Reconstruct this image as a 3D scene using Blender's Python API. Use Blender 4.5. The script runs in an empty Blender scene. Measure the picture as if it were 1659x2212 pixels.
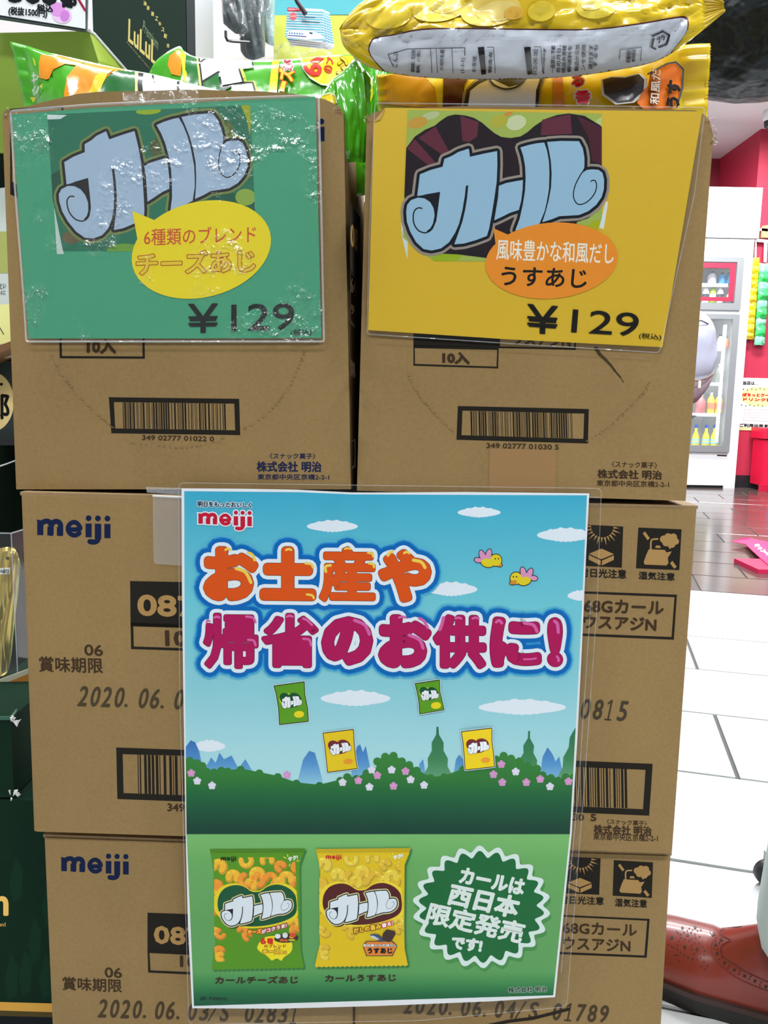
import bpy, math, random
from mathutils import Vector, Matrix, geometry, noise
from mathutils.bvhtree import BVHTree

random.seed(4)
V = Vector
SC = bpy.context.scene
COL = SC.collection
R = math.radians

# ------------------------------------------------------------------ camera
H = 0.878
FPX, CX, CY = 1725.0, 829.5, 1106.0
PITCH, ROLL = R(8.0), R(1.1)
_r0, _u0 = V((1, 0, 0)), V((0, math.sin(PITCH), math.cos(PITCH)))
FW = V((0, math.cos(PITCH), -math.sin(PITCH)))
RT = _r0 * math.cos(ROLL) + _u0 * math.sin(ROLL)
UP = _u0 * math.cos(ROLL) - _r0 * math.sin(ROLL)
CAM = V((0, 0, H))
cd = bpy.data.cameras.new('camera')
cam = bpy.data.objects.new('camera', cd)
COL.objects.link(cam)
cd.sensor_fit = 'HORIZONTAL'
cd.sensor_width = 36.0
cd.lens = 36.0 * FPX / 1659.0
cd.clip_start = 0.02
m = Matrix((RT, UP, -FW)).transposed().to_4x4()
m.translation = CAM
cam.matrix_world = m
SC.camera = cam

# ------------------------------------------------------------------ world, exposure, light
SC.view_settings.view_transform = 'Standard'
SC.view_settings.look = 'None'
SC.view_settings.gamma = 1.0
SC.view_settings.use_curve_mapping = False
SC.view_settings.exposure = 0.0
w = bpy.data.worlds.new('world')
SC.world = w
w.use_nodes = True
w.node_tree.nodes['Background'].inputs[0].default_value = (0.86, 0.93, 1.0, 1)
w.node_tree.nodes['Background'].inputs[1].default_value = 0.34

CEIL = 3.72
LIGHTS = [(-0.9, -1.6), (0.9, -1.6), (-0.9, 0.6), (1.3, 0.6), (3.0, 0.6), (-0.9, 3.0), (1.3, 3.0), (3.2, 3.0),
          (1.2, 5.4), (3.4, 5.4), (1.6, 7.4), (3.6, 7.4)]
LPOW = [62, 62, 40, 56, 60, 50, 90, 90, 105, 105, 125, 125]


# ------------------------------------------------------------------ helpers
def lin(c):
    o = []
    for x in c[:3]:
        x = x / 255.0
        o.append(x / 12.92 if x <= 0.04045 else ((x + 0.055) / 1.055) ** 2.4)
    return tuple(o)


def ray(px, py):
    return FW + RT * ((px - CX) / FPX) - UP * ((py - CY) / FPX)


def atY(px, py, Y):
    d = ray(px, py)
    return CAM + d * (Y / d.y)


def atZ(px, py, z):
    d = ray(px, py)
    return CAM + d * ((z - H) / d.z)


class Plane:
    def __init__(s, P, N):
        s.P, s.N = V(P), V(N).normalized()

    def hit(s, px, py, off=0.0):
        d = ray(px, py)
        P = s.P + s.N * off
        t = (P - CAM).dot(s.N) / d.dot(s.N)
        return CAM + d * t


def plane3(a, b, c):
    n = (b - a).cross(c - a)
    if n.dot(CAM - a) < 0:
        n = -n
    return Plane(a, n)


class Surf:
    """a curved surface: prints are laid on it"""
    def __init__(s, verts, faces, fallback):
        s.b = BVHTree.FromPolygons([tuple(v) for v in verts], faces)
        s.f = fallback
        s.vs, s.fs = [V(v) for v in verts], faces
        s.nm = [V() for _ in verts]
        for f in faces:
            n = (s.vs[f[1]] - s.vs[f[0]]).cross(s.vs[f[2]] - s.vs[f[0]])
            for i in f:
                s.nm[i] += n
        s.last = None

    def hit(s, px, py, off=0.0):
        d = ray(px, py).normalized()
        loc, n, i, dist = s.b.ray_cast(CAM, d)
        if loc is None:
            return None
        w_ = V()
        for k in s.fs[i]:
            w_ += s.nm[k].normalized() / (1e-5 + (loc - s.vs[k]).length_squared)
        s.last = w_.normalized() if w_.dot(d) < 0 else -w_.normalized()
        return loc - d * (off * 1.6)


ORG = {}


def node_mat(name, base=(0.5, 0.5, 0.5), rough=0.6, metal=0.0, spec=0.5, coat=0.0, emit=None, es=0.0, attr=False,
             noise_amt=0.0, noise_scale=60.0, bump=0.0, bump_scale=200.0, trans=0.0, stretch=None, alpha=None):
    mt = bpy.data.materials.new(name)
    mt.use_nodes = True
    nt = mt.node_tree
    b = nt.nodes['Principled BSDF']
    b.inputs['Roughness'].default_value = rough
    b.inputs['Metallic'].default_value = metal
    b.inputs['Specular IOR Level'].default_value = spec
    b.inputs['Coat Weight'].default_value = coat
    b.inputs['Coat Roughness'].default_value = 0.06
    b.inputs['Transmission Weight'].default_value = trans
    col = None
    if attr:
        a = nt.nodes.new('ShaderNodeAttribute')
        a.attribute_name = 'Col'
        col = a.outputs['Color']
    tc = nt.nodes.new('ShaderNodeTexCoord')
    src = tc.outputs['Object']
    if stretch:
        mp = nt.nodes.new('ShaderNodeMapping')
        mp.inputs['Scale'].default_value = stretch
        nt.links.new(src, mp.inputs[0])
        src = mp.outputs[0]
    if noise_amt > 0:
        n = nt.nodes.new('ShaderNodeTexNoise')
        n.inputs['Scale'].default_value = noise_scale
        n.inputs['Detail'].default_value = 5
        nt.links.new(src, n.inputs['Vector'])
        mx = nt.nodes.new('ShaderNodeMix')
        mx.data_type = 'RGBA'
        mx.blend_type = 'MULTIPLY'
        mx.inputs[0].default_value = noise_amt
        mr = nt.nodes.new('ShaderNodeMapRange')
        mr.inputs[1].default_value = 0.3
        mr.inputs[2].default_value = 0.7
        mr.inputs[3].default_value = 0.35
        mr.inputs[4].default_value = 1.25
        nt.links.new(n.outputs[0], mr.inputs[0])
        if col:
            nt.links.new(col, mx.inputs[6])
        else:
            mx.inputs[6].default_value = (*base, 1)
        nt.links.new(mr.outputs[0], mx.inputs[7])
        col = mx.outputs[2]
    if col:
        nt.links.new(col, b.inputs['Base Color'])
    else:
        b.inputs['Base Color'].default_value = (*base, 1)
    if bump > 0:
        n2 = nt.nodes.new('ShaderNodeTexNoise')
        n2.inputs['Scale'].default_value = bump_scale
        n2.inputs['Detail'].default_value = 3
        nt.links.new(src, n2.inputs['Vector'])
        bp = nt.nodes.new('ShaderNodeBump')
        bp.inputs['Strength'].default_value = bump
        bp.inputs['Distance'].default_value = 0.002
        nt.links.new(n2.outputs[0], bp.inputs['Height'])
        nt.links.new(bp.outputs[0], b.inputs['Normal'])
    if emit:
        b.inputs['Emission Color'].default_value = (*emit, 1)
        b.inputs['Emission Strength'].default_value = es
    if alpha is not None:
        b.inputs['Alpha'].default_value = alpha
    return mt


def film_mat(name, bump=0.3, scale=25, haze=0.1, gloss=1.0, tint=(0.9, 0.93, 0.95), rough=0.08, ior=1.4, dist=0.01, patchy=0.0):
    """clear plastic film: see-through, a little haze, fresnel gloss with wrinkles"""
    mt = bpy.data.materials.new(name)
    mt.use_nodes = True
    nt = mt.node_tree
    nt.nodes.clear()
    out = nt.nodes.new('ShaderNodeOutputMaterial')
    tr = nt.nodes.new('ShaderNodeBsdfTransparent')
    tr.inputs[0].default_value = (0.98, 0.98, 0.98, 1)
    df = nt.nodes.new('ShaderNodeBsdfDiffuse')
    df.inputs[0].default_value = (*tint, 1)
    gl = nt.nodes.new('ShaderNodeBsdfGlossy')
    gl.inputs['Roughness'].default_value = rough
    gl.inputs[0].default_value = (gloss, gloss, gloss, 1)
    fr = nt.nodes.new('ShaderNodeFresnel')
    fr.inputs[0].default_value = ior
    n = nt.nodes.new('ShaderNodeTexNoise')
    n.inputs['Scale'].default_value = scale
    n.inputs['Detail'].default_value = 4
    tc = nt.nodes.new('ShaderNodeTexCoord')
    nt.links.new(tc.outputs['Object'], n.inputs['Vector'])
    bp = nt.nodes.new('ShaderNodeBump')
    bp.inputs['Strength'].default_value = bump
    bp.inputs['Distance'].default_value = dist
    if patchy:
        n3 = nt.nodes.new('ShaderNodeTexNoise')
        n3.inputs['Scale'].default_value = patchy
        r3 = nt.nodes.new('ShaderNodeMapRange')
        r3.inputs[1].default_value = 0.50
        r3.inputs[2].default_value = 0.58
        nt.links.new(tc.outputs['Object'], n3.inputs['Vector'])
        nt.links.new(n3.outputs[0], r3.inputs[0])
        nt.links.new(r3.outputs[0], bp.inputs['Strength'])
    nt.links.new(n.outputs[0], bp.inputs['Height'])
    nt.links.new(bp.outputs[0], gl.inputs['Normal'])
    nt.links.new(bp.outputs[0], fr.inputs['Normal'])
    gm_ = nt.nodes.new('ShaderNodeNewGeometry')
    inv = nt.nodes.new('ShaderNodeMath'); inv.operation = 'SUBTRACT'; inv.inputs[0].default_value = 1.0
    nt.links.new(gm_.outputs['Backfacing'], inv.inputs[1])
    mh = nt.nodes.new('ShaderNodeMath'); mh.operation = 'MULTIPLY'; mh.inputs[1].default_value = haze
    nt.links.new(inv.outputs[0], mh.inputs[0])
    mf = nt.nodes.new('ShaderNodeMath'); mf.operation = 'MULTIPLY'
    nt.links.new(inv.outputs[0], mf.inputs[0]); nt.links.new(fr.outputs[0], mf.inputs[1])
    m1 = nt.nodes.new('ShaderNodeMixShader')
    nt.links.new(mh.outputs[0], m1.inputs[0])
    nt.links.new(tr.outputs[0], m1.inputs[1])
    nt.links.new(df.outputs[0], m1.inputs[2])
    m2 = nt.nodes.new('ShaderNodeMixShader')
    nt.links.new(mf.outputs[0], m2.inputs[0])
    nt.links.new(m1.outputs[0], m2.inputs[1])
    nt.links.new(gl.outputs[0], m2.inputs[2])
    nt.links.new(m2.outputs[0], out.inputs[0])
    return mt


def cardboard_mat(name, base):
    mt = bpy.data.materials.new(name)
    mt.use_nodes = True
    nt = mt.node_tree
    b = nt.nodes['Principled BSDF']
    b.inputs['Roughness'].default_value = 0.78
    b.inputs['Specular IOR Level'].default_value = 0.25
    tc = nt.nodes.new('ShaderNodeTexCoord')
    n = nt.nodes.new('ShaderNodeTexNoise')
    n.inputs['Scale'].default_value = 260
    n.inputs['Detail'].default_value = 4
    n2 = nt.nodes.new('ShaderNodeTexNoise')
    n2.inputs['Scale'].default_value = 9
    n2.inputs['Detail'].default_value = 5
    mp = nt.nodes.new('ShaderNodeMapping')
    mp.inputs['Scale'].default_value = (1, 1, 0.35)
    nt.links.new(tc.outputs['Object'], n.inputs['Vector'])
    nt.links.new(tc.outputs['Object'], mp.inputs[0])
    nt.links.new(mp.outputs[0], n2.inputs['Vector'])
    r1 = nt.nodes.new('ShaderNodeValToRGB')
    c = base
    r1.color_ramp.elements[0].position = 0.3
    r1.color_ramp.elements[0].color = (c[0] * 0.93, c[1] * 0.92, c[2] * 0.90, 1)
    r1.color_ramp.elements[1].position = 0.7
    r1.color_ramp.elements[1].color = (c[0] * 1.05, c[1] * 1.05, c[2] * 1.06, 1)
    r2 = nt.nodes.new('ShaderNodeValToRGB')
    r2.color_ramp.elements[0].position = 0.3
    r2.color_ramp.elements[0].color = (0.92, 0.92, 0.92, 1)
    r2.color_ramp.elements[1].position = 0.7
    r2.color_ramp.elements[1].color = (1.06, 1.06, 1.06, 1)
    nt.links.new(n.outputs[0], r1.inputs[0])
    nt.links.new(n2.outputs[0], r2.inputs[0])
    vs = nt.nodes.new('ShaderNodeTexVoronoi')      # sparse dark fibres
    vs.inputs['Scale'].default_value = 55
    vr = nt.nodes.new('ShaderNodeMapRange')
    vr.inputs[1].default_value = 0.03
    vr.inputs[2].default_value = 0.06
    vr.inputs[3].default_value = 0.55
    vr.inputs[4].default_value = 1.0
    nt.links.new(tc.outputs['Object'], vs.inputs['Vector'])
    nt.links.new(vs.outputs['Distance'], vr.inputs[0])
    mx = nt.nodes.new('ShaderNodeMix')
    mx.data_type = 'RGBA'
    mx.blend_type = 'MULTIPLY'
    mx.inputs[0].default_value = 1
    nt.links.new(r1.outputs[0], mx.inputs[6])
    nt.links.new(r2.outputs[0], mx.inputs[7])
    mx2 = nt.nodes.new('ShaderNodeMix')
    mx2.data_type = 'RGBA'
    mx2.blend_type = 'MULTIPLY'
    mx2.inputs[0].default_value = 0.6
    nt.links.new(mx.outputs[2], mx2.inputs[6])
    nt.links.new(vr.outputs[0], mx2.inputs[7])
    nt.links.new(mx2.outputs[2], b.inputs['Base Color'])
    bp = nt.nodes.new('ShaderNodeBump')
    bp.inputs['Strength'].default_value = 0.12
    bp.inputs['Distance'].default_value = 0.001
    nt.links.new(n2.outputs[0], bp.inputs['Height'])
    nt.links.new(bp.outputs[0], b.inputs['Normal'])
    return mt


def thing(name, label, cat, loc=(0, 0, 0), group=None, kind=None):
    o = bpy.data.objects.new(name, None)
    COL.objects.link(o)
    o.location = loc
    o.empty_display_size = 0.05
    tag(o, label, cat, group, kind)
    ORG[o] = V(loc)
    return o


def tag(o, label=None, cat=None, group=None, kind=None):
    if label: o['label'] = label
    if cat: o['category'] = cat
    if group: o['group'] = group
    if kind: o['kind'] = kind
    return o


def mo(name, verts, faces, mat, parent=None, smooth=False, cols=None, label=None):
    """link ONE mesh object; verts are given in world space"""
    verts = [V(v) for v in verts]
    if parent is None:
        lo = V((min(v.x for v in verts), min(v.y for v in verts), min(v.z for v in verts)))
        hi = V((max(v.x for v in verts), max(v.y for v in verts), max(v.z for v in verts)))
        org = V(((lo.x + hi.x) / 2, (lo.y + hi.y) / 2, lo.z))
    else:
        org = ORG[parent]
    me = bpy.data.meshes.new(name)
    me.from_pydata([tuple(v - org) for v in verts], [], faces)
    if smooth:
        me.polygons.foreach_set('use_smooth', [True] * len(me.polygons))
    if cols is not None:
        at = me.color_attributes.new('Col', 'FLOAT_COLOR', 'POINT')
        buf = []
        for c in cols:
            buf += [c[0], c[1], c[2], 1.0]
        at.data.foreach_set('color', buf)
    me.materials.append(mat)
    me.update()
    o = bpy.data.objects.new(name, me)
    COL.objects.link(o)
    if parent is not None:
        o.parent = parent
    else:
        o.location = org
    ORG[o] = org
    if label: o['label'] = label
    return o


class MB:
    def __init__(s):
        s.v, s.f = [], []

    def add(s, vs, fs):
        n = len(s.v)
        s.v += [V(v) for v in vs]
        s.f += [[i + n for i in f] for f in fs]
        return s

    def hexa(s, a):
        """8 corners: 0-3 front loop, 4-7 back loop"""
        return s.add(a, [(0, 1, 2, 3), (7, 6, 5, 4), (0, 4, 5, 1), (1, 5, 6, 2), (2, 6, 7, 3), (3, 7, 4, 0)])

    def box(s, lo, hi):
        x0, y0, z0 = lo
        x1, y1, z1 = hi
        return s.hexa([(x0, y0, z0), (x1, y0, z0), (x1, y0, z1), (x0, y0, z1),
                       (x0, y1, z0), (x1, y1, z0), (x1, y1, z1), (x0, y1, z1)])

    def tube(s, pts, r, n=8, cap=True):
        pts = [V(p) for p in pts]
        base = len(s.v)
        k = len(pts)
        rr = r if isinstance(r, (list, tuple)) else [r] * k
        prev = None
        for i, p in enumerate(pts):
            t = (pts[min(i + 1, k - 1)] - pts[max(i - 1, 0)]).normalized()
            if prev is None:
                a = t.cross(V((0, 0, 1)))
                if a.length < 0.01:
                    a = t.cross(V((0, 1, 0)))
                a.normalize()
            else:
                a = (prev - t * prev.dot(t)).normalized()
            prev = a
            b = t.cross(a)
            for j in range(n):
                an = 2 * math.pi * j / n
                s.v.append(p + (a * math.cos(an) + b * math.sin(an)) * rr[i])
        for i in range(k - 1):
            for j in range(n):
                s.f.append([base + i * n + j, base + i * n + (j + 1) % n, base + (i + 1) * n + (j + 1) % n, base + (i + 1) * n + j])
        if cap:
            s.f.append([base + j for j in range(n)][::-1])
            s.f.append([base + (k - 1) * n + j for j in range(n)])
        return s

    def lathe(s, c, prof, n=16):
        base = len(s.v)
        c = V(c)
        for (r, z) in prof:
            for j in range(n):
                an = 2 * math.pi * j / n
                s.v.append(c + V((r * math.cos(an), r * math.sin(an), z)))
        for i in range(len(prof) - 1):
            for j in range(n):
                s.f.append([base + i * n + j, base + i * n + (j + 1) % n, base + (i + 1) * n + (j + 1) % n, base + (i + 1) * n + j])
        s.f.append([base + j for j in range(n)][::-1])
        s.f.append([base + (len(prof) - 1) * n + j for j in range(n)])
        return s

    def slab(s, poly, d):
        """extrude a 3-D outline by vector d"""
        poly = [V(p) for p in poly]
        n = len(poly)
        tris = [list(t) for t in geometry.tessellate_polygon([poly])]
        ar = V()
        for t in tris:
            ar += (poly[t[1]] - poly[t[0]]).cross(poly[t[2]] - poly[t[0]])
        nn = V()
        for i in range(n):
            nn += poly[i].cross(poly[(i + 1) % n])
        if ar.dot(d) > 0:
            tris = [t[::-1] for t in tris]
        vs = poly + [p + d for p in poly]
        fs = [list(t) for t in tris] + [[i + n for i in t][::-1] for t in tris]
        for i in range(n):
            q = [i, (i + 1) % n, n + (i + 1) % n, n + i]
            fs.append(q if nn.dot(d) > 0 else q[::-1])
        return s.add(vs, fs)

    def obj(s, name, mat, parent=None, smooth=False, label=None):
        return mo(name, s.v, s.f, mat, parent, smooth, None, label)


# ------------------------------------------------------------------ flat print
_TXT = {}


def text_geo(st, res=3):
    if (st, res) in _TXT:
        return _TXT[(st, res)]
    c = bpy.data.curves.new('t', 'FONT')
    c.body = st
    c.resolution_u = res
    o = bpy.data.objects.new('t', c)
    COL.objects.link(o)
    dg = bpy.context.evaluated_depsgraph_get()
    me = bpy.data.meshes.new_from_object(o.evaluated_get(dg))
    vs = [(v.co.x, v.co.y) for v in me.vertices]
    tris = []
    cnt = {}
    for p in me.polygons:
        ids = list(p.vertices)
        for i in range(1, len(ids) - 1):
            tris.append((ids[0], ids[i], ids[i + 1]))
        for i in range(len(ids)):
            e = tuple(sorted((ids[i], ids[(i + 1) % len(ids)])))
            cnt[e] = cnt.get(e, 0) + 1
    edges = [e for e, k in cnt.items() if k == 1]
    bpy.data.objects.remove(o)
    bpy.data.curves.remove(c)
    bpy.data.meshes.remove(me)
    x0 = min(v[0] for v in vs); x1 = max(v[0] for v in vs)
    y0 = min(v[1] for v in vs); y1 = max(v[1] for v in vs)
    vs = [((x - x0) / (x1 - x0), (y - y0) / (y1 - y0)) for x, y in vs]
    _TXT[(st, res)] = (vs, tris, edges)
    return _TXT[(st, res)]


def spline(pts, n=6, closed=False):
    """Catmull-Rom through 2-D points"""
    out = []
    k = len(pts)
    rng = range(k) if closed else range(k - 1)
    for i in rng:
        if closed:
            p0, p1, p2, p3 = pts[(i - 1) % k], pts[i], pts[(i + 1) % k], pts[(i + 2) % k]
        else:
            p0, p1, p2, p3 = pts[max(i - 1, 0)], pts[i], pts[i + 1], pts[min(i + 2, k - 1)]
        for j in range(n):
            t = j / n
            out.append(tuple(0.5 * ((2 * p1[a]) + (-p0[a] + p2[a]) * t + (2 * p0[a] - 5 * p1[a] + 4 * p2[a] - p3[a]) * t * t +
                                    (-p0[a] + 3 * p1[a] - 3 * p2[a] + p3[a]) * t ** 3) for a in (0, 1)))
    if not closed:
        out.append(tuple(pts[-1]))
    return out


def ell(cx, cy, rx, ry, rot=0, n=36, a0=0, a1=360):
    o = []
    for i in range(n):
        a = R(a0 + (a1 - a0) * i / (n if a1 - a0 == 360 else n - 1))
        x, y = rx * math.cos(a), ry * math.sin(a)
        c, s = math.cos(R(rot)), math.sin(R(rot))
        o.append((cx + x * c - y * s, cy + x * s + y * c))
    return o


def aff3(src, dst):
    """2-D affine map sending three points to three points"""
    (x0, y0), (x1, y1), (x2, y2) = src
    (u0, v0), (u1, v1), (u2, v2) = dst
    det = (x1 - x0) * (y2 - y0) - (x2 - x0) * (y1 - y0)

    def f(p):
        x, y = p[0] - x0, p[1] - y0
        a = (x * (y2 - y0) - (x2 - x0) * y) / det
        b = ((x1 - x0) * y - x * (y1 - y0)) / det
        return (u0 + a * (u1 - u0) + b * (u2 - u0), v0 + a * (v1 - v0) + b * (v2 - v0))
    sc = math.sqrt(abs(((u1 - u0) * (v2 - v0) - (u2 - u0) * (v1 - v0)) / det))
    return f, sc


class Art:
    """coloured flat shapes printed in layers on one real surface"""
    K = 1.0

    def __init__(s, surf, eps=0.00006, K=None, clip=None, refine=None):
        s.surf, s.eps, s.refine = surf, eps, refine
        s.K = K or Art.K
        s.clip = clip
        s.L = 1
        s.v, s.f, s.c, s.n = [], [], [], []
        s.pc = 0

    def lay(s, n=1):
        s.L += n
        return s

    def tick(s):
        s.pc = (s.pc + 29) % 97

    def _tri(s, a, b, c, col):
        poly = [a, b, c]
        if s.clip:
            k = len(s.clip)
            ar = sum(s.clip[i][0] * s.clip[(i + 1) % k][1] - s.clip[(i + 1) % k][0] * s.clip[i][1] for i in range(k))
            sg = 1 if ar > 0 else -1
            for i in range(k):
                p, q = s.clip[i], s.clip[(i + 1) % k]
                d = lambda z: sg * ((q[0] - p[0]) * (z[1] - p[1]) - (q[1] - p[1]) * (z[0] - p[0]))
                out = []
                for j in range(len(poly)):
                    u, w_ = poly[j], poly[(j + 1) % len(poly)]
                    du, dw = d(u), d(w_)
                    if du >= 0:
                        out.append(u)
                    if (du >= 0) != (dw >= 0):
                        t = du / (du - dw)
                        out.append((u[0] + (w_[0] - u[0]) * t, u[1] + (w_[1] - u[1]) * t))
                poly = out
                if len(poly) < 3:
                    return
        for i in range(1, len(poly) - 1):
            s._emit(poly[0], poly[i], poly[i + 1], col)

    def _emit(s, a, b, c, col, lim=None):
        lim = lim or (s.refine or (14 if callable(col) else None))
        if lim:
            e = [(math.dist(a, b), 0), (math.dist(b, c), 1), (math.dist(c, a), 2)]
            m_, i = max(e)
            if m_ > lim:
                if i == 0:
                    q = ((a[0] + b[0]) / 2, (a[1] + b[1]) / 2)
                    s._emit(a, q, c, col); s._emit(q, b, c, col)
                elif i == 1:
                    q = ((b[0] + c[0]) / 2, (b[1] + c[1]) / 2)
                    s._emit(a, b, q, col); s._emit(a, q, c, col)
                else:
                    q = ((c[0] + a[0]) / 2, (c[1] + a[1]) / 2)
                    s._emit(a, b, q, col); s._emit(q, b, c, col)
                return
        n = len(s.v)
        pts, cs, ns = [], [], []
        cur = isinstance(s.surf, Surf)
        for p in (a, b, c):
            h = s.surf.hit(p[0], p[1], (s.L + s.pc / 100.0) * s.eps)
            if h is None:
                return
            pts.append(h)
            if cur:
                ns.append(s.surf.last)
            cc = col(p[0], p[1]) if callable(col) else col
            l = lin(cc)
            cs.append(tuple(min(0.92, x / s.K) for x in l))
        nr = (pts[1] - pts[0]).cross(pts[2] - pts[0])
        if nr.dot(CAM - pts[0]) < 0:
            pts = [pts[0], pts[2], pts[1]]
            cs = [cs[0], cs[2], cs[1]]
            if cur:
                ns = [ns[0], ns[2], ns[1]]
        s.v += pts
        s.n += ns
        s.c += cs
        s.f.append((n, n + 1, n + 2))

    def poly(s, pts, col, sm=0, closed=True):
        if sm:
            pts = spline(pts, sm, True)
        s.tick()
        p3 = [V((p[0], p[1], 0)) for p in pts]
        for t in geometry.tessellate_polygon([p3]):
            s._tri(pts[t[0]], pts[t[1]], pts[t[2]], col)
        return s

    def line(s, pts, w_, col, closed=False, disks=True, nd=8):
        pts = list(pts)
        if closed:
            pts = pts + [pts[0]]
        r = w_ / 2
        for i in range(len(pts) - 1):
            (x0, y0), (x1, y1) = pts[i], pts[i + 1]
            l = math.hypot(x1 - x0, y1 - y0)
            if l < 1e-6:
                continue
            s.tick()
            nx, ny = -(y1 - y0) / l * r, (x1 - x0) / l * r
            a, b, c, d = (x0 + nx, y0 + ny), (x1 + nx, y1 + ny), (x1 - nx, y1 - ny), (x0 - nx, y0 - ny)
            s._tri(a, b, c, col); s._tri(a, c, d, col)
        if disks:
            for (x, y) in pts:
                s.disk(x, y, r, col, nd)
        return s

    def disk(s, x, y, r, col, n=10):
        s.tick()
        q = [(x + r * math.cos(2 * math.pi * i / n), y + r * math.sin(2 * math.pi * i / n)) for i in range(n)]
        for i in range(1, n - 1):
            s._tri(q[0], q[i], q[i + 1], col)
        return s

    def rect(s, x0, y0, x1, y1, col):
        s.tick()
        s._tri((x0, y0), (x1, y0), (x1, y1), col)
        s._tri((x0, y0), (x1, y1), (x0, y1), col)
        return s

    def text(s, st, BL, BR, TL, col, bold=0.0, outline=None, fill=True, res=2, nd=6, disks=None):
        """ink box of the string goes to the parallelogram BL, BR, TL"""
        vs, tris, edges = text_geo(st, res)
        ux, uy = BR[0] - BL[0], BR[1] - BL[1]
        vx, vy = TL[0] - BL[0], TL[1] - BL[1]
        P = [(BL[0] + ux * x + vx * y, BL[1] + uy * x + vy * y) for x, y in vs]

        def edge(r, c):
            dk = disks if disks is not None else r > 1.6
            for a, b in edges:
                s.line([P[a], P[b]], 2 * r, c, disks=False)
            if dk:
                for i in {i for e in edges for i in e}:
                    s.disk(P[i][0], P[i][1], r, c, nd)
        if outline:
            for (r, c) in outline:
                edge(r, c)
                if fill:
                    s.tick()
                    for t in tris:
                        s._tri(P[t[0]], P[t[1]], P[t[2]], c)
                s.lay()
        if bold:
            edge(bold, col)
        if fill:
            s.tick()
            for t in tris:
                s._tri(P[t[0]], P[t[1]], P[t[2]], col)
        return s

    def obj(s, name, mat, parent, label=None):
        if not s.v:
            return None
        o = mo(name, s.v, s.f, mat, parent, bool(s.n), s.c, label)
        if s.n:
            o.data.normals_split_custom_set_from_vertices([tuple(n) for n in s.n])
        return o


# ------------------------------------------------------------------ materials
M_PRINT = node_mat('print', attr=True, rough=0.6, spec=0.06)
M_INK = node_mat('ink', attr=True, rough=0.8, spec=0.08)
M_GLOSSP = node_mat('foil_print', attr=True, rough=0.22, spec=0.6, coat=0.35)
M_CARD = cardboard_mat('cardboard', (0.272, 0.176, 0.068))
M_CARD2 = cardboard_mat('cardboard_edge', (0.30, 0.20, 0.10))
M_TAPE = node_mat('brown_tape', (0.30, 0.17, 0.065), 0.25, coat=0.3)
M_FILM = film_mat('clear_film', 0.12, 14, 0.006, gloss=0.8, ior=1.24)
M_FILMW = film_mat('wrinkled_film', 1.0, 42, 0.02, rough=0.2, dist=0.035, patchy=13)
M_PAPER = node_mat('white_paper', (0.8, 0.82, 0.84), 0.6)
M_GREENFOIL = node_mat('green_foil', lin((70, 170, 20)), 0.2, spec=0.7, coat=0.5, bump=0.25, bump_scale=40)
M_YELFOIL = node_mat('yellow_foil', lin((225, 190, 10)), 0.22, spec=0.7, coat=0.5, bump=0.25, bump_scale=40)
M_WHITE = node_mat('white_enamel', (0.85, 0.87, 0.88), 0.35)
M_WALLW = node_mat('white_wall_paint', (0.82, 0.80, 0.80), 0.7, bump=0.05)
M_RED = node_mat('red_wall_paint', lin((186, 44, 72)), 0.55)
M_BLACK = node_mat('black_plastic', (0.015, 0.016, 0.018), 0.4)
M_DARKGREEN = node_mat('dark_green_carton', lin((28, 48, 38)), 0.7, spec=0.2, noise_amt=0.15, noise_scale=8)
M_DEEPGREEN = node_mat('deep_green_carton', lin((13, 42, 28)), 0.8, spec=0.12, noise_amt=0.2, noise_scale=6)
M_LIME = node_mat('lime_card', lin((140, 165, 30)), 0.6)
M_GREY = node_mat('grey_metal', (0.28, 0.29, 0.30), 0.4, metal=0.3)
M_TILEW = node_mat('white_tile', (0.58, 0.60, 0.60), 0.14, spec=0.5, noise_amt=0.04, noise_scale=3)
M_TILEB = node_mat('brown_tile', (0.085, 0.060, 0.055), 0.16, spec=0.6, noise_amt=0.3, noise_scale=5)
M_GROUT = node_mat('grey_grout', (0.06, 0.062, 0.062), 0.8)
M_CEIL = node_mat('ceiling_paint', (0.84, 0.82, 0.83), 0.8)

# ------------------------------------------------------------------ the wall of cartons: reference planes
YAW = R(-1.6)


def wplane(d, yaw=YAW, c=(0, 0)):
    n = V((math.sin(yaw), -math.cos(yaw), 0))
    return Plane(V((c[0], d, 0)), n)


W2 = wplane(0.830)
W3 = wplane(0.842)
W1R = wplane(0.829)
_p = W2.hit(758, 1054)
W1L = Plane(_p, V((math.sin(R(-3.6)), -math.cos(R(-3.6)), 0)))
WP = wplane(0.8235)          # the poster hangs just before the cartons


# ================================================================== STRUCTURE
e1 = V((0.967, -0.2548, 0)).normalized()
e2 = V((0.2548, 0.967, 0)).normalized()


def te(a, b, z=0.0):
    p = e1 * a + e2 * b
    return V((p.x, p.y, z))


fl = MB().box((-4, -5, -0.10), (7.5, 11, -0.006)).obj('floor', M_GROUT)
fl['kind'] = 'structure'


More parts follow.
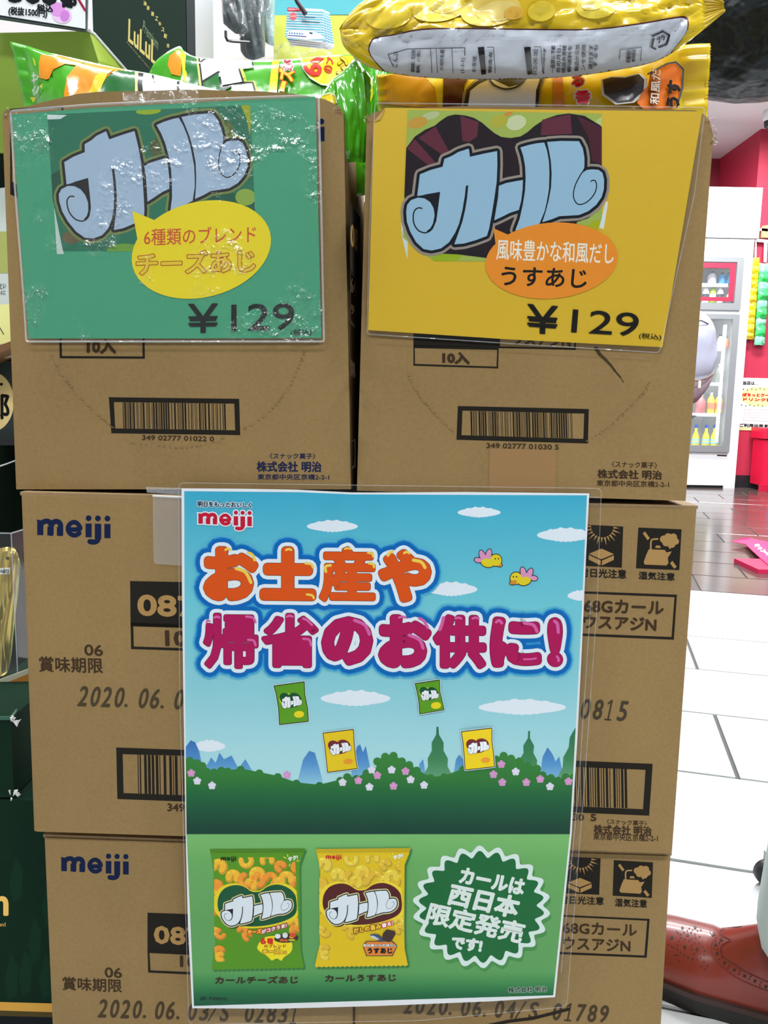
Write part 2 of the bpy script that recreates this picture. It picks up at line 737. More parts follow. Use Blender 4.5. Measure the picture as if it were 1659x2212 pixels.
def tile_proto(name, w_, d_, mat):
    g = 0.0055
    me = MB()
    a = [(-w_ / 2 + g, -d_ / 2 + g), (w_ / 2 - g, -d_ / 2 + g), (w_ / 2 - g, d_ / 2 - g), (-w_ / 2 + g, d_ / 2 - g)]
    b = 0.0012
    i_ = [(-w_ / 2 + g + b, -d_ / 2 + g + b), (w_ / 2 - g - b, -d_ / 2 + g + b), (w_ / 2 - g - b, d_ / 2 - g - b), (-w_ / 2 + g + b, d_ / 2 - g - b)]
    vs = [(x, y, -0.006) for x, y in a] + [(x, y, -0.001) for x, y in a] + [(x, y, 0.0) for x, y in i_]
    fs = [(8, 9, 10, 11)]
    for k in range(4):
        j = (k + 1) % 4
        fs += [(k, j, 4 + j, 4 + k), (4 + k, 4 + j, 8 + j, 8 + k)]
    m_ = bpy.data.meshes.new(name)
    m_.from_pydata(vs, [], fs)
    m_.materials.append(mat)
    return m_


tw = tile_proto('tile', 0.82, 0.41, M_TILEW)
tb = tile_proto('tile', 0.76, 0.379, M_TILEB)
EB = atZ(1500, 1275, 0).dot(e2)               # where the white tiles end
J1 = atZ(1508, 1448, 0).dot(e1)
ang = math.atan2(e1.y, e1.x)


def put_tile(me, a, b):
    o = bpy.data.objects.new('tile', me)
    COL.objects.link(o)
    o.parent = fl
    o.location = te(a, b) - ORG[fl]
    o.rotation_euler = (0, 0, ang)


ORG[fl] = fl.location.copy()
nrow = 11
for r_ in range(nrow):
    b = EB - 0.205 - 0.41 * r_
    off = J1 + (0.41 if (r_ % 2) else 0.0)
    for k in range(-3, 4):
        a = off + 0.41 + 0.82 * k
        if r_ < 12 and a - 0.41 > J1 + 0.41 + 0.05:
            pass
        put_tile(tw, a, b)
for r_ in range(18):
    b = EB + 0.190 + 0.379 * r_
    for k in range(-4, 5):
        a = 0.9 + 0.76 * k + (0.27 * r_) % 0.76
        put_tile(tb, a, b)

# ceiling, walls
o = MB().box((-4, -5, CEIL), (7.5, 11, CEIL + 0.1)).obj('ceiling', M_CEIL); o['kind'] = 'structure'
o = MB().box((-4.1, -5, 0), (-4, 11, CEIL)).obj('wall_left', M_WALLW); o['kind'] = 'structure'
M_REDD = node_mat('shaded_red_wall_paint', lin((138, 30, 52)), 0.55)  # darker copy of the pillar red: the niche's shadow is put into the colour
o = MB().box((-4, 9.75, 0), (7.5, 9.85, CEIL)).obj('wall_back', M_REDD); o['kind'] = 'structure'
# the red pillar beside the drinks cooler
PY = 8.72
pc = atY(1588, 1030, PY)
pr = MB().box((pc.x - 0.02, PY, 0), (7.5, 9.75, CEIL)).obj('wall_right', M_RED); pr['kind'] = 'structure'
bb = MB().box((pc.x - 0.02, PY - 0.012, 0), (7.4, PY + 0.001, 0.135)).obj('baseboard_back', M_BLACK); bb['kind'] = 'structure'
# partition of white pegboard behind the cartons
WB = 2.35
x0, x1 = atY(395, 60, WB).x, atY(745, 60, WB).x
o = MB().box((x0 - 0.9, WB, 0.0), (x1 + 0.1, WB + 0.05, 2.6)).obj('wall_peg', node_mat('pegboard', (0.85, 0.78, 0.78), 0.6)); o['kind'] = 'structure'

# ceiling lights
for i, (x, y) in enumerate(LIGHTS):
    dw = 'behind the viewer' if y < 0 else 'above the cartons' if y < 2 else 'above the first white tiles' if y < 4 else 'above the brown tiles' if y < 6 else 'close to the drinks cooler'
    sw = 'on the far left' if x < 0 else 'in the middle line' if x < 2 else 'on the far right'
    t = thing('ceiling_light', 'long white fluorescent fitting %s, %s' % (dw, sw), 'ceiling light', (x, y, CEIL - 0.07), 'fluorescent fittings on the ceiling')
    MB().box((x - 0.62, y - 0.16, CEIL - 0.07), (x + 0.62, y + 0.16, CEIL)).obj('housing', M_WHITE, t)
    MB().box((x - 0.58, y - 0.12, CEIL - 0.085), (x + 0.58, y + 0.12, CEIL - 0.071)).obj(
        'diffuser', node_mat('lit_diffuser', (0.9, 0.9, 0.9), 0.5, emit=(0.95, 0.98, 1.0), es=9.0), t)
    ld = bpy.data.lights.new('tube_light', 'AREA')
    ld.shape = 'RECTANGLE'
    ld.size, ld.size_y = 1.16, 0.24
    ld.energy = LPOW[i]
    ld.color = (0.95, 0.98, 1.0)
    lo_ = bpy.data.objects.new('tube_light', ld)
    COL.objects.link(lo_)
    lo_.parent = t
    lo_.location = (0, 0, -0.03)


# ================================================================== CARTONS
INK = (32, 29, 24)
NAVY = (18, 28, 58)
TAN = (150, 118, 72)
BROWN = (58, 44, 30)


def clos(name, front_px, pl, depth, label, yaw, top=True, shift=(0, 0)):
    """closed corrugated carton with flaps on top; front_px = TL, TR, BR, BL"""
    TL, TR, BR, BL = [pl.hit(*p) for p in front_px]
    bk = V((-math.sin(yaw), math.cos(yaw), 0)) * depth
    zb = (BR.z + BL.z) / 2
    zt = (TL.z + TR.z) / 2
    for q in (TL, TR): q.z = zt if abs(q.z - zt) < 0.02 else q.z
    c = (TL + TR + BR + BL) / 4 + bk * 0.5
    t = thing(name, label, 'cardboard box', (c.x, c.y, zb), 'unopened snack cartons')
    # body with softly rounded upright edges
    e = 0.005
    fwd = -bk.normalized()
    sd = (TR - TL).normalized()
    def ring(a, b):
        return [a + sd * 0 - fwd * e, a + sd * e * 0.3 - fwd * e * 0.3, a + sd * e, b - sd * e, b - sd * e * 0.3 - fwd * e * 0.3, b - fwd * e,
                b + bk, a + bk]
    lo = ring(BL, BR)
    hi = [p for p in ring(TL, TR)]
    hi = [p - V((0, 0, 0.006)) for p in hi]
    n = 8
    mb = MB().add(lo + hi, [list(range(n))[::-1], [n + i for i in range(n)]] + [[i, (i + 1) % n, n + (i + 1) % n, n + i] for i in range(n)])
    mb.obj('carton_body', M_CARD, t)
    # two top flaps meeting in the middle, edges slightly open
    for k in (0, 1):
        a = TL + bk * (0.004 if k == 0 else 0.505)
        b = TR + bk * (0.004 if k == 0 else 0.505)
        d = bk * 0.49
        up = V((0, 0, 0.0035))
        w_ = V((0, 0, 0.0062))
        q = [a - w_, b - w_, b - w_ + up, a - w_ + up]
        MB().hexa([q[0], q[1], q[2], q[3], q[0] + d, q[1] + d, q[2] + d, q[3] + d]).obj('top_flap', M_CARD2, t)
    return t, (TL, TR, BR, BL)


def barcode(a, BLx, x0, x1, ytop0, ytop1, ybot0, ybot1, col, seed=1, pat=None):
    rnd = random.Random(seed)
    x = x0
    w_ = x1 - x0
    while x < x1 - 1:
        bw = rnd.choice([1.2, 1.2, 1.8, 3.4, 3.6]) * BLx
        gp = rnd.choice([1.5, 1.5, 2.0, 4.2]) * BLx
        xe = min(x + bw, x1)
        f0, f1 = (x - x0) / w_, (xe - x0) / w_
        yt0, yt1 = ytop0 + (ytop1 - ytop0) * f0, ytop0 + (ytop1 - ytop0) * f1
        yb0, yb1 = ybot0 + (ybot1 - ybot0) * f0, ybot0 + (ybot1 - ybot0) * f1
        a._tri((x, yt0), (xe, yt1), (xe + 1.5, yb1), col)
        a._tri((x, yt0), (xe + 1.5, yb1), (x + 1.5, yb0), col)
        x = xe + gp


def frame(a, outer, inner, col):
    for i in range(4):
        j = (i + 1) % 4
        a._tri(outer[i], outer[j], inner[j], col)
        a._tri(outer[i], inner[j], inner[i], col)


def logo_meiji(a, BL, BR, TL, col, outline=None):
    """the rounded lower-case word mark, drawn in a 239 x 97 box"""
    f, sc = aff3([(0, 97), (239, 97), (0, 0)], [BL, BR, TL])

    def dr(extra, c):
        L = lambda pts, w_, sm=5: a.line([f(p) for p in (spline(pts, sm) if sm else pts)], (w_ + extra) * sc, c)
        sq = lambda x0, y0, x1, y1: a.poly([f(p) for p in ((x0 - extra / 2, y0 - extra / 2), (x1 + extra / 2, y0 - extra / 2), (x1 + extra / 2, y1 + extra / 2), (x0 - extra / 2, y1 + extra / 2))], c)
        sq(1, 20, 21, 68)
        a.poly([f(p) for p in ((-1 - extra / 2, 17 - extra / 2), (18, 20 - extra / 2), (22, 30), (6, 34))], c)
        L([(12, 34), (22, 24), (36, 22), (45, 30), (46, 44), (46, 62)], 17)
        L([(46, 40), (52, 26), (66, 22), (76, 30), (77, 44), (77, 62)], 17)
        sq(34, 40, 54, 68.5); sq(65, 40, 85, 69)
        L([(104, 48), (138, 46), (138, 36), (126, 24), (112, 26), (102, 38), (102, 52), (112, 64), (126, 66), (138, 59)], 15)
        sq(102, 42, 140, 51)
        for x in (168, 198, 229):
            a.disk(*f((x, 9.5)), (9.5 + extra / 2) * sc, c, 14)
        sq(158, 27, 178, 72); sq(219, 27, 239, 74)
        sq(188, 27, 209, 76)
        L([(199, 66), (198, 80), (188, 87), (172, 86)], 17)
        a.disk(*f((172, 85)), (7 + extra / 2) * sc, c)
    if outline:
        dr(outline[0], outline[1]); a.lay()
    dr(0, col)


def stamp(a, chars, col, h, lean=8, w_=17, slope=0.0, bold=1.2):
    """date stamped with slanting narrow numerals: [(char, x, y_base)]"""
    for ch, x, y in chars:
        if ch == ' ':
            continue
        if ch == '.':
            a.disk(x + 4, y - 4, 4, col, 8)
            continue
        if ch == '/':
            a.line([(x, y), (x + w_ + 6, y - h)], 3.5, col)
            continue
        if ch == '1':
            a.line([(x + 8, y), (x + 8 + lean, y - h)], 4, col)
            a.line([(x + 8 + lean, y - h), (x + 2 + lean * 0.8, y - h * 0.84)], 4, col)
            a.line([(x + 2, y - 1), (x + 14, y)], 4, col)
            continue
        dx = 0
        ww = w_ * (0.55 if ch == '1' else 1)
        a.text(ch, (x + (3 if ch == '1' else 0), y), (x + ww + (3 if ch == '1' else 0), y + slope * ww), (x + lean, y - h), col, bold=bold, res=3, disks=False)


def icon_kettle(a, q, tan):
    f, sc = aff3([(0, 0), (100, 0), (0, 100)], [q[0], q[1], q[3]])
    P = lambda pts: [f(p) for p in pts]
    a.poly(P([(0, 0), (100, 0), (100, 100), (0, 100)]), INK); a.lay()
    a.poly(P([(27, 52), (64, 52), (68, 58), (80, 55), (76, 64), (72, 70), (74, 84), (70, 90), (20, 90), (17, 84), (22, 66)]), tan)
    a.line(P(spline([(32, 53), (31, 36), (34, 28), (46, 26)], 4)), 4 * sc, tan)
    a.poly(P([(41, 48), (44, 42), (52, 42), (55, 48)]), tan)
    for x, y, r in ((60, 26, 9), (70, 20, 9), (82, 20, 9), (88, 30, 8), (80, 38, 8), (66, 34, 9), (75, 30, 10)):
        a.disk(*f((x, y)), r * sc, tan, 12)
    a.poly(P([(70, 42), (82, 40), (76, 50)]), tan)
    a.poly(P([(11, 14), (16, 9), (28, 25), (23, 30)]), tan)
    a.poly(P([(78, 84), (83, 78), (94, 92), (88, 97)]), tan)
    a.lay()
    a.poly(P([(41, 49), (55, 49), (55, 51), (41, 51)]), INK)


def icon_sun(a, q, tan):
    f, sc = aff3([(0, 0), (100, 0), (0, 100)], [q[0], q[1], q[3]])
    P = lambda pts: [f(p) for p in pts]
    a.poly(P([(0, 0), (100, 0), (100, 100), (0, 100)]), INK); a.lay()
    for k in range(13):
        an = R(4 + 14.4 * k)
        r0, r1 = 27, 41 + (6 if k % 2 else 0)
        c = (50, 2)
        a.poly(P([(c[0] + r0 * math.cos(an - 0.09), c[1] + r0 * math.sin(an - 0.09)), (c[0] + r1 * math.cos(an), c[1] + r1 * math.sin(an)),
                  (c[0] + r0 * math.cos(an + 0.09), c[1] + r0 * math.sin(an + 0.09))]), tan)
    a.poly(P([(20, 70), (50, 56), (80, 68), (50, 82)]), tan)
    a.poly(P([(20, 73), (49, 85), (49, 97), (20, 84)]), tan)
    a.poly(P([(52, 85), (80, 71), (80, 82), (52, 97)]), tan)


def address(a, y0, xs, col, dy=0.0, k=1.0):
    """three lines: product class, company, street; xs = ((l,r),(l,r),(l,r)), y0 = ((top,bottom)...)"""
    for st, (l, r), (t_, b_), bo in zip(('〈スナック菓子〉', '株式会社 明治', '東京都中央区京橋2-2-1'), xs, y0, (0.35, 0.9, 0.35)):
        a.text(st, (l, b_), (r, b_ + dy), (l, t_), col, bold=bo)


# ---- row 3 (bottom)
c3l, _ = clos('cardboard_box', [(92, 1801), (766, 1820), (762, 2420), (118, 2400)], W3, 0.30, 'bottom left brown snack carton in the stack, printed date ending 02831', YAW)
c3r, _ = clos('cardboard_box', [(767, 1820), (1453, 1834), (1418, 2430), (764, 2420)], W3, 0.30, 'bottom right brown snack carton in the stack, pen stroke across its stamped date', YAW)
# ---- row 2
c2l, _ = clos('cardboard_box', [(42, 1064), (767, 1067), (766, 1818), (70, 1796)], W2, 0.30, 'middle left brown snack carton with blue word mark, half behind the poster', YAW)
c2r, _ = clos('cardboard_box', [(768.5, 1067), (1509, 1091), (1455, 1844), (767.5, 1819)], W2, 0.30, 'middle right brown snack carton with warning symbols beside the poster', YAW)


def fixz(t, zt, zb):
    pass


# prints on row 3
a = Art(W3, K=0.80)
logo_meiji(a, (131.6, 1899), (278, 1903), (131.6, 1841), NAVY); a.obj('logo', M_INK, c3l)
a = Art(W3, K=0.80)
a.poly([(318.6, 1971.5), (560, 1980), (560, 2070), (318.6, 2058.5)], INK)
frame(a, [(318.6, 2050), (560, 2060), (560, 2112), (320, 2101)], [(323, 2056), (556, 2066), (556, 2106), (325, 2096)], INK)
a.lay()
a.text('087', (334, 2037), (436, 2042), (334, 2001), TAN, bold=2.0)
a.text('10', (390, 2088), (425, 2090), (390, 2065), BROWN, bold=1.6)
a.obj('product_code', M_INK, c3l)
a = Art(W3, K=0.80)
a.text('06', (227, 2111), (263, 2112.5), (226.5, 2090), BROWN, bold=0.8, res=4)
a.text('賞味期限', (135.5, 2138), (263, 2144), (135, 2110), BROWN, bold=0.7)
stamp(a, [(c, x, 2197 + (x - 211) * 0.033) for c, x in zip('2020.06.03/S02831', (211, 236, 260, 285, 308, 333, 357, 380, 404, 430, 450, 474, 527, 550, 575, 600, 624))], (66, 54, 38), 38, 7, 17, 0.03)
a.obj('printed_date', M_INK, c3l)
a = Art(W3, K=0.80)
icon_sun(a, [(1212, 1850), (1297.4, 1854), (1295, 1933.5), (1209, 1929)], TAN)
icon_kettle(a, [(1326, 1858), (1410.7, 1863), (1406.3, 1940.5), (1323.3, 1934.8)], TAN)
a.text('直射日光注意', (1190, 1951), (1304, 1955), (1190, 1934), INK, bold=0.5)
a.text('湿気注意', (1328.7, 1958), (1397, 1961), (1329, 1941), INK, bold=0.5)
a.obj('warning_symbols', M_INK, c3r)
a = Art(W3, K=0.80)
frame(a, [(1080, 1970), (1403.4, 1985), (1397, 2069), (1080, 2056)], [(1084, 1974), (1398, 1989), (1392, 2064), (1084, 2051)], INK)
a.lay()
a.text('68Gカール', (1217, 2016), (1375, 2022), (1217, 1991), BROWN, bold=1.0)
a.text('ウスアジN', (1217, 2050), (1361, 2056), (1217, 2024), BROWN, bold=1.0)
a.obj('product_name', M_INK, c3r)
a = Art(W3, K=0.80)
stamp(a, [(c, x, 2189 + (x - 871) * 0.045) for c, x in zip('2020.06.04/S01789', (871, 896, 921, 946, 968, 994, 1019, 1042, 1067, 1092, 1113, 1141, 1192, 1218, 1243, 1268, 1293))], (66, 54, 38), 36, 7, 17, 0.04)
a.lay()
for p in ([(1052, 2216), (1100, 2206), (1150, 2200), (1190, 2190), (1228, 2180)],):
    a.line(p, 7, (38, 34, 28))
a.obj('printed_date', M_INK, c3r)

# prints on row 2
a = Art(W2, K=0.80)
logo_meiji(a, (79.6, 1175), (238.7, 1178), (79.6, 1111), NAVY); a.obj('logo', M_INK, c2l)
a = Art(W2, K=0.80)
a.poly([(281, 1255), (520, 1260), (520, 1360), (282, 1353)], INK)
frame(a, [(282, 1345), (520, 1352), (520, 1410), (283, 1402)], [(288, 1352), (514, 1359), (514, 1404), (289, 1396.5)], INK)
a.lay()
a.text('087', (299, 1328), (424, 1332), (299, 1286), TAN, bold=2.4, res=4)
a.text('10', (359, 1394), (402, 1395.5), (358, 1363), BROWN, bold=2.2)
a.obj('product_code', M_INK, c2l)
a = Art(W2, K=0.80)
a.text('06', (183, 1415.5), (222, 1417), (182.5, 1392.5), BROWN, bold=0.8, res=4)
a.text('賞味期限', (85, 1450.5), (222, 1454.5), (84, 1418), BROWN, bold=0.8)
stamp(a, [(c, x, 1524.5 + (x - 167) * 0.036) for c, x in zip('2020.06.04', (167, 193, 218, 245, 268, 297, 322, 346, 374, 398))], (66, 56, 40), 42, 9, 18, 0.036)
a.obj('printed_date', M_INK, c2l)
a = Art(W2, K=0.80)
frame(a, [(251, 1614.6), (520, 1624), (520, 1736), (253.5, 1726)], [(265, 1629), (508, 1636), (508, 1722), (267, 1713)], INK)
barcode(a, 1.6, 297, 500, 1630, 1637, 1714, 1722, INK, 3)
a.text('349', (362, 1752), (398, 1753), (362, 1736), BROWN, bold=0.9)
a.obj('barcode', M_INK, c2l)
a = Art(W2, K=0.80)
icon_sun(a, [(1256, 1133), (1346.3, 1137.3), (1342, 1226), (1253, 1222)], TAN)
icon_kettle(a, [(1378.9, 1139.5), (1472.4, 1143.5), (1466.5, 1232), (1373.7, 1227.6)], TAN)
a.text('直射日光注意', (1232, 1245), (1352.6, 1250), (1232, 1226), INK, bold=0.6)
a.text('湿気注意', (1379.7, 1251), (1457, 1254.5), (1380, 1234.5), INK, bold=0.6)
a.obj('warning_symbols', M_INK, c2r)
a = Art(W2, K=0.80)
frame(a, [(1120, 1272), (1462.4, 1284.6), (1455.6, 1382), (1120, 1368)], [(1124, 1277), (1457, 1290), (1450.5, 1376), (1124, 1363)], INK)
a.lay()
a.text('68Gカール', (1262, 1322), (1432.6, 1327), (1263, 1294), BROWN, bold=1.4)
a.text('ウスアジN', (1260, 1356), (1416, 1363.5), (1261.7, 1328), BROWN, bold=1.4)
a.obj('product_name', M_INK, c2r)
a = Art(W2, K=0.80)
stamp(a, [(c, x, 1552 + (x - 1253) * 0.06) for c, x in zip('0815', (1252, 1279, 1305, 1332))], (62, 54, 42), 42, 9, 18, 0.06)
a.obj('printed_date', M_INK, c2r)
a = Art(W2, K=0.80)
frame(a, [(1120, 1638), (1410, 1650), (1402.4, 1762), (1120, 1750)], [(1130, 1652), (1394.4, 1663), (1389, 1748), (1130, 1737)], INK)
barcode(a, 1.5, 1140, 1360, 1652, 1661, 1738, 1746, INK, 5)
a.text('30', (1238, 1772), (1261, 1773), (1238, 1757.5), BROWN, bold=1.0)
a.text('5', (1276, 1773), (1288, 1774), (1276, 1758.5), BROWN, bold=1.0)
a.obj('barcode', M_INK, c2r)
a = Art(W2, K=0.80)
address(a, ((1769, 1780), (1781.5, 1801), (1799, 1814)), ((1311, 1397), (1283, 1407), (1282, 1421)), BROWN, 4.5)
a.obj('address_print', M_INK, c2r)


# ---- row 1: open cartons, flaps torn off
def open_box(name, pl, fr, top_px, side_px, depth, yaw, label, right_vis=True):
    TL, TR, BR, BL = [pl.hit(*p) for p in fr]
    bk = V((-math.sin(yaw), math.cos(yaw), 0)) * depth
    th = bk.normalized() * 0.0045
    zb = (BL.z + BR.z) / 2
    c = (BL + BR) / 2 + bk * 0.5
    t = thing(name, label, 'cardboard box', (c.x, c.y, zb), 'opened snack cartons on top')
    top = [pl.hit(*p) for p in top_px]
    poly = [BL] + top + [BR]
    MB().slab(poly, th).obj('front_panel', M_CARD, t)
    sx = (BR - BL).normalized() * 0.0045
    # side panels, slightly bowed
    for s_, (F0, F1) in enumerate(((BL, top[0]), (BR, top[-1]))):
        n = 8
        vs = []
        for k in range(n + 1):
            u = k / n
            bow = (side_px if s_ == 1 else 0.004) * math.sin(math.pi * u)
            dirx = sx.normalized() * (1 if s_ else -1)
            for (p, bw) in ((F0, 0.2), (F1, 1.0)):
                q = p + th + (bk - th) * u + dirx * bow * bw
                if p is F1:
                    q = q + V((0, 0, 0.004 * math.sin(9 * u + s_)))
                vs.append(q)
        inn = [q - sx * (1 if s_ else -1) for q in vs]
        m_ = len(vs)
        fs = []
        for k in range(n):
            a_, b_, c_, d_ = 2 * k, 2 * k + 1, 2 * k + 3, 2 * k + 2
            fs += [(a_, b_, c_, d_), (m_ + d_, m_ + c_, m_ + b_, m_ + a_), (b_, m_ + b_, m_ + c_, c_), (a_, d_, m_ + d_, m_ + a_)]
        fs += [(0, m_, m_ + 1, 1), (m_ - 2, m_ - 1, 2 * m_ - 1, 2 * m_ - 2)]
        MB().add(vs + inn, fs).obj('side_panel', M_CARD, t, smooth=False)
    zt = top[0].z - 0.01
    MB().slab([BL + bk, V((BL.x + bk.x, BL.y + bk.y, zt)), V((BR.x + bk.x, BR.y + bk.y, zt)), BR + bk], -th).obj('back_panel', M_CARD, t)
    up = V((0, 0, 0.004))
    q = [BL + th, BR + th, BR + bk - th, BL + bk - th]
    MB().slab([p + up * 0.1 for p in q], up).obj('base_panel', M_CARD, t)
    return t, bk


c1l, bk1 = open_box('cardboard_box', W1L, [(5, 240), (741, 243), (758, 1057), (35, 1057)],
                    [(5, 262), (6, 243), (12, 237), (30, 236), (60, 229), (120, 214), (165, 203), (215, 198), (300, 197), (420, 193), (500, 196), (560, 197), (640, 203),
                     (700, 214), (722, 224), (735, 232), (742, 246)], 0.003, 0.29, R(-2.4),
                    'open brown carton holding green packets, top left of the stack')
c1r, bk2 = open_box('cardboard_box', W1R, [(792, 250), (1538, 262), (1481, 1082), (771, 1060)],
                    [(792, 262), (800, 246), (830, 236), (1000, 229), (1300, 233), (1500, 238), (1522, 247), (1533, 262), (1541, 292)], 0.004, 0.29, YAW,
                    'open brown carton holding yellow packets, top right of the stack')

# torn paper fibres at the upper corners
def tear(parent, pl, pts, seed, mat=M_PAPER):
    rnd = random.Random(seed)
    mb = MB()
    for (x, y) in pts:
        for _ in range(3):
            a_ = (x + rnd.uniform(-5, 5), y + rnd.uniform(-5, 5))
            b_ = (a_[0] + rnd.uniform(-8, 8), a_[1] + rnd.uniform(-3, 8))
            c_ = (a_[0] + rnd.uniform(-5, 5), a_[1] + rnd.uniform(-6, 6))
            P = [pl.hit(*q, 0.001 + rnd.uniform(0, .003)) for q in (a_, b_, c_)]
            mb.slab(P, V((0, -0.0006, 0)))
    mb.obj('torn_paper', mat, parent)['kind'] = 'stuff'


M_TORN = node_mat('torn_fibre', (0.46, 0.38, 0.28), 0.9)
tear(c1l, W1L, [(733, 232), (740, 229), (727, 228), (15, 240)], 2, M_TORN)
tear(c1r, W1R, [(1538, 270), (1542, 285), (1540, 300), (1530, 255), (1546, 309), (790, 256), (795, 252)], 3, M_TORN)

a = Art(W1L, K=0.84)
logo_meiji(a, (540, 322), (701, 320), (540, 258), NAVY)
a.obj('logo', M_INK, c1l)
a = Art(W1L, K=0.84)
frame(a, [(22, 235), (137, 229), (137, 470), (22, 420)], [(26, 239), (133, 233), (133, 466), (26, 392)], INK)
a.obj('printed_frame', M_INK, c1l)
a = Art(W1L, K=0.84)
frame(a, [(126, 650), (311, 650), (313, 775), (129, 774)], [(131, 655), (306, 655), (308, 770), (134, 769)], INK)
a.lay()
a.text('10入', (189, 763), (249, 763), (189, 734), BROWN, bold=2.0)
a.obj('product_code', M_INK, c1l)
a = Art(W1L, K=0.84)
frame(a, [(235, 858), (516.7, 861.5), (519, 940), (240.5, 936)], [(246, 868.5), (506, 872), (508, 929.5), (249, 925.5)], INK)
barcode(a, 1.0, 265, 487, 869, 872, 926, 929, INK, 7)
a.text('349 02777 01022 0', (307, 950.5), (462, 953.5), (307, 940), BROWN, bold=0.55)
a.obj('barcode', M_INK, c1l)
a = Art(W1L, K=0.84)
address(a, ((979, 991), (997, 1019), (1024, 1036)), ((583, 681), (555, 694), (556.5, 711)), (30, 36, 62), 0.5)
a.obj('address_print', M_INK, c1l)
# perforation arc pressed into the board
def perforation(parent, pl, pts, seed):
    rnd = random.Random(seed)
    mb = MB()
    sp = spline(pts, 5)
    for i, (x, y) in enumerate(sp[::1]):
        l = rnd.uniform(4, 8)
        an = rnd.choice([-0.1, 0.9, 0.2])
        a_, b_ = pl.hit(x, y, 0.0004), pl.hit(x + l * math.cos(an), y + l * math.sin(an), 0.0009)
        c_ = pl.hit(x + l * 0.5, y + 2.6, 0.0003)
        mb.slab([a_, b_, c_], V((0, -0.0005, 0)))
    mb.obj('perforation', M_CARD2, parent)['kind'] = 'stuff'


perforation(c1l, W1L, [(110, 768), (128, 805), (150, 835), (180, 868), (215, 902), (240, 922)], 1)
perforation(c1l, W1L, [(524, 925), (565, 900), (598, 865), (625, 830), (645, 785), (655, 755)], 2)
perforation(c1l, W1L, [(280, 955), (340, 962), (400, 966), (450, 955), (480, 945)], 3)
# side print of the left carton
BRl, TRl = W1L.hit(758, 1057), W1L.hit(741, 243)
SP = plane3(BRl + V((0.0055, 0, 0)), TRl + V((0.0085, 0, 0)), BRl + bk1 + V((0.0055, 0, 0)))
a = Art(SP, K=0.84)
a.poly([(755, 437), (778, 470), (776, 612), (756, 582)], INK); a.lay()
a.text('08', (758, 530), (773, 545), (758, 482), TAN, bold=0.8)
frame(a, [(756, 585), (776, 612), (772, 715), (756, 697)], [(758, 590), (774, 614), (770, 709), (758, 692)], INK)
a.text('チ', (758, 675), (768, 685), (758, 655), BROWN, bold=0.6)
a.text('64', (758, 630), (768, 640), (758, 598), BROWN, bold=0.6)
a.obj('side_print', M_INK, c1l)
a = Art(SP, K=0.84)
a.text('賞味', (757, 812), (768, 818), (757, 777), BROWN, bold=0.4)
a.obj('side_print', M_INK, c1l)
a = Art(SP, K=0.84)
frame(a, [(757, 955), (768, 947), (768, 1008), (757, 1016)], [(758.5, 957), (766, 950), (766, 1004), (758.5, 1011)], INK)
a.obj('side_print', M_INK, c1l)

a = Art(W1R, K=0.84)
a.poly([(893, 640), (1077, 644), (1077, 750), (893, 748)], INK)
frame(a, [(893, 745), (1077.5, 750), (1076, 796), (893, 790)], [(896, 752), (1074, 756), (1072.5, 792), (896.5, 786)], INK)
frame(a, [(1077, 640), (1246, 645), (1244, 756), (1077, 752)], [(1080, 644), (1242, 649), (1240, 752), (1080, 748)], INK)
a.lay()
a.text('10入', (957, 784), (1013, 786), (957, 761), BROWN, bold=2.0)
a.text('ウスアジN', (1108, 743), (1232, 749), (1108, 718), BROWN, bold=1.2)
a.obj('product_code', M_INK, c1r)
a = Art(W1R, K=0.84)
frame(a, [(989, 877), (1272, 883.5), (1270, 958), (986, 950)], [(999, 887), (1262, 893.5), (1260, 948), (997, 940)], INK)
barcode(a, 1.0, 1016, 1240, 888, 893, 941, 947, INK, 9)
a.text('349 02777 01030 5', (1051, 968), (1207, 971.5), (1051, 957), BROWN, bold=0.55)
a.obj('barcode', M_INK, c1r)
a = Art(W1R, K=0.84)
address(a, ((996, 1009), (1014, 1033), (1037, 1050)), ((1322, 1419), (1291, 1429.5), (1289, 1445)), BROWN, 3.0)
a.obj('address_print', M_INK, c1r)
a = Art(W1R, K=0.84)
for i, (x, y, w_) in enumerate(((1287, 752, 8), (1296, 766, 8), (1309, 778, 7), (1320, 790, 6), (1329, 802, 5), (1340, 815, 4), (1347, 826, 2))):
    if i:
        a.line([(px_, py_), (x, y)], w_, (62, 52, 36))
    px_, py_ = x, y
a.obj('scuff_mark', M_INK, c1r)
perforation(c1r, W1R, [(1265, 952), (1300, 930), (1330, 905), (1355, 880), (1385, 850), (1400, 825)], 4)
perforation(c1r, W1R, [(880, 810), (900, 850), (925, 880), (950, 905), (975, 930)], 6)
tp = [W1R.hit(*p, 0.0003) for p in ((1058, 968), (1202, 972), (1200, 1064), (1056, 1062))]
MB().slab(tp, V((0, -0.0003, 0))).obj('tape_strip', M_TAPE, c1r)

# ================================================================== LOGO (bubble letters)
def r1(x, y): return (860 + x / 6.9125, 240 + y / 6.9125)
def r2(x, y): return (1060 + x / 5.925, 240 + y / 5.925)


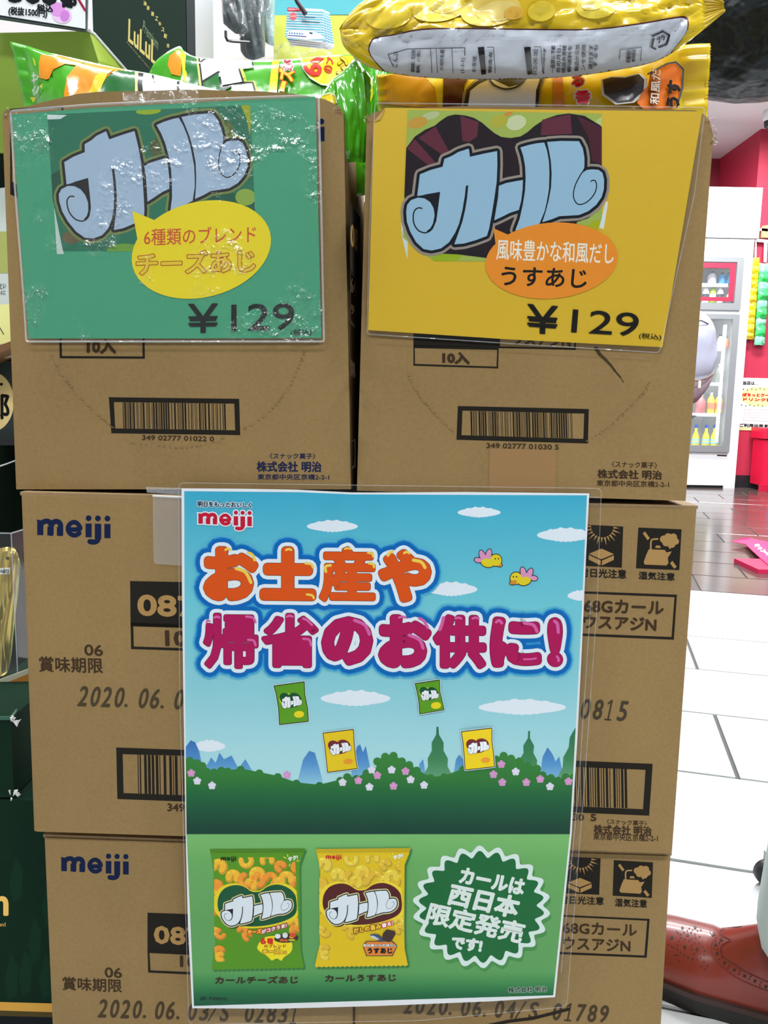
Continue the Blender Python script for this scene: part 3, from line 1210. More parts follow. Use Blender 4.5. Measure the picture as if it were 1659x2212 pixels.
KA = [r1(*p) for p in ((325, 945), (480, 880), (665, 830), (690, 715), (800, 670), (900, 610), (1055, 560), (1072, 682), (1280, 635), (1478, 597),
      (1482, 800), (1472, 1050), (1440, 1280), (1400, 1530), (1360, 1750), (1325, 1865), (1150, 1930), (980, 1978), (838, 1990),
      (900, 1820), (960, 1650), (1000, 1480), (1030, 1300), (1048, 1105), (1012, 1115), (995, 1270), (960, 1480), (910, 1680), (850, 1820),
      (760, 1960), (640, 2050), (500, 2082), (380, 2060), (270, 1960), (180, 1800), (130, 1650), (120, 1500), (135, 1400), (190, 1330),
      (300, 1290), (400, 1305), (480, 1360), (530, 1450), (545, 1560), (520, 1680), (480, 1750), (420, 1795), (455, 1800), (520, 1760), (570, 1640), (590, 1500), (628, 1205), (450, 1245), (285, 1268))]
SPL = [r1(*p) for p in ((355, 1455), (320, 1443), (270, 1460), (235, 1510), (225, 1590), (240, 1690), (300, 1780), (380, 1815), (440, 1808), (500, 1765), (545, 1670))]
BAR = [r2(*p) for p in ((105, 955), (200, 920), (330, 895), (412, 882), (408, 1000), (390, 1150), (360, 1265), (250, 1300), (150, 1350), (45, 1398), (70, 1250), (95, 1100))]
RU1 = [r2(*p) for p in ((380, 465), (480, 435), (590, 412), (685, 402), (720, 500), (745, 640), (752, 800), (745, 1000), (720, 1150), (690, 1280), (625, 1440), (500, 1490), (400, 1520), (315, 1527), (370, 1380), (410, 1200), (440, 1020), (447, 850), (440, 700), (415, 570))]
RU2 = [r2(*p) for p in ((722, 395), (900, 382), (1130, 385), (1180, 480), (1200, 600), (1198, 720), (1170, 780), (1215, 755), (1300, 745), (1380, 752), (1430, 790), (1452, 880), (1448, 1000),
       (1420, 1100), (1350, 1200), (1250, 1280), (1130, 1330), (1000, 1338), (880, 1345), (780, 1385), (660, 1422), (700, 1300), (740, 1150), (772, 980), (780, 800), (770, 640), (745, 500))]
SPR = [r2(*p) for p in ((1282, 900), (1310, 885), (1340, 895), (1355, 950), (1340, 1030), (1290, 1110), (1220, 1170), (1150, 1195), (1100, 1180), (1065, 1120), (1060, 1040), (1085, 940), (1130, 850), (1170, 785), (1215, 755))]
LM = [(907.0, 376.7), (1251.6, 305.0), (981.2, 527.2)]


def curl_logo(a, dst, fillc, line=(24, 28, 36), rim=None, rimw=6.0, linew=6.0, shadow=None):
    f, sc = aff3(LM, dst)
    parts = [KA, BAR, RU1, RU2]
    for wd, c in ((rimw * 2 + linew * 2, rim), (linew * 2, line)):
        if c is None:
            continue
        for p in parts:
            q = [f(x) for x in p]
            a.poly(q, c)
            a.line(q, wd * sc, c, closed=True)
        a.poly([f(r1(*x)) for x in ((285, 1268), (628, 1205), (560, 1640), (530, 1450), (400, 1305))], c)
        a.lay()
    for p in parts:
        a.poly([f(x) for x in p], fillc)
    a.lay()
    a.line([f(x) for x in spline(SPL, 3)], 2.8 * sc, line)
    a.line([f(x) for x in spline(SPR, 3)], 2.4 * sc, line)
    a.poly([f(r1(*x)) for x in ((545, 1560), (570, 1640), (590, 1500), (628, 1205), (400, 1245), (330, 1275), (400, 1305), (480, 1360), (530, 1450))], line)


# ================================================================== POSTER
def cloud(a, cx, cy, w_, h_, col=(226, 236, 244), seed=0):
    rnd = random.Random(seed)
    a.poly(ell(cx, cy, w_ * 0.97, h_ * 0.66, 0, 24), col)
    for k in range(9):
        u = -0.8 + 1.6 * k / 8
        r_ = h_ * (0.5 + 0.5 * (1 - u * u)) * 0.62
        a.poly(ell(cx + u * w_ * 0.82, cy - h_ * 0.30 * (1 - u * u) * (1 if k % 2 else 0.6), w_ * 0.17, r_, 0, 14), col)
        a.poly(ell(cx + u * w_ * 0.78, cy + h_ * 0.30 * (1 - u * u), w_ * 0.14, r_ * 0.8, 0, 14), col)


def lerp(c0, c1, t):
    t = max(0, min(1, t))
    return tuple(c0[i] + (c1[i] - c0[i]) * t for i in range(3))


def grad(stops):
    def f(x, y):
        for (y0, c0), (y1, c1) in zip(stops, stops[1:]):
            if y <= y1:
                return lerp(c0, c1, (y - y0) / (y1 - y0))
        return stops[-1][1]
    return f


KP = 0.98
poster = thing('poster', 'large laminated blue and green advertising poster taped over the carton stack', 'poster', WP.hit(830, 2170) + V((0, 0, 0)))
PAPER = [(392, 1055), (520, 1056), (640, 1058), (760, 1064), (860, 1064), (1000, 1063), (1120, 1064), (1273, 1066), (1266, 1200), (1257, 1400), (1247, 1600), (1235, 1800), (1217, 1980), (1199, 2154),
         (1060, 2163), (820, 2173), (600, 2179), (415, 2178), (406, 2000), (401, 1800), (396, 1500), (393, 1280)]
mb = MB().slab([WP.hit(*p) for p in PAPER], V((0, 0.0006, 0)))
mb.obj('paper_sheet', M_PAPER, poster, label='white bordered poster paper')
PCL = [(398, 1061), (1268, 1069), (1253, 1400), (1231, 1800), (1195, 2150), (419, 2173), (403, 1800), (399, 1400)]
PCLT = [(398, 1061), (640, 1063), (760, 1068), (1268, 1070), (1253, 1400), (1231, 1800), (1195, 2150), (820, 2168), (600, 2174), (419, 2173), (403, 1800), (399, 1400)]
sky = grad([(1060, (58, 166, 198)), (1120, (78, 180, 206)), (1300, (112, 200, 214)), (1480, (140, 206, 216)), (1620, (168, 218, 224)), (1700, (178, 222, 228))])
gnd = grad([(1800, (124, 190, 110)), (1860, (106, 172, 96)), (1990, (98, 162, 92)), (2100, (92, 160, 90)), (2125, (60, 138, 76)), (2150, (24, 104, 62)), (2175, (14, 84, 56))])
a = Art(WP, K=KP, clip=PCL)
a.poly([(398, 1061), (640, 1063), (760, 1068), (1268, 1070), (1253, 1400), (1231, 1802), (403, 1802), (399, 1400)], sky)
a.poly([(403, 1802), (1231, 1802), (1195, 2150), (820, 2168), (600, 2174), (419, 2173)], gnd)
a.lay()
for i, q in enumerate(((718, 1137, 57, 16), (1035, 1107, 48, 14), (1222, 1156, 64, 19), (975, 1273, 58, 19), (1252, 1287, 27, 14), (768, 1509, 78, 21), (1128, 1528, 98, 21), (452, 1612, 36, 16))):
    cloud(a, *q, seed=i)
a.lay()
hill = grad([(1600, (52, 112, 180)), (1650, (86, 150, 205)), (1690, (140, 196, 220))])
for pts in ([(396, 1700), (400, 1615), (412, 1599), (422, 1604), (430, 1622), (438, 1660), (440, 1700)],
            [(436, 1700), (446, 1655), (456, 1636), (466, 1648), (474, 1626), (484, 1640), (500, 1632), (515, 1660), (530, 1640), (560, 1690)],
            [(640, 1700), (655, 1640), (668, 1622), (680, 1626), (690, 1660), (700, 1700)],
            [(755, 1700), (763, 1640), (772, 1612), (778, 1608), (784, 1625), (790, 1611), (798, 1650), (806, 1700)],
            [(975, 1700), (985, 1640), (992, 1630), (1000, 1640), (1010, 1700)],
            [(1072, 1700), (1080, 1630), (1085, 1627), (1095, 1700)],
            [(1164, 1700), (1172, 1635), (1183, 1614), (1194, 1630), (1200, 1645), (1208, 1634), (1222, 1700)],
            [(900, 1700), (906, 1650), (914, 1640), (924, 1700)]):
    a.poly(pts, hill)
a.lay()
tree = grad([(1560, (34, 108, 78)), (1640, (60, 132, 82)), (1690, (110, 170, 130))])


def cyp(ax, ay, bx0, bx1, by):
    n = 7
    L = [(ax + (bx0 - ax) * (k / n) ** 0.85 + (3 if k % 2 else -2), ay + (by - ay) * k / n) for k in range(n + 1)]
    Rr = [(ax + (bx1 - ax) * (k / n) ** 0.85 + (-3 if k % 2 else 2), ay + (by - ay) * k / n) for k in range(n + 1)]
    a.poly(L + Rr[::-1], tree)


cyp(945, 1570, 914, 978, 1690)
cyp(1143, 1579, 1112, 1168, 1690)
cyp(1250, 1550, 1200, 1290, 1700)
a.lay()
bush = grad([(1630, (52, 130, 52)), (1680, (44, 122, 50)), (1730, (14, 96, 56)), (1795, (0, 62, 46))])
top = [(396, 1650), (410, 1641), (425, 1646), (437, 1652), (446, 1664), (462, 1666), (478, 1662), (492, 1664), (520, 1660), (560, 1668), (600, 1676), (640, 1690), (690, 1695), (735, 1684),
       (750, 1676), (770, 1680), (792, 1668), (812, 1664), (815, 1642), (832, 1632), (850, 1630), (868, 1642), (884, 1650), (900, 1662), (930, 1678), (960, 1676), (1000, 1660), (1040, 1655), (1060, 1650), (1072, 1638),
       (1088, 1630), (1104, 1636), (1122, 1642), (1140, 1652), (1160, 1658), (1172, 1672), (1190, 1678), (1205, 1684), (1222, 1676), (1240, 1676), (1260, 1680)]
a.poly(top + [(1260, 1802), (396, 1802)], bush)
for (x, y) in top[::1]:
    a.disk(x, y + 3, 9, bush(x, y + 3), 12)
a.poly([(396, 1801), (1260, 1801), (1260, 1806), (396, 1806)], (118, 186, 106))
a.lay()
PK, WF = (214, 150, 200), (222, 218, 236)
for (x, y, c) in ((413, 1670, PK), (426, 1687, WF), (458, 1697, WF), (803, 1663, WF), (815, 1675, PK), (774, 1686, PK), (798, 1700, WF), (850, 1698, PK), (846, 1663, WF), (876, 1666, PK), (887, 1684, WF),
                  (1083, 1651, PK), (1114, 1667, WF), (1066, 1673, PK), (1085, 1690, PK), (1137, 1690, PK), (1167, 1683, PK), (1188, 1699, WF), (1228, 1688, PK), (740, 1690, WF), (620, 1674, PK), (916, 1696, WF)):
    for k in range(5):
        an = R(72 * k - 90)
        a.disk(x + 5 * math.cos(an), y + 5 * math.sin(an), 4, c, 8)
    a.disk(x, y, 3.4, tuple(min(255, v + 12) for v in c), 8)
# two little birds
for (cx, cy, fl_) in ((1059, 1210, 1), (1127, 1249, -1)):
    f = lambda x, y: (cx + x * fl_, cy + y)
    a.lay()
    BK, YL, LP = (40, 30, 30), (225, 205, 40), (220, 150, 190)
    for (ex, c) in ((1.6, BK), (0, None)):
        for sh, cc in ((ell(*f(-6, 6), 14 + ex, 9 + ex, 12 * fl_, 20), YL), (ell(*f(-16, -8), 6 + ex, 14 + ex, -24 * fl_, 20), LP), (ell(*f(-4, -10), 6 + ex, 14 + ex, 14 * fl_, 20), LP),
                       (ell(*f(-26, 0), 8 + ex, 5 + ex, 10, 16), LP), (ell(*f(12, 0), 12.5 + ex, 12.5 + ex, 0, 24), YL), (ell(*f(18, 9), 8 + ex, 4.5 + ex, 20 * fl_, 14), (214, 140, 50))):
            a.poly(sh, c or cc)
        a.lay()
    a.disk(*f(11, -3), 1.6, BK); a.disk(*f(18, -3), 1.6, BK)
a.obj('landscape_print', M_PRINT, poster)

# word mark and slogan
a = Art(WP, K=KP); a.L = 12
logo_meiji(a, (428, 1144), (544, 1147), (428, 1101), (196, 22, 52), outline=(12, (222, 234, 242)))
a.text('明日をもっとおいしく', (427, 1094.5), (543, 1097), (427, 1083), (24, 30, 48), bold=0.45, outline=[(2.0, (200, 224, 234))])
a.obj('logo', M_PRINT, poster)

# headline
ORA, MAG = (222, 84, 18), (176, 18, 88)
WHT, BLU, BL2 = (226, 238, 246), (0, 104, 184), (48, 150, 204)
rows = [('お', 439, 1180, 558, 1298, ORA, 8.5), ('土', 561, 1180, 683, 1297, ORA, 9), ('産', 689, 1180, 811, 1300, ORA, 4.8), ('や', 817, 1186, 932, 1301, ORA, 8.5),
        ('帰', 439, 1324, 558, 1444, MAG, 4.4), ('省', 565, 1324, 688, 1442, MAG, 5.0), ('の', 694, 1331, 806, 1437, MAG, 9), ('お', 817, 1327, 932, 1443, MAG, 8.5),
        ('供', 935, 1327, 1051, 1444, MAG, 6.4), ('に', 1058, 1332, 1170, 1442, MAG, 8.5), ('!', 1182, 1333, 1216, 1440, MAG, 8.5)]
a = Art(WP, K=KP, clip=PCL, eps=0.0001); a.L = 5
for (wd, c) in ((24, (92, 184, 214)), (21, BL2), (18, BLU), (9, WHT), (0.9, (60, 20, 40)), (0, None)):
    for (ch, X0, Y0, X1, Y1, cc, b) in rows:
        r_ = b + wd
        a.text(ch, (X0 + b, Y1 - b), (X1 - b, Y1 - b + 1.2), (X0 + b, Y0 + b), c or cc, bold=r_, nd=12, res=3)
    a.lay()
hy, hp = (240, 208, 84), (216, 100, 168)
for (p, c, w_) in (([(487, 1188), (492, 1185), (498, 1188)], hy, 5), ([(536, 1194), (545, 1198), (550, 1210)], hy, 6), ([(510, 1228), (530, 1236), (542, 1258)], hy, 7), ([(618, 1188), (624, 1186), (629, 1188)], hy, 5),
                   ([(660, 1217), (672, 1219), (676, 1226)], hy, 5), ([(663, 1284), (674, 1286), (678, 1292)], hy, 5), ([(745, 1186), (751, 1184), (757, 1186)], hy, 4), ([(795, 1194), (804, 1196), (806, 1202)], hy, 5),
                   ([(704, 1235), (703, 1224), (714, 1221)], hy, 6), ([(797, 1217), (806, 1219), (808, 1225)], hy, 5), ([(838, 1200), (842, 1194), (848, 1192)], hy, 6), ([(873, 1195), (878, 1192), (884, 1195)], hy, 5),
                   ([(893, 1210), (910, 1214), (918, 1226)], hy, 7),
                   ([(446, 1345), (448, 1340), (453, 1342)], hp, 4), ([(463, 1334), (469, 1332), (474, 1334)], hp, 5), ([(532, 1332), (546, 1334), (552, 1344)], hp, 5), ([(536, 1382), (548, 1384), (552, 1394)], hp, 5),
                   ([(620, 1332), (626, 1330), (632, 1332)], hp, 5), ([(655, 1336), (664, 1340), (674, 1350)], hp, 5), ([(655, 1380), (668, 1382), (672, 1394)], hp, 5), ([(766, 1340), (788, 1350), (798, 1370)], hp, 7),
                   ([(862, 1334), (870, 1332), (876, 1334)], hp, 5), ([(906, 1336), (916, 1342), (924, 1356)], hp, 6), ([(884, 1372), (906, 1382), (914, 1400)], hp, 7), ([(958, 1334), (954, 1350), (950, 1360)], hp, 7),
                   ([(984, 1336), (990, 1334), (996, 1336)], hp, 5), ([(1021, 1336), (1028, 1334), (1034, 1336)], hp, 5), ([(1072, 1344), (1078, 1340), (1084, 1346)], hp, 6), ([(1132, 1346), (1152, 1350), (1160, 1364)], hp, 7),
                   ([(1198, 1342), (1204, 1348), (1206, 1366)], hp, 7), ([(1203, 1418), (1207, 1424), (1206, 1428)], hp, 5), ([(1132, 1424), (1146, 1424), (1158, 1422)], hp, 4)):
    a.line(spline(p, 4), w_, c)
a.obj('headline_print', M_PRINT, poster)

# small packets in the picture
a = Art(WP, K=KP); a.L = 10
for (out, base, hump, blob, dst, hb) in (
        ([(592, 1482), (657, 1473), (658, 1500), (664, 1530), (666, 1558), (604, 1565), (602, 1530), (597, 1500)], (92, 158, 34), (20, 84, 44), (235, 215, 30), [(609.5, 1510.3), (644.8, 1504.2), (620.2, 1529.1)], (646, 1543)),
        ([(698, 1584), (763, 1576), (765, 1610), (768, 1640), (772, 1660), (708, 1668), (705, 1640), (702, 1610)], (232, 200, 14), (110, 30, 36), (232, 150, 40), [(714.2, 1612.7), (750.4, 1604.4), (725.8, 1629.5)], (752, 1645)),
        ([(897, 1477), (949, 1469), (950, 1495), (955, 1515), (959, 1533), (907, 1542), (905, 1515), (902, 1498)], (92, 158, 34), (20, 84, 44), (235, 215, 30), [(911.1, 1495.6), (941.5, 1491.5), (919.8, 1512.3)], (942, 1524)),
        ([(997, 1581), (1062, 1573), (1062, 1600), (1066, 1630), (1068, 1656), (1005, 1663), (1003, 1630), (1000, 1600)], (236, 206, 14), (110, 30, 36), (232, 150, 40), [(1012.4, 1610.1), (1050, 1602), (1022.5, 1627.5)], (1049, 1642))):
    a.poly(out, (30, 30, 30)); a.line(out, 5.2, (215, 230, 235), closed=True, nd=6); a.lay()
    a.line(out, 2.4, (30, 30, 30), closed=True, nd=6); a.poly(out, (30, 30, 30)); a.lay(); a.poly([((x - out[0][0]) * 0.985 + out[0][0] + 0.6, (y - out[0][1]) * 0.985 + out[0][1] + 0.6) for x, y in out], base); a.lay()
    f, sc = aff3(LM, dst)
    a.poly([f(p) for p in ell(1050, 385, 205, 120, -8, 30)], (190, 220, 40) if base[0] < 150 else (232, 180, 30)); a.lay()
    a.poly([f(p) for p in ell(975, 365, 115, 105, 0, 24)], hump); a.poly([f(p) for p in ell(1170, 350, 130, 105, 0, 24)], hump)
    a.poly([f(p) for p in ell(1080, 430, 170, 90, -8, 24)], hump); a.lay()
    curl_logo(a, dst, (236, 240, 242), rim=None, linew=7)
    a.lay()
    a.poly(ell(hb[0], hb[1], 11, 7.5 if base[0] < 150 else 6, -4, 20 if base[0] < 150 else 6), blob)
a.obj('packet_pictures', M_PRINT, poster)

# the two product photographs at the foot of the poster
def puff(a, cx, cy, r, rot, wd, col, span=230, k=1.0):
    pts = ell(cx, cy, r, r * k, rot, 10, 0, span)
    dk = tuple(v * 0.84 for v in col)
    a.line(pts, wd, dk)
    a.lay()
    a.line([(x - wd * 0.10, y - wd * 0.14) for x, y in pts], wd * 0.74, col)
    a.line([(x - wd * 0.2, y - wd * 0.24) for x, y in pts[2:7]], wd * 0.24, tuple(min(255, v * 1.12 + 8) for v in col), nd=6)
    a.L -= 1


HUMP = [(150, 830), (180, 700), (260, 600), (380, 550), (500, 545), (600, 580), (700, 645), (780, 655), (860, 640), (960, 570), (1080, 535), (1200, 545), (1320, 600), (1400, 680), (1430, 760), (1440, 950), (1370, 1060),
        (1200, 1140), (1000, 1190), (800, 1215), (600, 1210), (400, 1150), (250, 1060), (170, 960)]


def bag_photo(a, ox, oy, base, hump, puffc, rimc, out, crimp, kind):
    g = lambda x, y: (ox + x / 7.54, oy + y / 7.54)
    a.poly([(x + 4, y + 4) for x, y in out], (58, 120, 62)); a.lay()
    a.poly(out, base); a.lay()
    a.poly(crimp, tuple(v * 0.88 for v in base))
    cl = a.clip
    xs = [p[0] for p in out]
    a.clip = [g(95, 90), g(1478, 90), g(1490, 1600), g(1500, 1790), g(110, 1790), g(95, 1500)]
    for (x, y, r_, rot, wd, c) in ((180, 250, 75, 180, 130, 0), (620, 150, 85, -40, 90, 0), (960, 140, 80, 150, 95, 0), (1180, 250, 60, 110, 105, 1), (1440, 260, 50, 100, 110, 1), (410, 420, 70, 160, 130, 0),
                                   (620, 470, 90, 20, 110, 1), (800, 380, 80, 120, 120, 0), (820, 470, 80, 200, 120, 1), (1020, 460, 80, 190, 110, 1), (1280, 450, 80, 150, 120, 0), (1440, 520, 70, 160, 120, 1), (140, 560, 50, 200, 130, 1),
                                   (120, 720, 60, 100, 120, 0), (120, 950, 60, 120, 110, 1), (700, 540, 60, 180, 120, 0), (1150, 520, 60, 180, 110, 0),
                                   (1400, 1180, 70, 200, 110, 0), (1420, 1290, 60, 120, 100, 1), (200, 1340, 60, 20, 80, 1), (560, 1300, 60, 200, 90, 1), (640, 1380, 50, 100, 80, 1), (180, 1640, 60, 90, 110, 1), (200, 1720, 50, 60, 90, 0), (110, 1300, 40, 90, 80, 0)):
        q = g(x, y)
        puff(a, q[0], q[1], r_ / 7.54, rot, wd / 7.54, puffc[c])
    a.lay(2)
    hp_ = [g(*p) for p in HUMP]
    cx, cy = g(790, 880)
    a.poly([(cx + (x - cx) * 1.1, cy + (y - cy) * 1.09) for x, y in spline(hp_, 3, True)], rimc); a.lay()
    a.poly(spline(hp_, 3, True), hump); a.lay()
    a.clip = cl
    dst = [g(275, 850), g(1190, 660), g(515, 1168)]
    f, sc = aff3(LM, dst)
    a.poly([(x + 2, y + 3.5) for x, y in [f(p) for p in KA]], tuple(v * 0.5 for v in hump))
    a.line([(x + 2, y + 4) for x, y in [f(p) for p in KA]], 5, tuple(v * 0.5 for v in hump), closed=True)
    a.line([(x + 1, y + 4) for x, y in [f(p) for p in RU1 + RU2]], 4, tuple(v * 0.5 for v in hump), closed=True)
    a.lay()
    curl_logo(a, dst, (222, 230, 236), rim=(214, 208, 150), rimw=7, linew=7)
    a.lay()
    T = lambda st, bl, br, tl, c, **k: a.text(st, g(*bl), g(*br), g(*tl), c, **k)
    logo_meiji(a, g(200, 165), g(455, 165), g(200, 75), (24, 40, 20) if kind == 0 else (200, 24, 30))
    T('サク!', (1305, 160), (1455, 120), (1300, 90), (235, 240, 230), bold=0.8)
    for p in (((1230, 85), (1262, 105)), ((1290, 45), (1296, 80)), ((1440, 150), (1475, 142)), ((1318, 230), (1330, 200))):
        a.line([g(*p[0]), g(*p[1])], 2.2, (228, 220, 60))
    if kind == 0:
        T('チーズ', (645, 1345), (860, 1325), (645, 1275), (250, 190, 40), bold=0.9, outline=[(2.2, (190, 44, 20))])
        T('がコクうま!', (870, 1335), (1275, 1225), (865, 1275), (232, 238, 236), bold=0.5, outline=[(1.9, (196, 30, 60))])
        blob = [(830, 1480), (900, 1400), (1040, 1370), (1200, 1380), (1340, 1440), (1370, 1540), (1340, 1640), (1230, 1720), (1190, 1775), (1130, 1740), (1080, 1750), (1030, 1770), (960, 1700), (860, 1640), (795, 1570)]
        a.poly([g(*p) for p in spline(blob, 3, True)], (240, 222, 30))
        a.lay()
        T('6', (855, 1500), (935, 1500), (855, 1405), (214, 36, 24), bold=1.2)
        T('種', (960, 1498), (1052, 1498), (960, 1412), (214, 36, 24), bold=0.9)
        T('のブレンド', (910, 1562), (1262, 1562), (910, 1508), (190, 60, 24), bold=0.4)
        T('チーズ', (888, 1672), (1165, 1660), (885, 1588), (240, 205, 40), bold=0.8, outline=[(1.8, (140, 50, 20))])
        T('あじ', (1170, 1665), (1280, 1665), (1170, 1612), (240, 205, 40), bold=0.4, outline=[(1.2, (140, 50, 20))])
        a.poly([g(*p) for p in ell(1270, 1410, 200, 72, -3, 28)], (60, 44, 34)); a.lay()
        for (x, y, rx, ry, c) in ((1130, 1375, 48, 40, (226, 234, 238)), (1250, 1360, 44, 46, (220, 226, 224)), (1375, 1360, 50, 40, (214, 80, 40)), (1360, 1390, 40, 20, (236, 200, 40)), (1200, 1440, 40, 24, (200, 96, 40)), (1265, 1446, 34, 24, (196, 90, 36)), (1360, 1438, 60, 18, (190, 190, 60))):
            a.poly([g(*p) for p in ell(x, y, rx, ry, 0, 14)], c)
    else:
        T('だしの旨み', (662, 1355), (1103, 1275), (655, 1275), (240, 200, 50), bold=0.8, outline=[(2.2, (120, 50, 20))])
        T('香る!', (1120, 1265), (1295, 1215), (1110, 1200), (236, 236, 232), bold=0.4, outline=[(2.0, (206, 40, 40))])
        hx = [(860, 1480), (1290, 1480), (1372, 1560), (1290, 1725), (860, 1725), (800, 1560)]
        a.poly([g(*p) for p in hx], (70, 62, 66)); a.lay()
        a.poly([g(1086 + (x - 1086) * 0.94, 1604 + (y - 1604) * 0.9) for x, y in hx], (222, 128, 46)); a.lay()
        T('うすあじ', (885, 1682), (1285, 1680), (885, 1598), (24, 20, 20), bold=1.1)
        T('風味豊かな和風だし', (808, 1572), (1362, 1572), (808, 1530), (220, 220, 220), bold=0.2, outline=[(0.9, (90, 80, 80))])
        a.poly([g(x - 70, y + 28) for x, y in ((985, 1350), (1060, 1335), (1130, 1345), (1200, 1395), (1255, 1440), (1190, 1470), (1100, 1430), (1020, 1400))], (64, 74, 96))
        a.poly([g(x - 70, y + 32) for x, y in ((990, 1358), (1060, 1365), (1150, 1420), (1100, 1428), (1020, 1398))], (190, 196, 202))
        a.poly([g(x - 70, y + 28) for x, y in ((1200, 1330), (1260, 1262), (1400, 1290), (1410, 1340), (1350, 1440), (1300, 1475), (1190, 1430))], (62, 42, 34))


a = Art(WP, K=KP); a.L = 6
zig = lambda x0, x1, y0, y1, n: [(x0 + (x1 - x0) * k / n, y0 + (y1 - y0) * k / n + (1.2 if k % 2 else -1.2)) for k in range(n + 1)]
bag_photo(a, 450, 1840, (86, 150, 22), (8, 84, 50), [(250, 186, 50), (240, 152, 46)], (232, 212, 36),
          [(453, 1834), (660, 1833), (655, 1845), (647, 1868), (648, 2000), (649, 2050), (657, 2090)] + zig(655, 457, 2091, 2095, 40) + [(461, 2060), (465, 2040), (463, 1980), (461, 1880), (456, 1850)],
          [(453, 1834), (660, 1833), (657, 1842), (455, 1843)], 0)
bag_photo(a, 677, 1836.5, (226, 194, 14), (84, 26, 28), [(236, 206, 70), (226, 186, 52)], (240, 216, 50),
          [(682, 1834), (887, 1832), (883, 1846), (874, 1868), (873, 2000), (874, 2050), (881, 2085)] + zig(880, 680, 2086, 2089, 40) + [(686, 2060), (691, 2040), (690, 1980), (692, 1880), (686, 1850)],
          [(682, 1834), (887, 1832), (884, 1841), (684, 1843)], 1)
a.obj('product_pictures', M_PRINT, poster)

a = Art(WP, K=KP); a.L = 6
bc = (1040, 1959)
def badge(r0, r1_, n=22, ph=0.1, sq=(1.0, 0.89)):
    o = []
    for k in range(n * 10):
        an = 2 * math.pi * k / (n * 10)
        u = (n * an / (2 * math.pi) + ph) % 1
        w_ = 0.5 - 0.5 * math.cos(2 * math.pi * u)
        rr = r0 + (r1_ - r0) * w_ ** 0.8
        o.append((bc[0] + rr * math.cos(an) * sq[0], bc[1] + rr * math.sin(an) * sq[1]))
    return o
a.poly([(x + 3, y + 8) for x, y in badge(134, 149)], (72, 142, 76)); a.lay()
a.poly(badge(133, 149), (218, 234, 228)); a.lay()
a.poly(badge(119, 136), (10, 104, 50)); a.lay()
a.text('カールは', (992, 1906), (1128, 1933), (999, 1874), (222, 232, 226), bold=2.0)
a.text('西日本', (965.5, 1952), (1113, 1983), (978, 1909), (222, 232, 226), bold=2.3)
a.text('限定発売', (919, 1993), (1123, 2038), (932, 1950), (222, 232, 226), bold=1.9)
a.text('です!', (975, 2048), (1038, 2056), (979, 2023), (222, 232, 226), bold=2.0)
a.obj('badge_print', M_PRINT, poster)
a = Art(WP, K=KP); a.L = 6
a.text('カールチーズあじ', (465, 2125), (643, 2124), (466, 2110), (56, 46, 26), bold=1.0)
a.text('カールうすあじ', (702.6, 2121), (855, 2119), (703, 2107), (56, 46, 26), bold=1.0)
a.text('株式会社 明治', (1098, 2145), (1181, 2142), (1098, 2133), (30, 50, 40), bold=0.4, outline=[(1.5, (170, 205, 180))])
a.text('© Nitto', (431, 2161), (490, 2161), (434, 2153), (16, 50, 40), bold=0.2)
a.obj('caption_print', M_PRINT, poster)


# clear laminating pouch round the poster
def rrect(pts, r_, n=5):
    out = []
    k = len(pts)
    for i in range(k):
        p, a_, b_ = V(pts[i]), V(pts[i - 1]), V(pts[(i + 1) % k])
        u, v = (a_ - p).normalized(), (b_ - p).normalized()
        p0, p1 = p + u * r_, p + v * r_
        for j in range(n + 1):
            t = j / n
            q = p0 * (1 - t) ** 2 + p * 2 * t * (1 - t) + p1 * t * t
            out.append((q.x, q.y))
    return out


def film(name, pl, outline, off, mat, parent, thick=0.0004, label=None, inner=None):
    """a see-through sheet with real thickness, subdivided so its wrinkles shade"""
    P = [pl.hit(x, y, off) for x, y in outline]
    return MB().slab(P, pl.N * thick).obj(name, mat, parent, label=label)


film('laminate_film', WP, rrect([(386, 1043), (1299, 1055), (1290, 1300), (1262, 1700), (1224, 2175), (900, 2205), (408, 2213), (399, 1900), (388, 1500)], 12), 0.0022, M_FILM, poster)
# glossy seam of the pouch
FE = film_mat('film_edge', 0.3, 20, 0.16)


def rim_tube(pl, outline, off, r_, parent, mat=None):
    P = [pl.hit(x, y, off) for x, y in outline]
    P.append(P[0])
    MB().tube(P, r_, 5).obj('film_edge', mat or FE, parent)


rim_tube(WP, rrect([(386, 1043), (1299, 1055), (1290, 1300), (1262, 1700), (1224, 2175), (900, 2205), (408, 2213), (399, 1900), (388, 1500)], 12), 0.0024, 0.0004, poster)
for seg in ([(1295, 1075), (1272, 1074)], [(1276, 1300), (1250, 1700), (1212, 2100)]):
    MB().tube([WP.hit(*p, 0.0026) for p in seg], 0.0006, 5).obj('film_edge', FE, poster)
# older card pocket taped left of the poster
pk = thing('card_pocket', 'clear plastic card pocket stuck on the middle left carton beside the poster', 'plastic pocket', W2.hit(365, 1215))
film('pocket_film', W2, rrect([(330, 1070), (398, 1072), (398, 1222), (332, 1218)], 10), 0.002, film_mat('pocket_film', 0.12, 20, 0.16), pk)
MB().tube([W2.hit(330, 1071, 0.003), W2.hit(397, 1074, 0.003)], 0.0014, 6).obj('pocket_edge', film_mat('pocket_edge', 0.05, 10, 0.5), pk)
tpz = thing('clear_tape', 'shiny clear tape strip crossing the carton joint left of the poster', 'tape', W2.hit(360, 1075))
film('tape_strip', wplane(0.826), [(315, 1052), (392, 1054), (392, 1068), (318, 1064)], 0.001, film_mat('tape_film', 1.0, 60, 0.2, dist=0.03), tpz)

# ================================================================== PRICE SIGNS
def sign_plane(TLp, TRp, BRp, BLp, zt, zb):
    pass


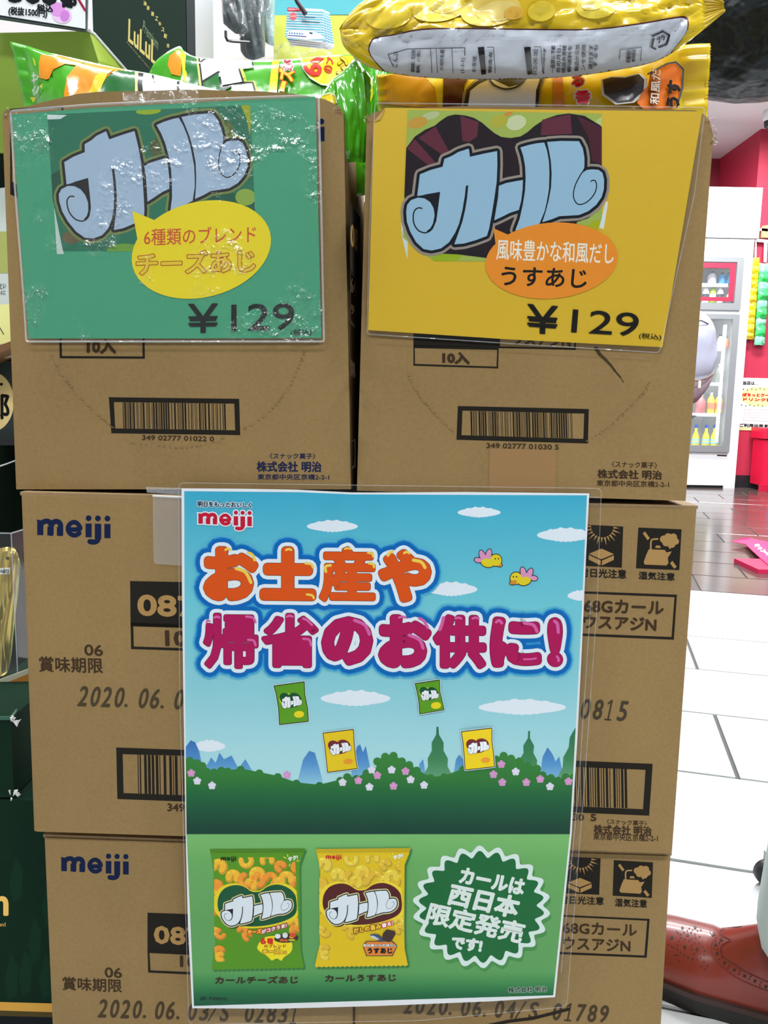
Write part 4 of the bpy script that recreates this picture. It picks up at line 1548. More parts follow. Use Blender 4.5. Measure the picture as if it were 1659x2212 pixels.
def tilted(pl, px, py, lean_top, y_top, y_bot):
    return None


# sheets lean out a little at the top
def lean_plane(base, pxc, y_top, y_bot, o_top, o_bot):
    A = base.hit(pxc - 200, y_top, o_top)
    B = base.hit(pxc + 200, y_top, o_top)
    C = base.hit(pxc, y_bot, o_bot)
    return plane3(A, B, C)


# --- green sign
SG = lean_plane(W1L, 370, 215, 735, 0.016, 0.006)
sg = thing('price_sign', 'crumpled green laminated price sign reading 129 yen with yellow balloon', 'price sign', SG.hit(378, 735))
PG = [(26, 247), (200, 233), (430, 221), (681, 209), (686, 400), (694, 730), (400, 731), (62, 731), (52, 620), (36, 400)]
MB().slab([SG.hit(*p) for p in PG], V((0, 0.0006, 0))).obj('paper_sheet', node_mat('green_paper', lin((58, 158, 116)), 0.5), sg)
KS = 1.0
gm = lambda x, y: (0 + x / 2.0738, 180 + y / 2.0738)
a = Art(SG, K=KS)
PICG = [gm(212, 140), gm(1120, 97), gm(1142, 560), gm(1142, 750), gm(600, 750), gm(288, 740), gm(250, 600)]
a.poly([gm(242, 560), gm(285, 560), gm(285, 765), gm(255, 765)], (196, 212, 206))
a.poly([gm(1095, 265), gm(1125, 262), gm(1143, 560), gm(1100, 560)], (196, 212, 206))
a.lay()
a.clip = PICG[:3] + [gm(1142, 752), gm(282, 752), gm(236, 520)]
a.poly([gm(200, 90), gm(1150, 90), gm(1150, 760), gm(200, 760)], (44, 116, 88)); a.lay()
a.poly(ell(*gm(330, 480), 60, 45, 20), (36, 84, 66)); a.poly(ell(*gm(900, 640), 130, 60, -20), (34, 92, 70))
a.poly([gm(208, 140), gm(300, 142), gm(270, 160), gm(214, 162)], (206, 224, 220))
a.poly(ell(*gm(665, 125), 27, 7, -3), (150, 178, 40))
a.poly([gm(1075, 90), gm(1130, 95), gm(1120, 240), gm(1105, 160)], (160, 170, 40))
a.poly([gm(1085, 340), gm(1112, 300), gm(1120, 420), gm(1090, 440)], (150, 96, 34))
a.poly(ell(*gm(1100, 510), 22, 18, 0), (140, 170, 70))
a.poly(ell(*gm(560, 755), 40, 18, 0), (110, 160, 60))
a.poly(ell(*gm(320, 690), 20, 14, 0), (110, 96, 70))
a.poly(ell(*gm(1000, 250), 24, 40, 10), (96, 110, 56)); a.poly(ell(*gm(720, 290), 24, 24, 10), (84, 96, 56))
a.lay()
a.clip = None
curl_logo(a, [(138.7, 350.3), (459.7, 244.1), (245.8, 496.2)], (166, 190, 212), line=(36, 36, 36), rim=(120, 138, 76), rimw=5, linew=6)
a.obj('product_picture', M_PRINT, sg)
a = Art(SG, K=KS); a.L = 10
YB = (236, 216, 22)
a.poly(ell(435, 539, 153, 103, -14, 48), YB); a.poly([(286, 456), (344, 480), (300, 535)], YB)
a.poly([(286, 456), (300, 500), (292, 545), (340, 478)], YB)
a.lay()
RD = (206, 84, 44)
a.text('6種類のブレンド', (311, 531), (553, 524), (311, 494), RD, bold=0.25)
a.lay()
a.text('チーズあじ', (296, 594), (551, 586), (295, 547), (228, 200, 40), bold=1.2, outline=[(2.8, (176, 64, 36))])
a.obj('balloon_print', M_PRINT, sg)
a = Art(SG, K=KS); a.L = 10
a.text('¥', (407, 719), (470, 718), (407, 657), (24, 30, 26), bold=0.9)
a.line([(407, 700), (470, 699)], 5, (24, 30, 26), disks=False); a.line([(407, 686), (470, 685)], 5, (24, 30, 26), disks=False)
a.text('129', (500, 715), (635, 712), (500, 658), (24, 30, 26), bold=0.5, res=5)
a.text('(税込)', (628, 727), (673, 725), (628, 712), (24, 40, 32), bold=0.2)
a.obj('price_print', M_PRINT, sg)
film('laminate_film', SG, rrect([(23, 240), (200, 226), (430, 215), (688, 206), (694, 450), (700, 738), (400, 738), (57, 738), (48, 600), (32, 400)], 5), 0.0022, M_FILMW, sg)

rim_tube(SG, rrect([(23, 240), (200, 226), (430, 215), (688, 206), (694, 450), (700, 738), (400, 738), (57, 738), (48, 600), (32, 400)], 5), 0.0018, 0.0011, sg, film_mat('pouch_edge', 0.3, 40, 0.3))
# --- yellow sign
SY = lean_plane(W1R, 1160, 230, 735, 0.016, 0.006)
sy = thing('price_sign', 'smooth yellow laminated price sign reading 129 yen with orange balloon', 'price sign', SY.hit(1120, 735))
PYL = [(832, 233), (1100, 236), (1517, 241), (1470, 520), (1431, 750), (1100, 733), (795, 713), (801, 500), (808, 262)]
MB().slab([SY.hit(*p) for p in PYL], V((0, 0.0006, 0))).obj('paper_sheet', node_mat('yellow_paper', lin((214, 176, 22)), 0.5), sy)
MB().slab([SY.hit(*p, 0.0012) for p in ((808, 262), (832, 233), (822, 258))], V((0, 0.0004, 0))).obj('folded_corner', node_mat('paper_fold', lin((200, 160, 70)), 0.6), sy)
a = Art(SY, K=KS)
PICY = [(880.5, 237), (1337.7, 246.5), (1322, 400), (1305, 493), (1300, 566), (1049, 566), (938, 563), (869, 515)]
a.poly([(866, 480), (882, 480), (880, 560), (869, 515)], (206, 214, 208)); a.poly([(1308, 436), (1314, 436), (1304, 495), (1294, 492)], (214, 222, 214)); a.lay()
a.clip = [(880.5, 237), (1337.7, 246.5), (1325, 400), (1311, 440), (1300, 492), (1300, 566), (938, 564), (870, 513)]
a.poly([(860, 230), (1345, 235), (1345, 580), (860, 580)], (158, 178, 84)); a.lay()
for (x, y, rx, ry, c) in ((902, 265, 22, 12, (196, 152, 62)), (1115, 265, 22, 16, (196, 206, 160)), (1078, 262, 20, 14, (176, 172, 64)), (930, 250, 20, 8, (178, 190, 140)), (1310, 270, 30, 20, (178, 198, 120)), (1098, 246, 10, 4, (200, 140, 60)), (1290, 490, 20, 14, (168, 178, 20)), (960, 560, 40, 12, (150, 176, 30)), (885, 545, 12, 20, (150, 150, 100))):
    a.poly(ell(x, y, rx, ry, -15, 20), c)
a.lay()
HY = [r1(*p) for p in ((115, 560), (250, 380), (400, 280), (550, 215), (640, 140), (740, 75), (850, 50), (1000, 65), (1130, 100), (1250, 170), (1360, 265), (1440, 330), (1540, 385), (1659, 400))] + \
     [r2(*p) for p in ((250, 345), (380, 325), (470, 270), (560, 190), (700, 100), (850, 50), (1000, 30), (1200, 60), (1400, 180), (1520, 310), (1585, 430), (1560, 600), (1530, 800), (1500, 950), (1450, 1130), (1400, 1240), (1250, 1370), (1100, 1420))] + \
     [(1246, 560), (1120, 566)] + [r1(*p) for p in ((900, 2140), (500, 2120), (300, 1990), (180, 1800), (120, 1500), (85, 1200), (100, 800))]
a.poly(HY, (36, 28, 34)); a.lay()
for q in ([r1(*p) for p in ((130, 560), (250, 420), (560, 770), (440, 800))], [r1(*p) for p in ((930, 70), (1200, 160), (1180, 380), (1060, 460), (960, 450))], [r2(*p) for p in ((660, 110), (1020, 40), (1040, 290), (640, 310))],
          [r1(*p) for p in ((300, 400), (560, 230), (760, 600), (640, 640))], [r2(*p) for p in ((1100, 60), (1400, 200), (1580, 440), (1480, 700), (1300, 640), (1250, 330))]):
    a.poly(q, (96, 44, 58) if q[0][0] < 1000 or q[0][0] > 1160 and q[0][0] < 1200 else (76, 34, 46))
a.lay()
a.clip = None
curl_logo(a, LM, (150, 188, 212), line=(20, 26, 34), rim=(150, 140, 128), rimw=5.5, linew=6.5)
a.obj('product_picture', M_PRINT, sy)
a = Art(SY, K=KS); a.L = 10
OB = (232, 142, 42)
a.poly(ell(1191.5, 563, 143.5, 82, 3 - 8, 48), OB); a.poly([(1066, 493), (1105, 511), (1078, 545)], OB); a.poly([(1066, 493), (1071, 530), (1064, 560), (1100, 508)], OB)
a.lay()
a.text('風味豊かな和風だし', (1072, 561), (1325, 571), (1074, 516), (238, 232, 214), bold=0.4)
a.text('うすあじ', (1082, 616), (1266, 622), (1085, 576), (26, 22, 18), bold=0.9, res=3)
a.obj('balloon_print', M_PRINT, sy)
a = Art(SY, K=KS); a.L = 10
a.text('¥', (1139, 718), (1204, 723), (1140, 657), (22, 20, 16), bold=0.9)
a.line([(1139, 699), (1204, 703)], 5, (22, 20, 16), disks=False); a.line([(1139, 685), (1204, 689)], 5, (22, 20, 16), disks=False)
a.text('129', (1234, 718), (1377, 727), (1238, 668), (22, 20, 16), bold=0.5, res=5)
a.text('(税込)', (1380, 733), (1428, 736), (1381, 719), (40, 34, 14), bold=0.2)
a.obj('price_print', M_PRINT, sy)
film('laminate_film', SY, rrect([(810, 223), (1100, 226), (1523, 233), (1500, 420), (1424, 762), (1100, 742), (793, 722), (798, 500)], 8), 0.0022, M_FILM, sy)

rim_tube(SY, rrect([(810, 223), (1100, 226), (1523, 233), (1500, 420), (1424, 762), (1100, 742), (793, 722), (798, 500)], 8), 0.0018, 0.0006, sy)
# tape bits holding the green sign to the carton
tt = thing('clear_tape', 'wrinkled clear tape on the rim of the open carton above the green sign', 'tape', W1L.hit(330, 225))
film('tape_strip', Plane(W1L.P + W1L.N * 0.012, W1L.N), [(265, 200), (430, 194), (428, 222), (268, 228)], 0.002, film_mat('tape_crinkle', 1.0, 70, 0.05, dist=0.03), tt)


# ================================================================== SNACK PACKETS
def pillow(top, bot, pl, bulge, n=56, m_=22, crimpL=0.06, crimpR=0.06, seed=0, wr=0.0025, crease=0.0):
    """front and back skins of a crimped bag between two outlines given on plane pl"""
    def samp(pts, t):
        L = [0]
        for a_, b_ in zip(pts, pts[1:]):
            L.append(L[-1] + math.dist(a_, b_))
        d = t * L[-1]
        for i in range(len(pts) - 1):
            if d <= L[i + 1] + 1e-9:
                u = (d - L[i]) / max(1e-9, L[i + 1] - L[i])
                return (pts[i][0] + (pts[i + 1][0] - pts[i][0]) * u, pts[i][1] + (pts[i + 1][1] - pts[i][1]) * u)
        return pts[-1]
    tp_, bt_ = spline(top, 6), spline(bot, 6)
    fr, bkv = [], []
    for i in range(n + 1):
        s_ = i / n
        T, B = samp(tp_, s_), samp(bt_, s_)
        if i in (0, n):
            pass
        for j in range(m_ + 1):
            w_ = j / m_
            x, y = T[0] + (B[0] - T[0]) * w_, T[1] + (B[1] - T[1]) * w_
            p = pl.hit(x, y)
            e_ = 1.0
            if s_ < crimpL: e_ = 0.0
            elif s_ > 1 - crimpR: e_ = 0.0
            else:
                u = (s_ - crimpL) / (1 - crimpL - crimpR)
                e_ = min(1, math.sin(math.pi * u) * 1.9) ** 0.7
            prof = math.sin(math.pi * w_) ** 0.62 if 0 < w_ < 1 else 0
            nz = noise.noise(V((s_ * 5 + seed, w_ * 3, seed))) * wr + noise.noise(V((s_ * 16 + seed, w_ * 6, seed * 2))) * wr * 0.45
            if e_ == 0:
                q = 0.0006 * math.sin(i * math.pi) + noise.noise(V((seed, w_ * 4, s_ * 3))) * 0.004 + 0.0011 * math.sin(w_ * 60)
                fr.append(p + pl.N * (q + 0.0003)); bkv.append(p + pl.N * (q - 0.0003))
            else:
                off = bulge * e_ * prof
                if crease:
                    ed = math.exp(-u * 9) + math.exp(-(1 - u) * 9) + 0.12
                    r1_ = abs(noise.noise(V((u * 4 + seed, w_ * 7 + u * 5, seed * 1.3))))
                    r2_ = abs(noise.noise(V((u * 22 + w_ * 5, w_ * 2.5, seed * 0.7))))
                    nz -= crease * (math.exp(-r1_ * 14) * 1.0 + math.exp(-r2_ * 9) * 0.8) * min(1.2, ed * 1.5) * prof ** 0.4
                fr.append(p + pl.N * (off + nz * prof ** 0.5 * e_))
                bkv.append(p - pl.N * (off * 0.8))
    fs = []
    for i in range(n):
        for j in range(m_):
            k = i * (m_ + 1) + j
            fs.append((k, k + 1, k + m_ + 2, k + m_ + 1))
    nf = len(fr)
    fs2 = fs + [tuple(nf + q for q in f[::-1]) for f in fs]
    # close rims
    rim = [j for j in range(m_ + 1)] + [i * (m_ + 1) + m_ for i in range(1, n + 1)] + [n * (m_ + 1) + j for j in range(m_ - 1, -1, -1)] + [i * (m_ + 1) for i in range(n - 1, 0, -1)]
    for a_, b_ in zip(rim, rim[1:] + rim[:1]):
        fs2.append((a_, nf + a_, nf + b_, b_))
    return fr, fs, fr + bkv, fs2


def packet(name, label, top, bot, pl, bulge, mat, **k):
    fr, fs, allv, allf = pillow(top, bot, pl, bulge, **k)
    c = sum(allv, V()) / len(allv)
    zb = min(v.z for v in allv)
    t = thing(name, label, 'snack packet', (c.x, c.y, zb), k.get('group'))
    mo('bag_skin', allv, allf, mat, t, smooth=True)
    return t, Surf(fr, fs, pl)


def rows_pl(d, yaw=YAW, tilt=0):
    n = V((math.sin(yaw), -math.cos(yaw), math.sin(R(tilt)))).normalized()
    return Plane(V((0, d, H)), n)


GP = (64, 170, 18)
# left green packet
p1, s1 = packet('snack_packet', 'green packet leaning at the left end of the open carton', [(22, 90), (56, 98), (100, 112), (170, 128), (250, 146), (330, 160), (420, 182), (560, 215)],
                [(90, 400), (140, 410), (200, 410), (300, 410), (400, 410), (470, 410), (520, 410), (570, 400)], rows_pl(0.885, R(-3)), 0.020, M_GREENFOIL, crimpL=0.06, seed=1, crease=0.004, n=90, m_=30)
a = Art(s1, eps=0.0006, K=1.0, refine=6)
OR_ = (238, 150, 30)
a.poly([(88, 118), (130, 120), (180, 134), (172, 142), (140, 138), (115, 150), (106, 170), (100, 172), (84, 168), (84, 135)], OR_)
a.poly([(140, 240), (138, 200), (145, 165), (165, 140), (190, 136), (240, 146), (275, 150), (240, 158), (222, 180), (214, 200), (212, 240)], OR_)
a.lay()
a.poly([(140, 240), (139, 210), (150, 205), (170, 215), (190, 205), (198, 185), (205, 165), (225, 152), (250, 148), (232, 160), (220, 185), (214, 240)], (226, 200, 30))
a.lay()
a.poly([(214, 240), (218, 190), (232, 165), (262, 148), (300, 152), (296, 175), (285, 240)], (0, 96, 30))
a.lay()
a.poly([(291, 156), (299, 156), (299, 176), (305, 240), (290, 240), (292, 180)], (228, 214, 130))
a.poly([(299, 156), (310, 158), (307, 180), (310, 240), (300, 240), (297, 180)], (24, 24, 24))
a.poly([(310, 158), (350, 160), (560, 205), (560, 260), (314, 240), (307, 180)], (222, 230, 238))
a.lay()
a.line([(330, 163), (331, 170), (334, 174)], 4, (24, 24, 24)); a.line([(386, 172), (384, 184), (386, 200)], 5, (24, 24, 24))
a.lay()
a.line([(72, 126), (76, 140)], 3, (214, 214, 30)); a.poly([(65, 210), (78, 210), (72, 222)], (226, 214, 40)); a.poly([(86, 186), (92, 180), (90, 192)], (226, 200, 40))
a.text('サク', (82, 155), (84, 205), (68, 157), (206, 220, 210), bold=0.6)
a.obj('bag_print', M_GLOSSP, p1)
# middle green packet
p2, s2 = packet('snack_packet', 'green packet standing upright in the middle of the open carton, red numeral showing', [(322, 158), (340, 128), (385, 100), (400, 112), (432, 124), (530, 130), (620, 128), (700, 121), (762, 119), (800, 130)],
                [(330, 420), (380, 425), (430, 425), (500, 425), (560, 425), (620, 425), (680, 425), (720, 425), (760, 425), (800, 420)], rows_pl(0.955, R(-2)), 0.024, M_GREENFOIL, crimpL=0.03, crimpR=0.03, seed=5, crease=0.005, n=90, m_=30)
a = Art(s2, eps=0.0006, K=1.0, refine=6)
a.poly([(366, 120), (385, 106), (395, 112), (392, 140), (390, 165), (370, 160), (362, 140)], OR_)
a.poly([(378, 108), (402, 113), (400, 150), (414, 180), (396, 175), (392, 130)], (226, 214, 20))
a.poly([(402, 114), (424, 122), (432, 180), (432, 200), (408, 180), (400, 140)], (0, 108, 30))
a.lay()
a.poly([(424, 122), (430, 123), (440, 200), (432, 200)], (222, 214, 120)); a.poly([(428, 124), (434, 124), (446, 205), (438, 205)], (22, 22, 22))
a.poly([(432, 126), (545, 128), (548, 146), (500, 152), (470, 168), (438, 178)], (222, 228, 234))
a.poly([(468, 170), (482, 160), (522, 146), (530, 180), (505, 184), (478, 200)], (22, 22, 22))
a.lay()
a.poly([(438, 178), (472, 158), (474, 180), (480, 200), (440, 200)], (0, 108, 30))
a.poly([(474, 152), (514, 145), (526, 176), (480, 184)], (222, 228, 234))
a.poly([(500, 186), (545, 178), (552, 204), (500, 204)], (214, 220, 228))
a.line([(430, 137), (440, 128), (446, 126)], 3, (22, 22, 22)); a.line([(437, 176), (470, 156), (505, 145), (545, 143)], 3.5, (22, 22, 22)); a.line([(545, 129), (546, 144)], 3, (22, 22, 22))
a.line([(520, 147), (528, 168), (530, 178), (548, 178), (556, 202)], 7, (200, 206, 80))
a.lay()
a.line([(516, 147), (524, 172), (526, 178), (546, 178), (552, 202)], 3.5, (22, 22, 22))
a.poly([(588, 130), (604, 129), (598, 200), (580, 200)], (226, 206, 20))
a.poly([(652, 126), (762, 120), (770, 150), (752, 170), (720, 184), (690, 180), (668, 164), (655, 145)], (238, 214, 16))
a.line([(650, 128), (656, 150), (670, 168), (694, 182), (722, 186)], 3, (228, 234, 210))
a.lay()
a.text('6', (656, 163), (657, 126), (694, 165), (222, 36, 20), bold=2.2, res=4) if False else a.text('6', (688, 162), (657, 162), (688, 140), (222, 36, 20), bold=0.1) if False else None
a.text('6', (692, 164), (694, 140), (655, 160), (226, 44, 24), bold=2.0, res=4)
a.text('の', (718, 158), (718, 142), (700, 156), (206, 60, 20), bold=1.0)
a.text('種', (684, 137), (700, 126), (668, 133), (226, 44, 24), bold=0.9)
a.text('ブ', (718, 140), (724, 126), (702, 136), (206, 60, 20), bold=0.9)
a.text('レン', (748, 158), (752, 124), (728, 158), (240, 214, 30), bold=1.6, outline=[(2.6, (120, 40, 16))])
a.text('ズ', (632, 176), (636, 152), (600, 172), (246, 200, 30), bold=1.4, outline=[(3.4, (206, 50, 16))])
a.text('が', (630, 152), (636, 130), (608, 150), (214, 30, 60), bold=0.9, outline=[(3.2, (232, 232, 228))])
a.text('ー', (612, 198), (618, 178), (604, 196), (246, 200, 30), bold=1.4, outline=[(3.0, (206, 50, 16))])
a.obj('bag_print', M_GLOSSP, p2)
# crumpled green ends at the right of the carton
p3, s3 = packet('snack_packet', 'green packet end crumpled at the right corner of the left carton', [(690, 215), (715, 175), (745, 150), (768, 127), (786, 150), (800, 165)],
                [(700, 330), (725, 340), (745, 350), (770, 350), (790, 350), (800, 330)], rows_pl(0.87, R(20)), 0.012, M_GREENFOIL, crimpL=0.02, crimpR=0.1, seed=9, wr=0.007)
a = Art(s3, eps=0.0004, K=0.95, refine=8)
a.poly([(690, 212), (708, 200), (722, 202), (728, 216), (722, 228), (690, 228)], (236, 212, 30)); a.lay()
a.line([(700, 205), (712, 200), (724, 206), (727, 222)], 2.5, (220, 228, 190))
a.obj('bag_print', M_GLOSSP, p3)
p4, s4 = packet('snack_packet', 'green packet with shiny ribs dropping into the gap between the open cartons', [(768, 128), (785, 124), (800, 132), (822, 140), (846, 146), (852, 150)],
                [(775, 300), (782, 370), (792, 420), (805, 420), (815, 360), (830, 300)], rows_pl(1.0, R(-20)), 0.012, M_GREENFOIL, crimpL=0.03, crimpR=0.03, seed=12, wr=0.012)
a = Art(s4, eps=0.0004, K=0.95, refine=8)
a.poly([(780, 158), (795, 150), (804, 175), (806, 205), (797, 235), (793, 200), (784, 185)], (232, 206, 30))
a.lay(); a.line([(780, 158), (786, 184), (795, 200), (797, 236)], 2.5, (150, 96, 20))
a.obj('bag_print', M_GLOSSP, p4)

# yellow packet standing in the right carton
p6, s6 = packet('snack_packet', 'yellow packet upright in the right carton, maroon and orange print, saw-toothed end', [(812, 162), (840, 160), (960, 150), (1100, 150), (1250, 140), (1380, 120), (1440, 105), (1490, 96), (1534, 94)],
                [(830, 400), (900, 410), (1000, 410), (1100, 410), (1200, 410), (1300, 410), (1400, 410), (1460, 400), (1522, 390)], rows_pl(0.885), 0.020, M_YELFOIL, crimpL=0.03, crimpR=0.085, seed=21, crease=0.004, n=90, m_=30)
a = Art(s6, eps=0.0007, K=0.8, refine=6)
a.poly([(828, 165), (850, 160), (900, 165), (955, 168), (958, 235), (828, 225)], (196, 140, 30))
a.poly([(912, 160), (960, 165), (956, 235), (946, 235), (940, 190)], (218, 190, 40)); a.lay()
a.poly([(958, 160), (1015, 165), (1004, 182), (998, 235), (956, 235)], (74, 18, 26))
a.poly([(1195, 160), (1215, 160), (1220, 235), (1195, 235)], (196, 120, 40)); a.lay()
a.poly([(1008, 190), (1022, 175), (1046, 160), (1182, 160), (1170, 190), (1164, 235), (996, 235), (1000, 200)], (150, 130, 96)); a.lay()
a.poly([(1008, 195), (1024, 180), (1046, 165), (1176, 162), (1166, 190), (1162, 235), (1000, 235)], (24, 20, 24)); a.lay()
a.poly([(1016, 196), (1034, 182), (1060, 170), (1100, 188), (1130, 180), (1140, 165), (1168, 165), (1158, 195), (1156, 235), (1010, 235)], (224, 230, 234)); a.lay()
a.line(spline([(1055, 168), (1068, 184), (1090, 192), (1115, 188), (1132, 174), (1138, 160)], 4), 4, (24, 20, 24))
a.poly([(1298, 172), (1320, 165), (1350, 165), (1382, 158), (1398, 170), (1396, 200), (1370, 222), (1330, 226), (1300, 205)], (206, 206, 200)); a.lay()
a.poly([(1302, 172), (1322, 167), (1350, 168), (1380, 160), (1392, 172), (1390, 196), (1366, 216), (1334, 220), (1306, 202)], (40, 32, 36))
a.poly([(1388, 196), (1400, 186), (1404, 160), (1440, 140), (1458, 135), (1472, 150), (1474, 190), (1456, 235), (1390, 235), (1376, 222)], (232, 112, 24)); a.lay()
a.line([(1400, 160), (1440, 138), (1460, 134), (1476, 150), (1474, 190), (1462, 232)], 4, (70, 80, 86))
a.text('香', (1243, 222), (1275, 222), (1243, 196), (214, 24, 44), bold=1.6, outline=[(4.0, (226, 226, 226))])
a.text('る', (1238, 190), (1262, 182), (1234, 166), (214, 24, 44), bold=1.6, outline=[(4.0, (226, 226, 226))])
a.text('うす', (1466, 232), (1470, 176), (1440, 230), (22, 18, 12), bold=2.0)
a.text('和風だ', (1424, 226), (1428, 150), (1404, 224), (226, 200, 180), bold=0.7, outline=[(1.6, (60, 40, 40))])
a.obj('bag_print', M_GLOSSP, p6)
# saw-toothed crimp
mb = MB()
PL6 = rows_pl(0.885)
for k in range(22):
    y = 98 + k * 6.4
    x = 1533 - (y - 95) * 0.06
    mb.slab([PL6.hit(x - 4, y), PL6.hit(x + 4.5, y + 2.2), PL6.hit(x - 4, y + 6.0)], V((0, 0.0006, 0)))
mb.obj('saw_edge', M_YELFOIL, p6)

# yellow packet lying back-side out on top
PL5 = rows_pl(0.845)
p5, s5 = packet('snack_packet', 'yellow packet lying across the right carton with its grey ingredients panel outward', [(733, 62), (760, 24), (800, -6), (900, -40), (1050, -60), (1250, -60), (1420, -50), (1520, -20), (1562, 4)],
                [(735, 66), (745, 104), (800, 146), (900, 166), (1050, 172), (1200, 168), (1330, 152), (1440, 122), (1566, 26)], PL5, 0.026, M_YELFOIL, crimpL=0.012, crimpR=0.06, seed=31, wr=0.009, crease=0.010, n=110, m_=36)
a = Art(s5, eps=0.0009, K=0.95, refine=5)
for (x, y, rx, ry, c) in ((1060, 22, 66, 34, (232, 204, 96)), (1075, 24, 46, 22, (236, 212, 120)), (1110, 28, 22, 14, (226, 176, 66)), (950, 20, 60, 26, (228, 202, 70)), (965, 14, 34, 14, (236, 212, 104)), (840, 36, 50, 26, (224, 194, 50)), (1290, 14, 46, 26, (230, 206, 66)), (1280, 8, 26, 14, (238, 216, 110)), (1170, 24, 30, 22, (232, 204, 60))):
    a.poly(ell(x, y, rx, ry, -8, 24), c)
a.lay()
PNL = [(796, 112), (800, 90), (812, 80), (850, 74), (910, 62), (1000, 60), (1150, 62), (1280, 62), (1380, 50), (1460, 36), (1482, 36), (1488, 48), (1482, 72), (1452, 112), (1430, 150), (1300, 190), (1150, 200), (1000, 200), (880, 190), (845, 168), (815, 140)]
a.poly(PNL, (70, 20, 30), 3); a.lay()
cx, cy = 1140, 130
a.poly([(cx + (x - cx) * 0.992, cy + (y - cy) * 0.955) for x, y in spline(PNL, 3, True)], (196, 202, 212)); a.lay()
for (x, w_) in ((1042, 10), (1142, 10)):
    a.poly([(x - w_, 102), (x + 4, 101), (x + 8, 160), (x - w_ + 8, 162)], (24, 20, 24))
a.line([(838, 118), (880, 106), (1004, 103), (1004, 120)], 1.6, (40, 40, 50)); a.line([(838, 118), (848, 142)], 1.6, (40, 40, 50))
for x in (930, 942, 976):
    a.line([(x, 104), (x + 3, 158)], 1.3, (40, 40, 50), disks=False)
a.line([(1052, 102), (1066, 102), (1070, 158)], 1.3, (40, 40, 50), disks=False); a.line([(1154, 101), (1168, 101), (1172, 156)], 1.3, (40, 40, 50), disks=False)
a.line([(1338, 128), (1340, 108), (1386, 102), (1384, 132)], 1.3, (40, 40, 50), disks=False)
for st, x, y0, y1, w_ in (('こんぶ', 858, 146, 112, 10), ('調味料、乳化剤', 896, 156, 108, 9), ('香料、(一部に', 908, 158, 108, 9), ('の場所を避', 958, 152, 108, 9), ('(1-2-1)', 1004, 158, 126, 9), ('お客様', 1028, 156, 122, 9), ('製造者', 1062, 158, 112, 8),
                          ('0120-041-082', 1160, 162, 106, 9), ('www.meiji.co.jp/', 1178, 160, 104, 8), ('一品質に不都', 1198, 158, 98, 9), ('合の月日、', 1210, 158, 98, 9), ('現品お客様', 1222, 158, 98, 9), ('郵送料を', 1234, 156, 98, 9),
                          ('製品から加', 1250, 154, 98, 9), ('ンを使用', 1264, 152, 98, 9), ('送付ます', 1280, 150, 98, 9), ('するも', 1290, 146, 98, 9), ('栄養成分', 1362, 136, 108, 10), ('食塩相当', 1372, 134, 108, 8)):
    a.text(st, (x, y0), (x + 2, y1), (x - w_, y0), (46, 46, 58), bold=0.15)
# recycling mark
a.line([(1410, 78), (1432, 68), (1446, 76), (1440, 96), (1424, 102)], 4.5, (30, 30, 36)); a.line([(1412, 84), (1408, 102), (1416, 106)], 4.5, (30, 30, 36))
a.text('プラ', (1422, 94), (1438, 84), (1418, 84), (30, 30, 36), bold=0.6)
a.obj('bag_print', M_GLOSSP, p5)

# ================================================================== LEFT BACKGROUND
YB1 = 1.30
# dark green display carton with gold lettering
q = [atY(203, 175, YB1), atY(418, 200, YB1), atY(412, -90, YB1), atY(196, -90, YB1)]
db = thing('display_box', 'tall dark green display carton with gold lettering at the upper left', 'display box', (q[0].x, YB1, q[0].z - 0.3))
MB().box((q[3].x, YB1, q[0].z - 0.35), (q[1].x - 0.01, YB1 + 0.12, q[2].z)).obj('carton_body', M_DARKGREEN, db)
MB().box((q[3].x - 0.002, YB1 - 0.001, q[0].z - 0.35), (q[3].x + 0.0005, YB1 + 0.001, q[2].z)).obj('edge_trim', M_PAPER, db)
MB().box((q[1].x - 0.009, YB1, q[0].z - 0.35), (q[1].x + 0.004, YB1 + 0.13, q[2].z)).obj('corner_post', node_mat('dark_post', lin((20, 34, 34)), 0.4), db)
a = Art(Plane(V((0, YB1, 0)), V((0, -1, 0))), eps=0.0001, K=0.8)
GD = (196, 180, 110)
f = lambda x, y: (x / 3.95, y / 3.95)
a.text('LuLuL', f(1095, 350), f(1330, 560), f(1100, 160), GD, bold=0.7)
a.text('Premium', f(1215, 260), f(1345, 430), f(1225, 170), (120, 134, 104), bold=0.0)
a.text('Pursuit of the gifts of nature', f(1082, 370), f(1272, 590), f(1084, 352), (140, 134, 90), bold=0.1)
chs = '油茶葉エキス配合'
pts = [(1235, 20), (1262, 60), (1300, 110), (1335, 150), (1362, 195), (1388, 245), (1410, 300), (1432, 380)]
for ch, (x, y) in zip(chs, pts):
    a.text(ch, f(x - 12, y + 20), f(x + 12, y + 30), f(x - 8, y - 14), GD, bold=0.3)
a.obj('gold_lettering', M_INK, db)
# lime tray
YL = 1.18
lt = thing('display_tray', 'lime green folded card tray behind the left green packet', 'display tray', (atY(90, 300, YL).x, YL, atY(90, 300, YL).z))
F = [atY(-60, 72, YL), atY(192, 67, YL), atY(212, 130, YL), atY(214, 330, YL), atY(-60, 330, YL)]
MB().slab(F, V((0, 0.004, 0))).obj('tray_front', node_mat('olive_card', lin((112, 140, 24)), 0.65), lt)
S = [atY(192, 67, YL), atY(206, 76, YL + 0.02), atY(272, 152, YL + 0.1), atY(272, 330, YL + 0.1), atY(214, 330, YL), atY(212, 130, YL)]
MB().slab(S, V((0, 0.003, 0))).obj('tray_side', M_LIME, lt)
MB().tube([atY(193, 66, YL - 0.002), atY(204, 74, YL + 0.015), atY(273, 153, YL + 0.095)], 0.0022, 6).obj('tray_edge', M_PAPER, lt)
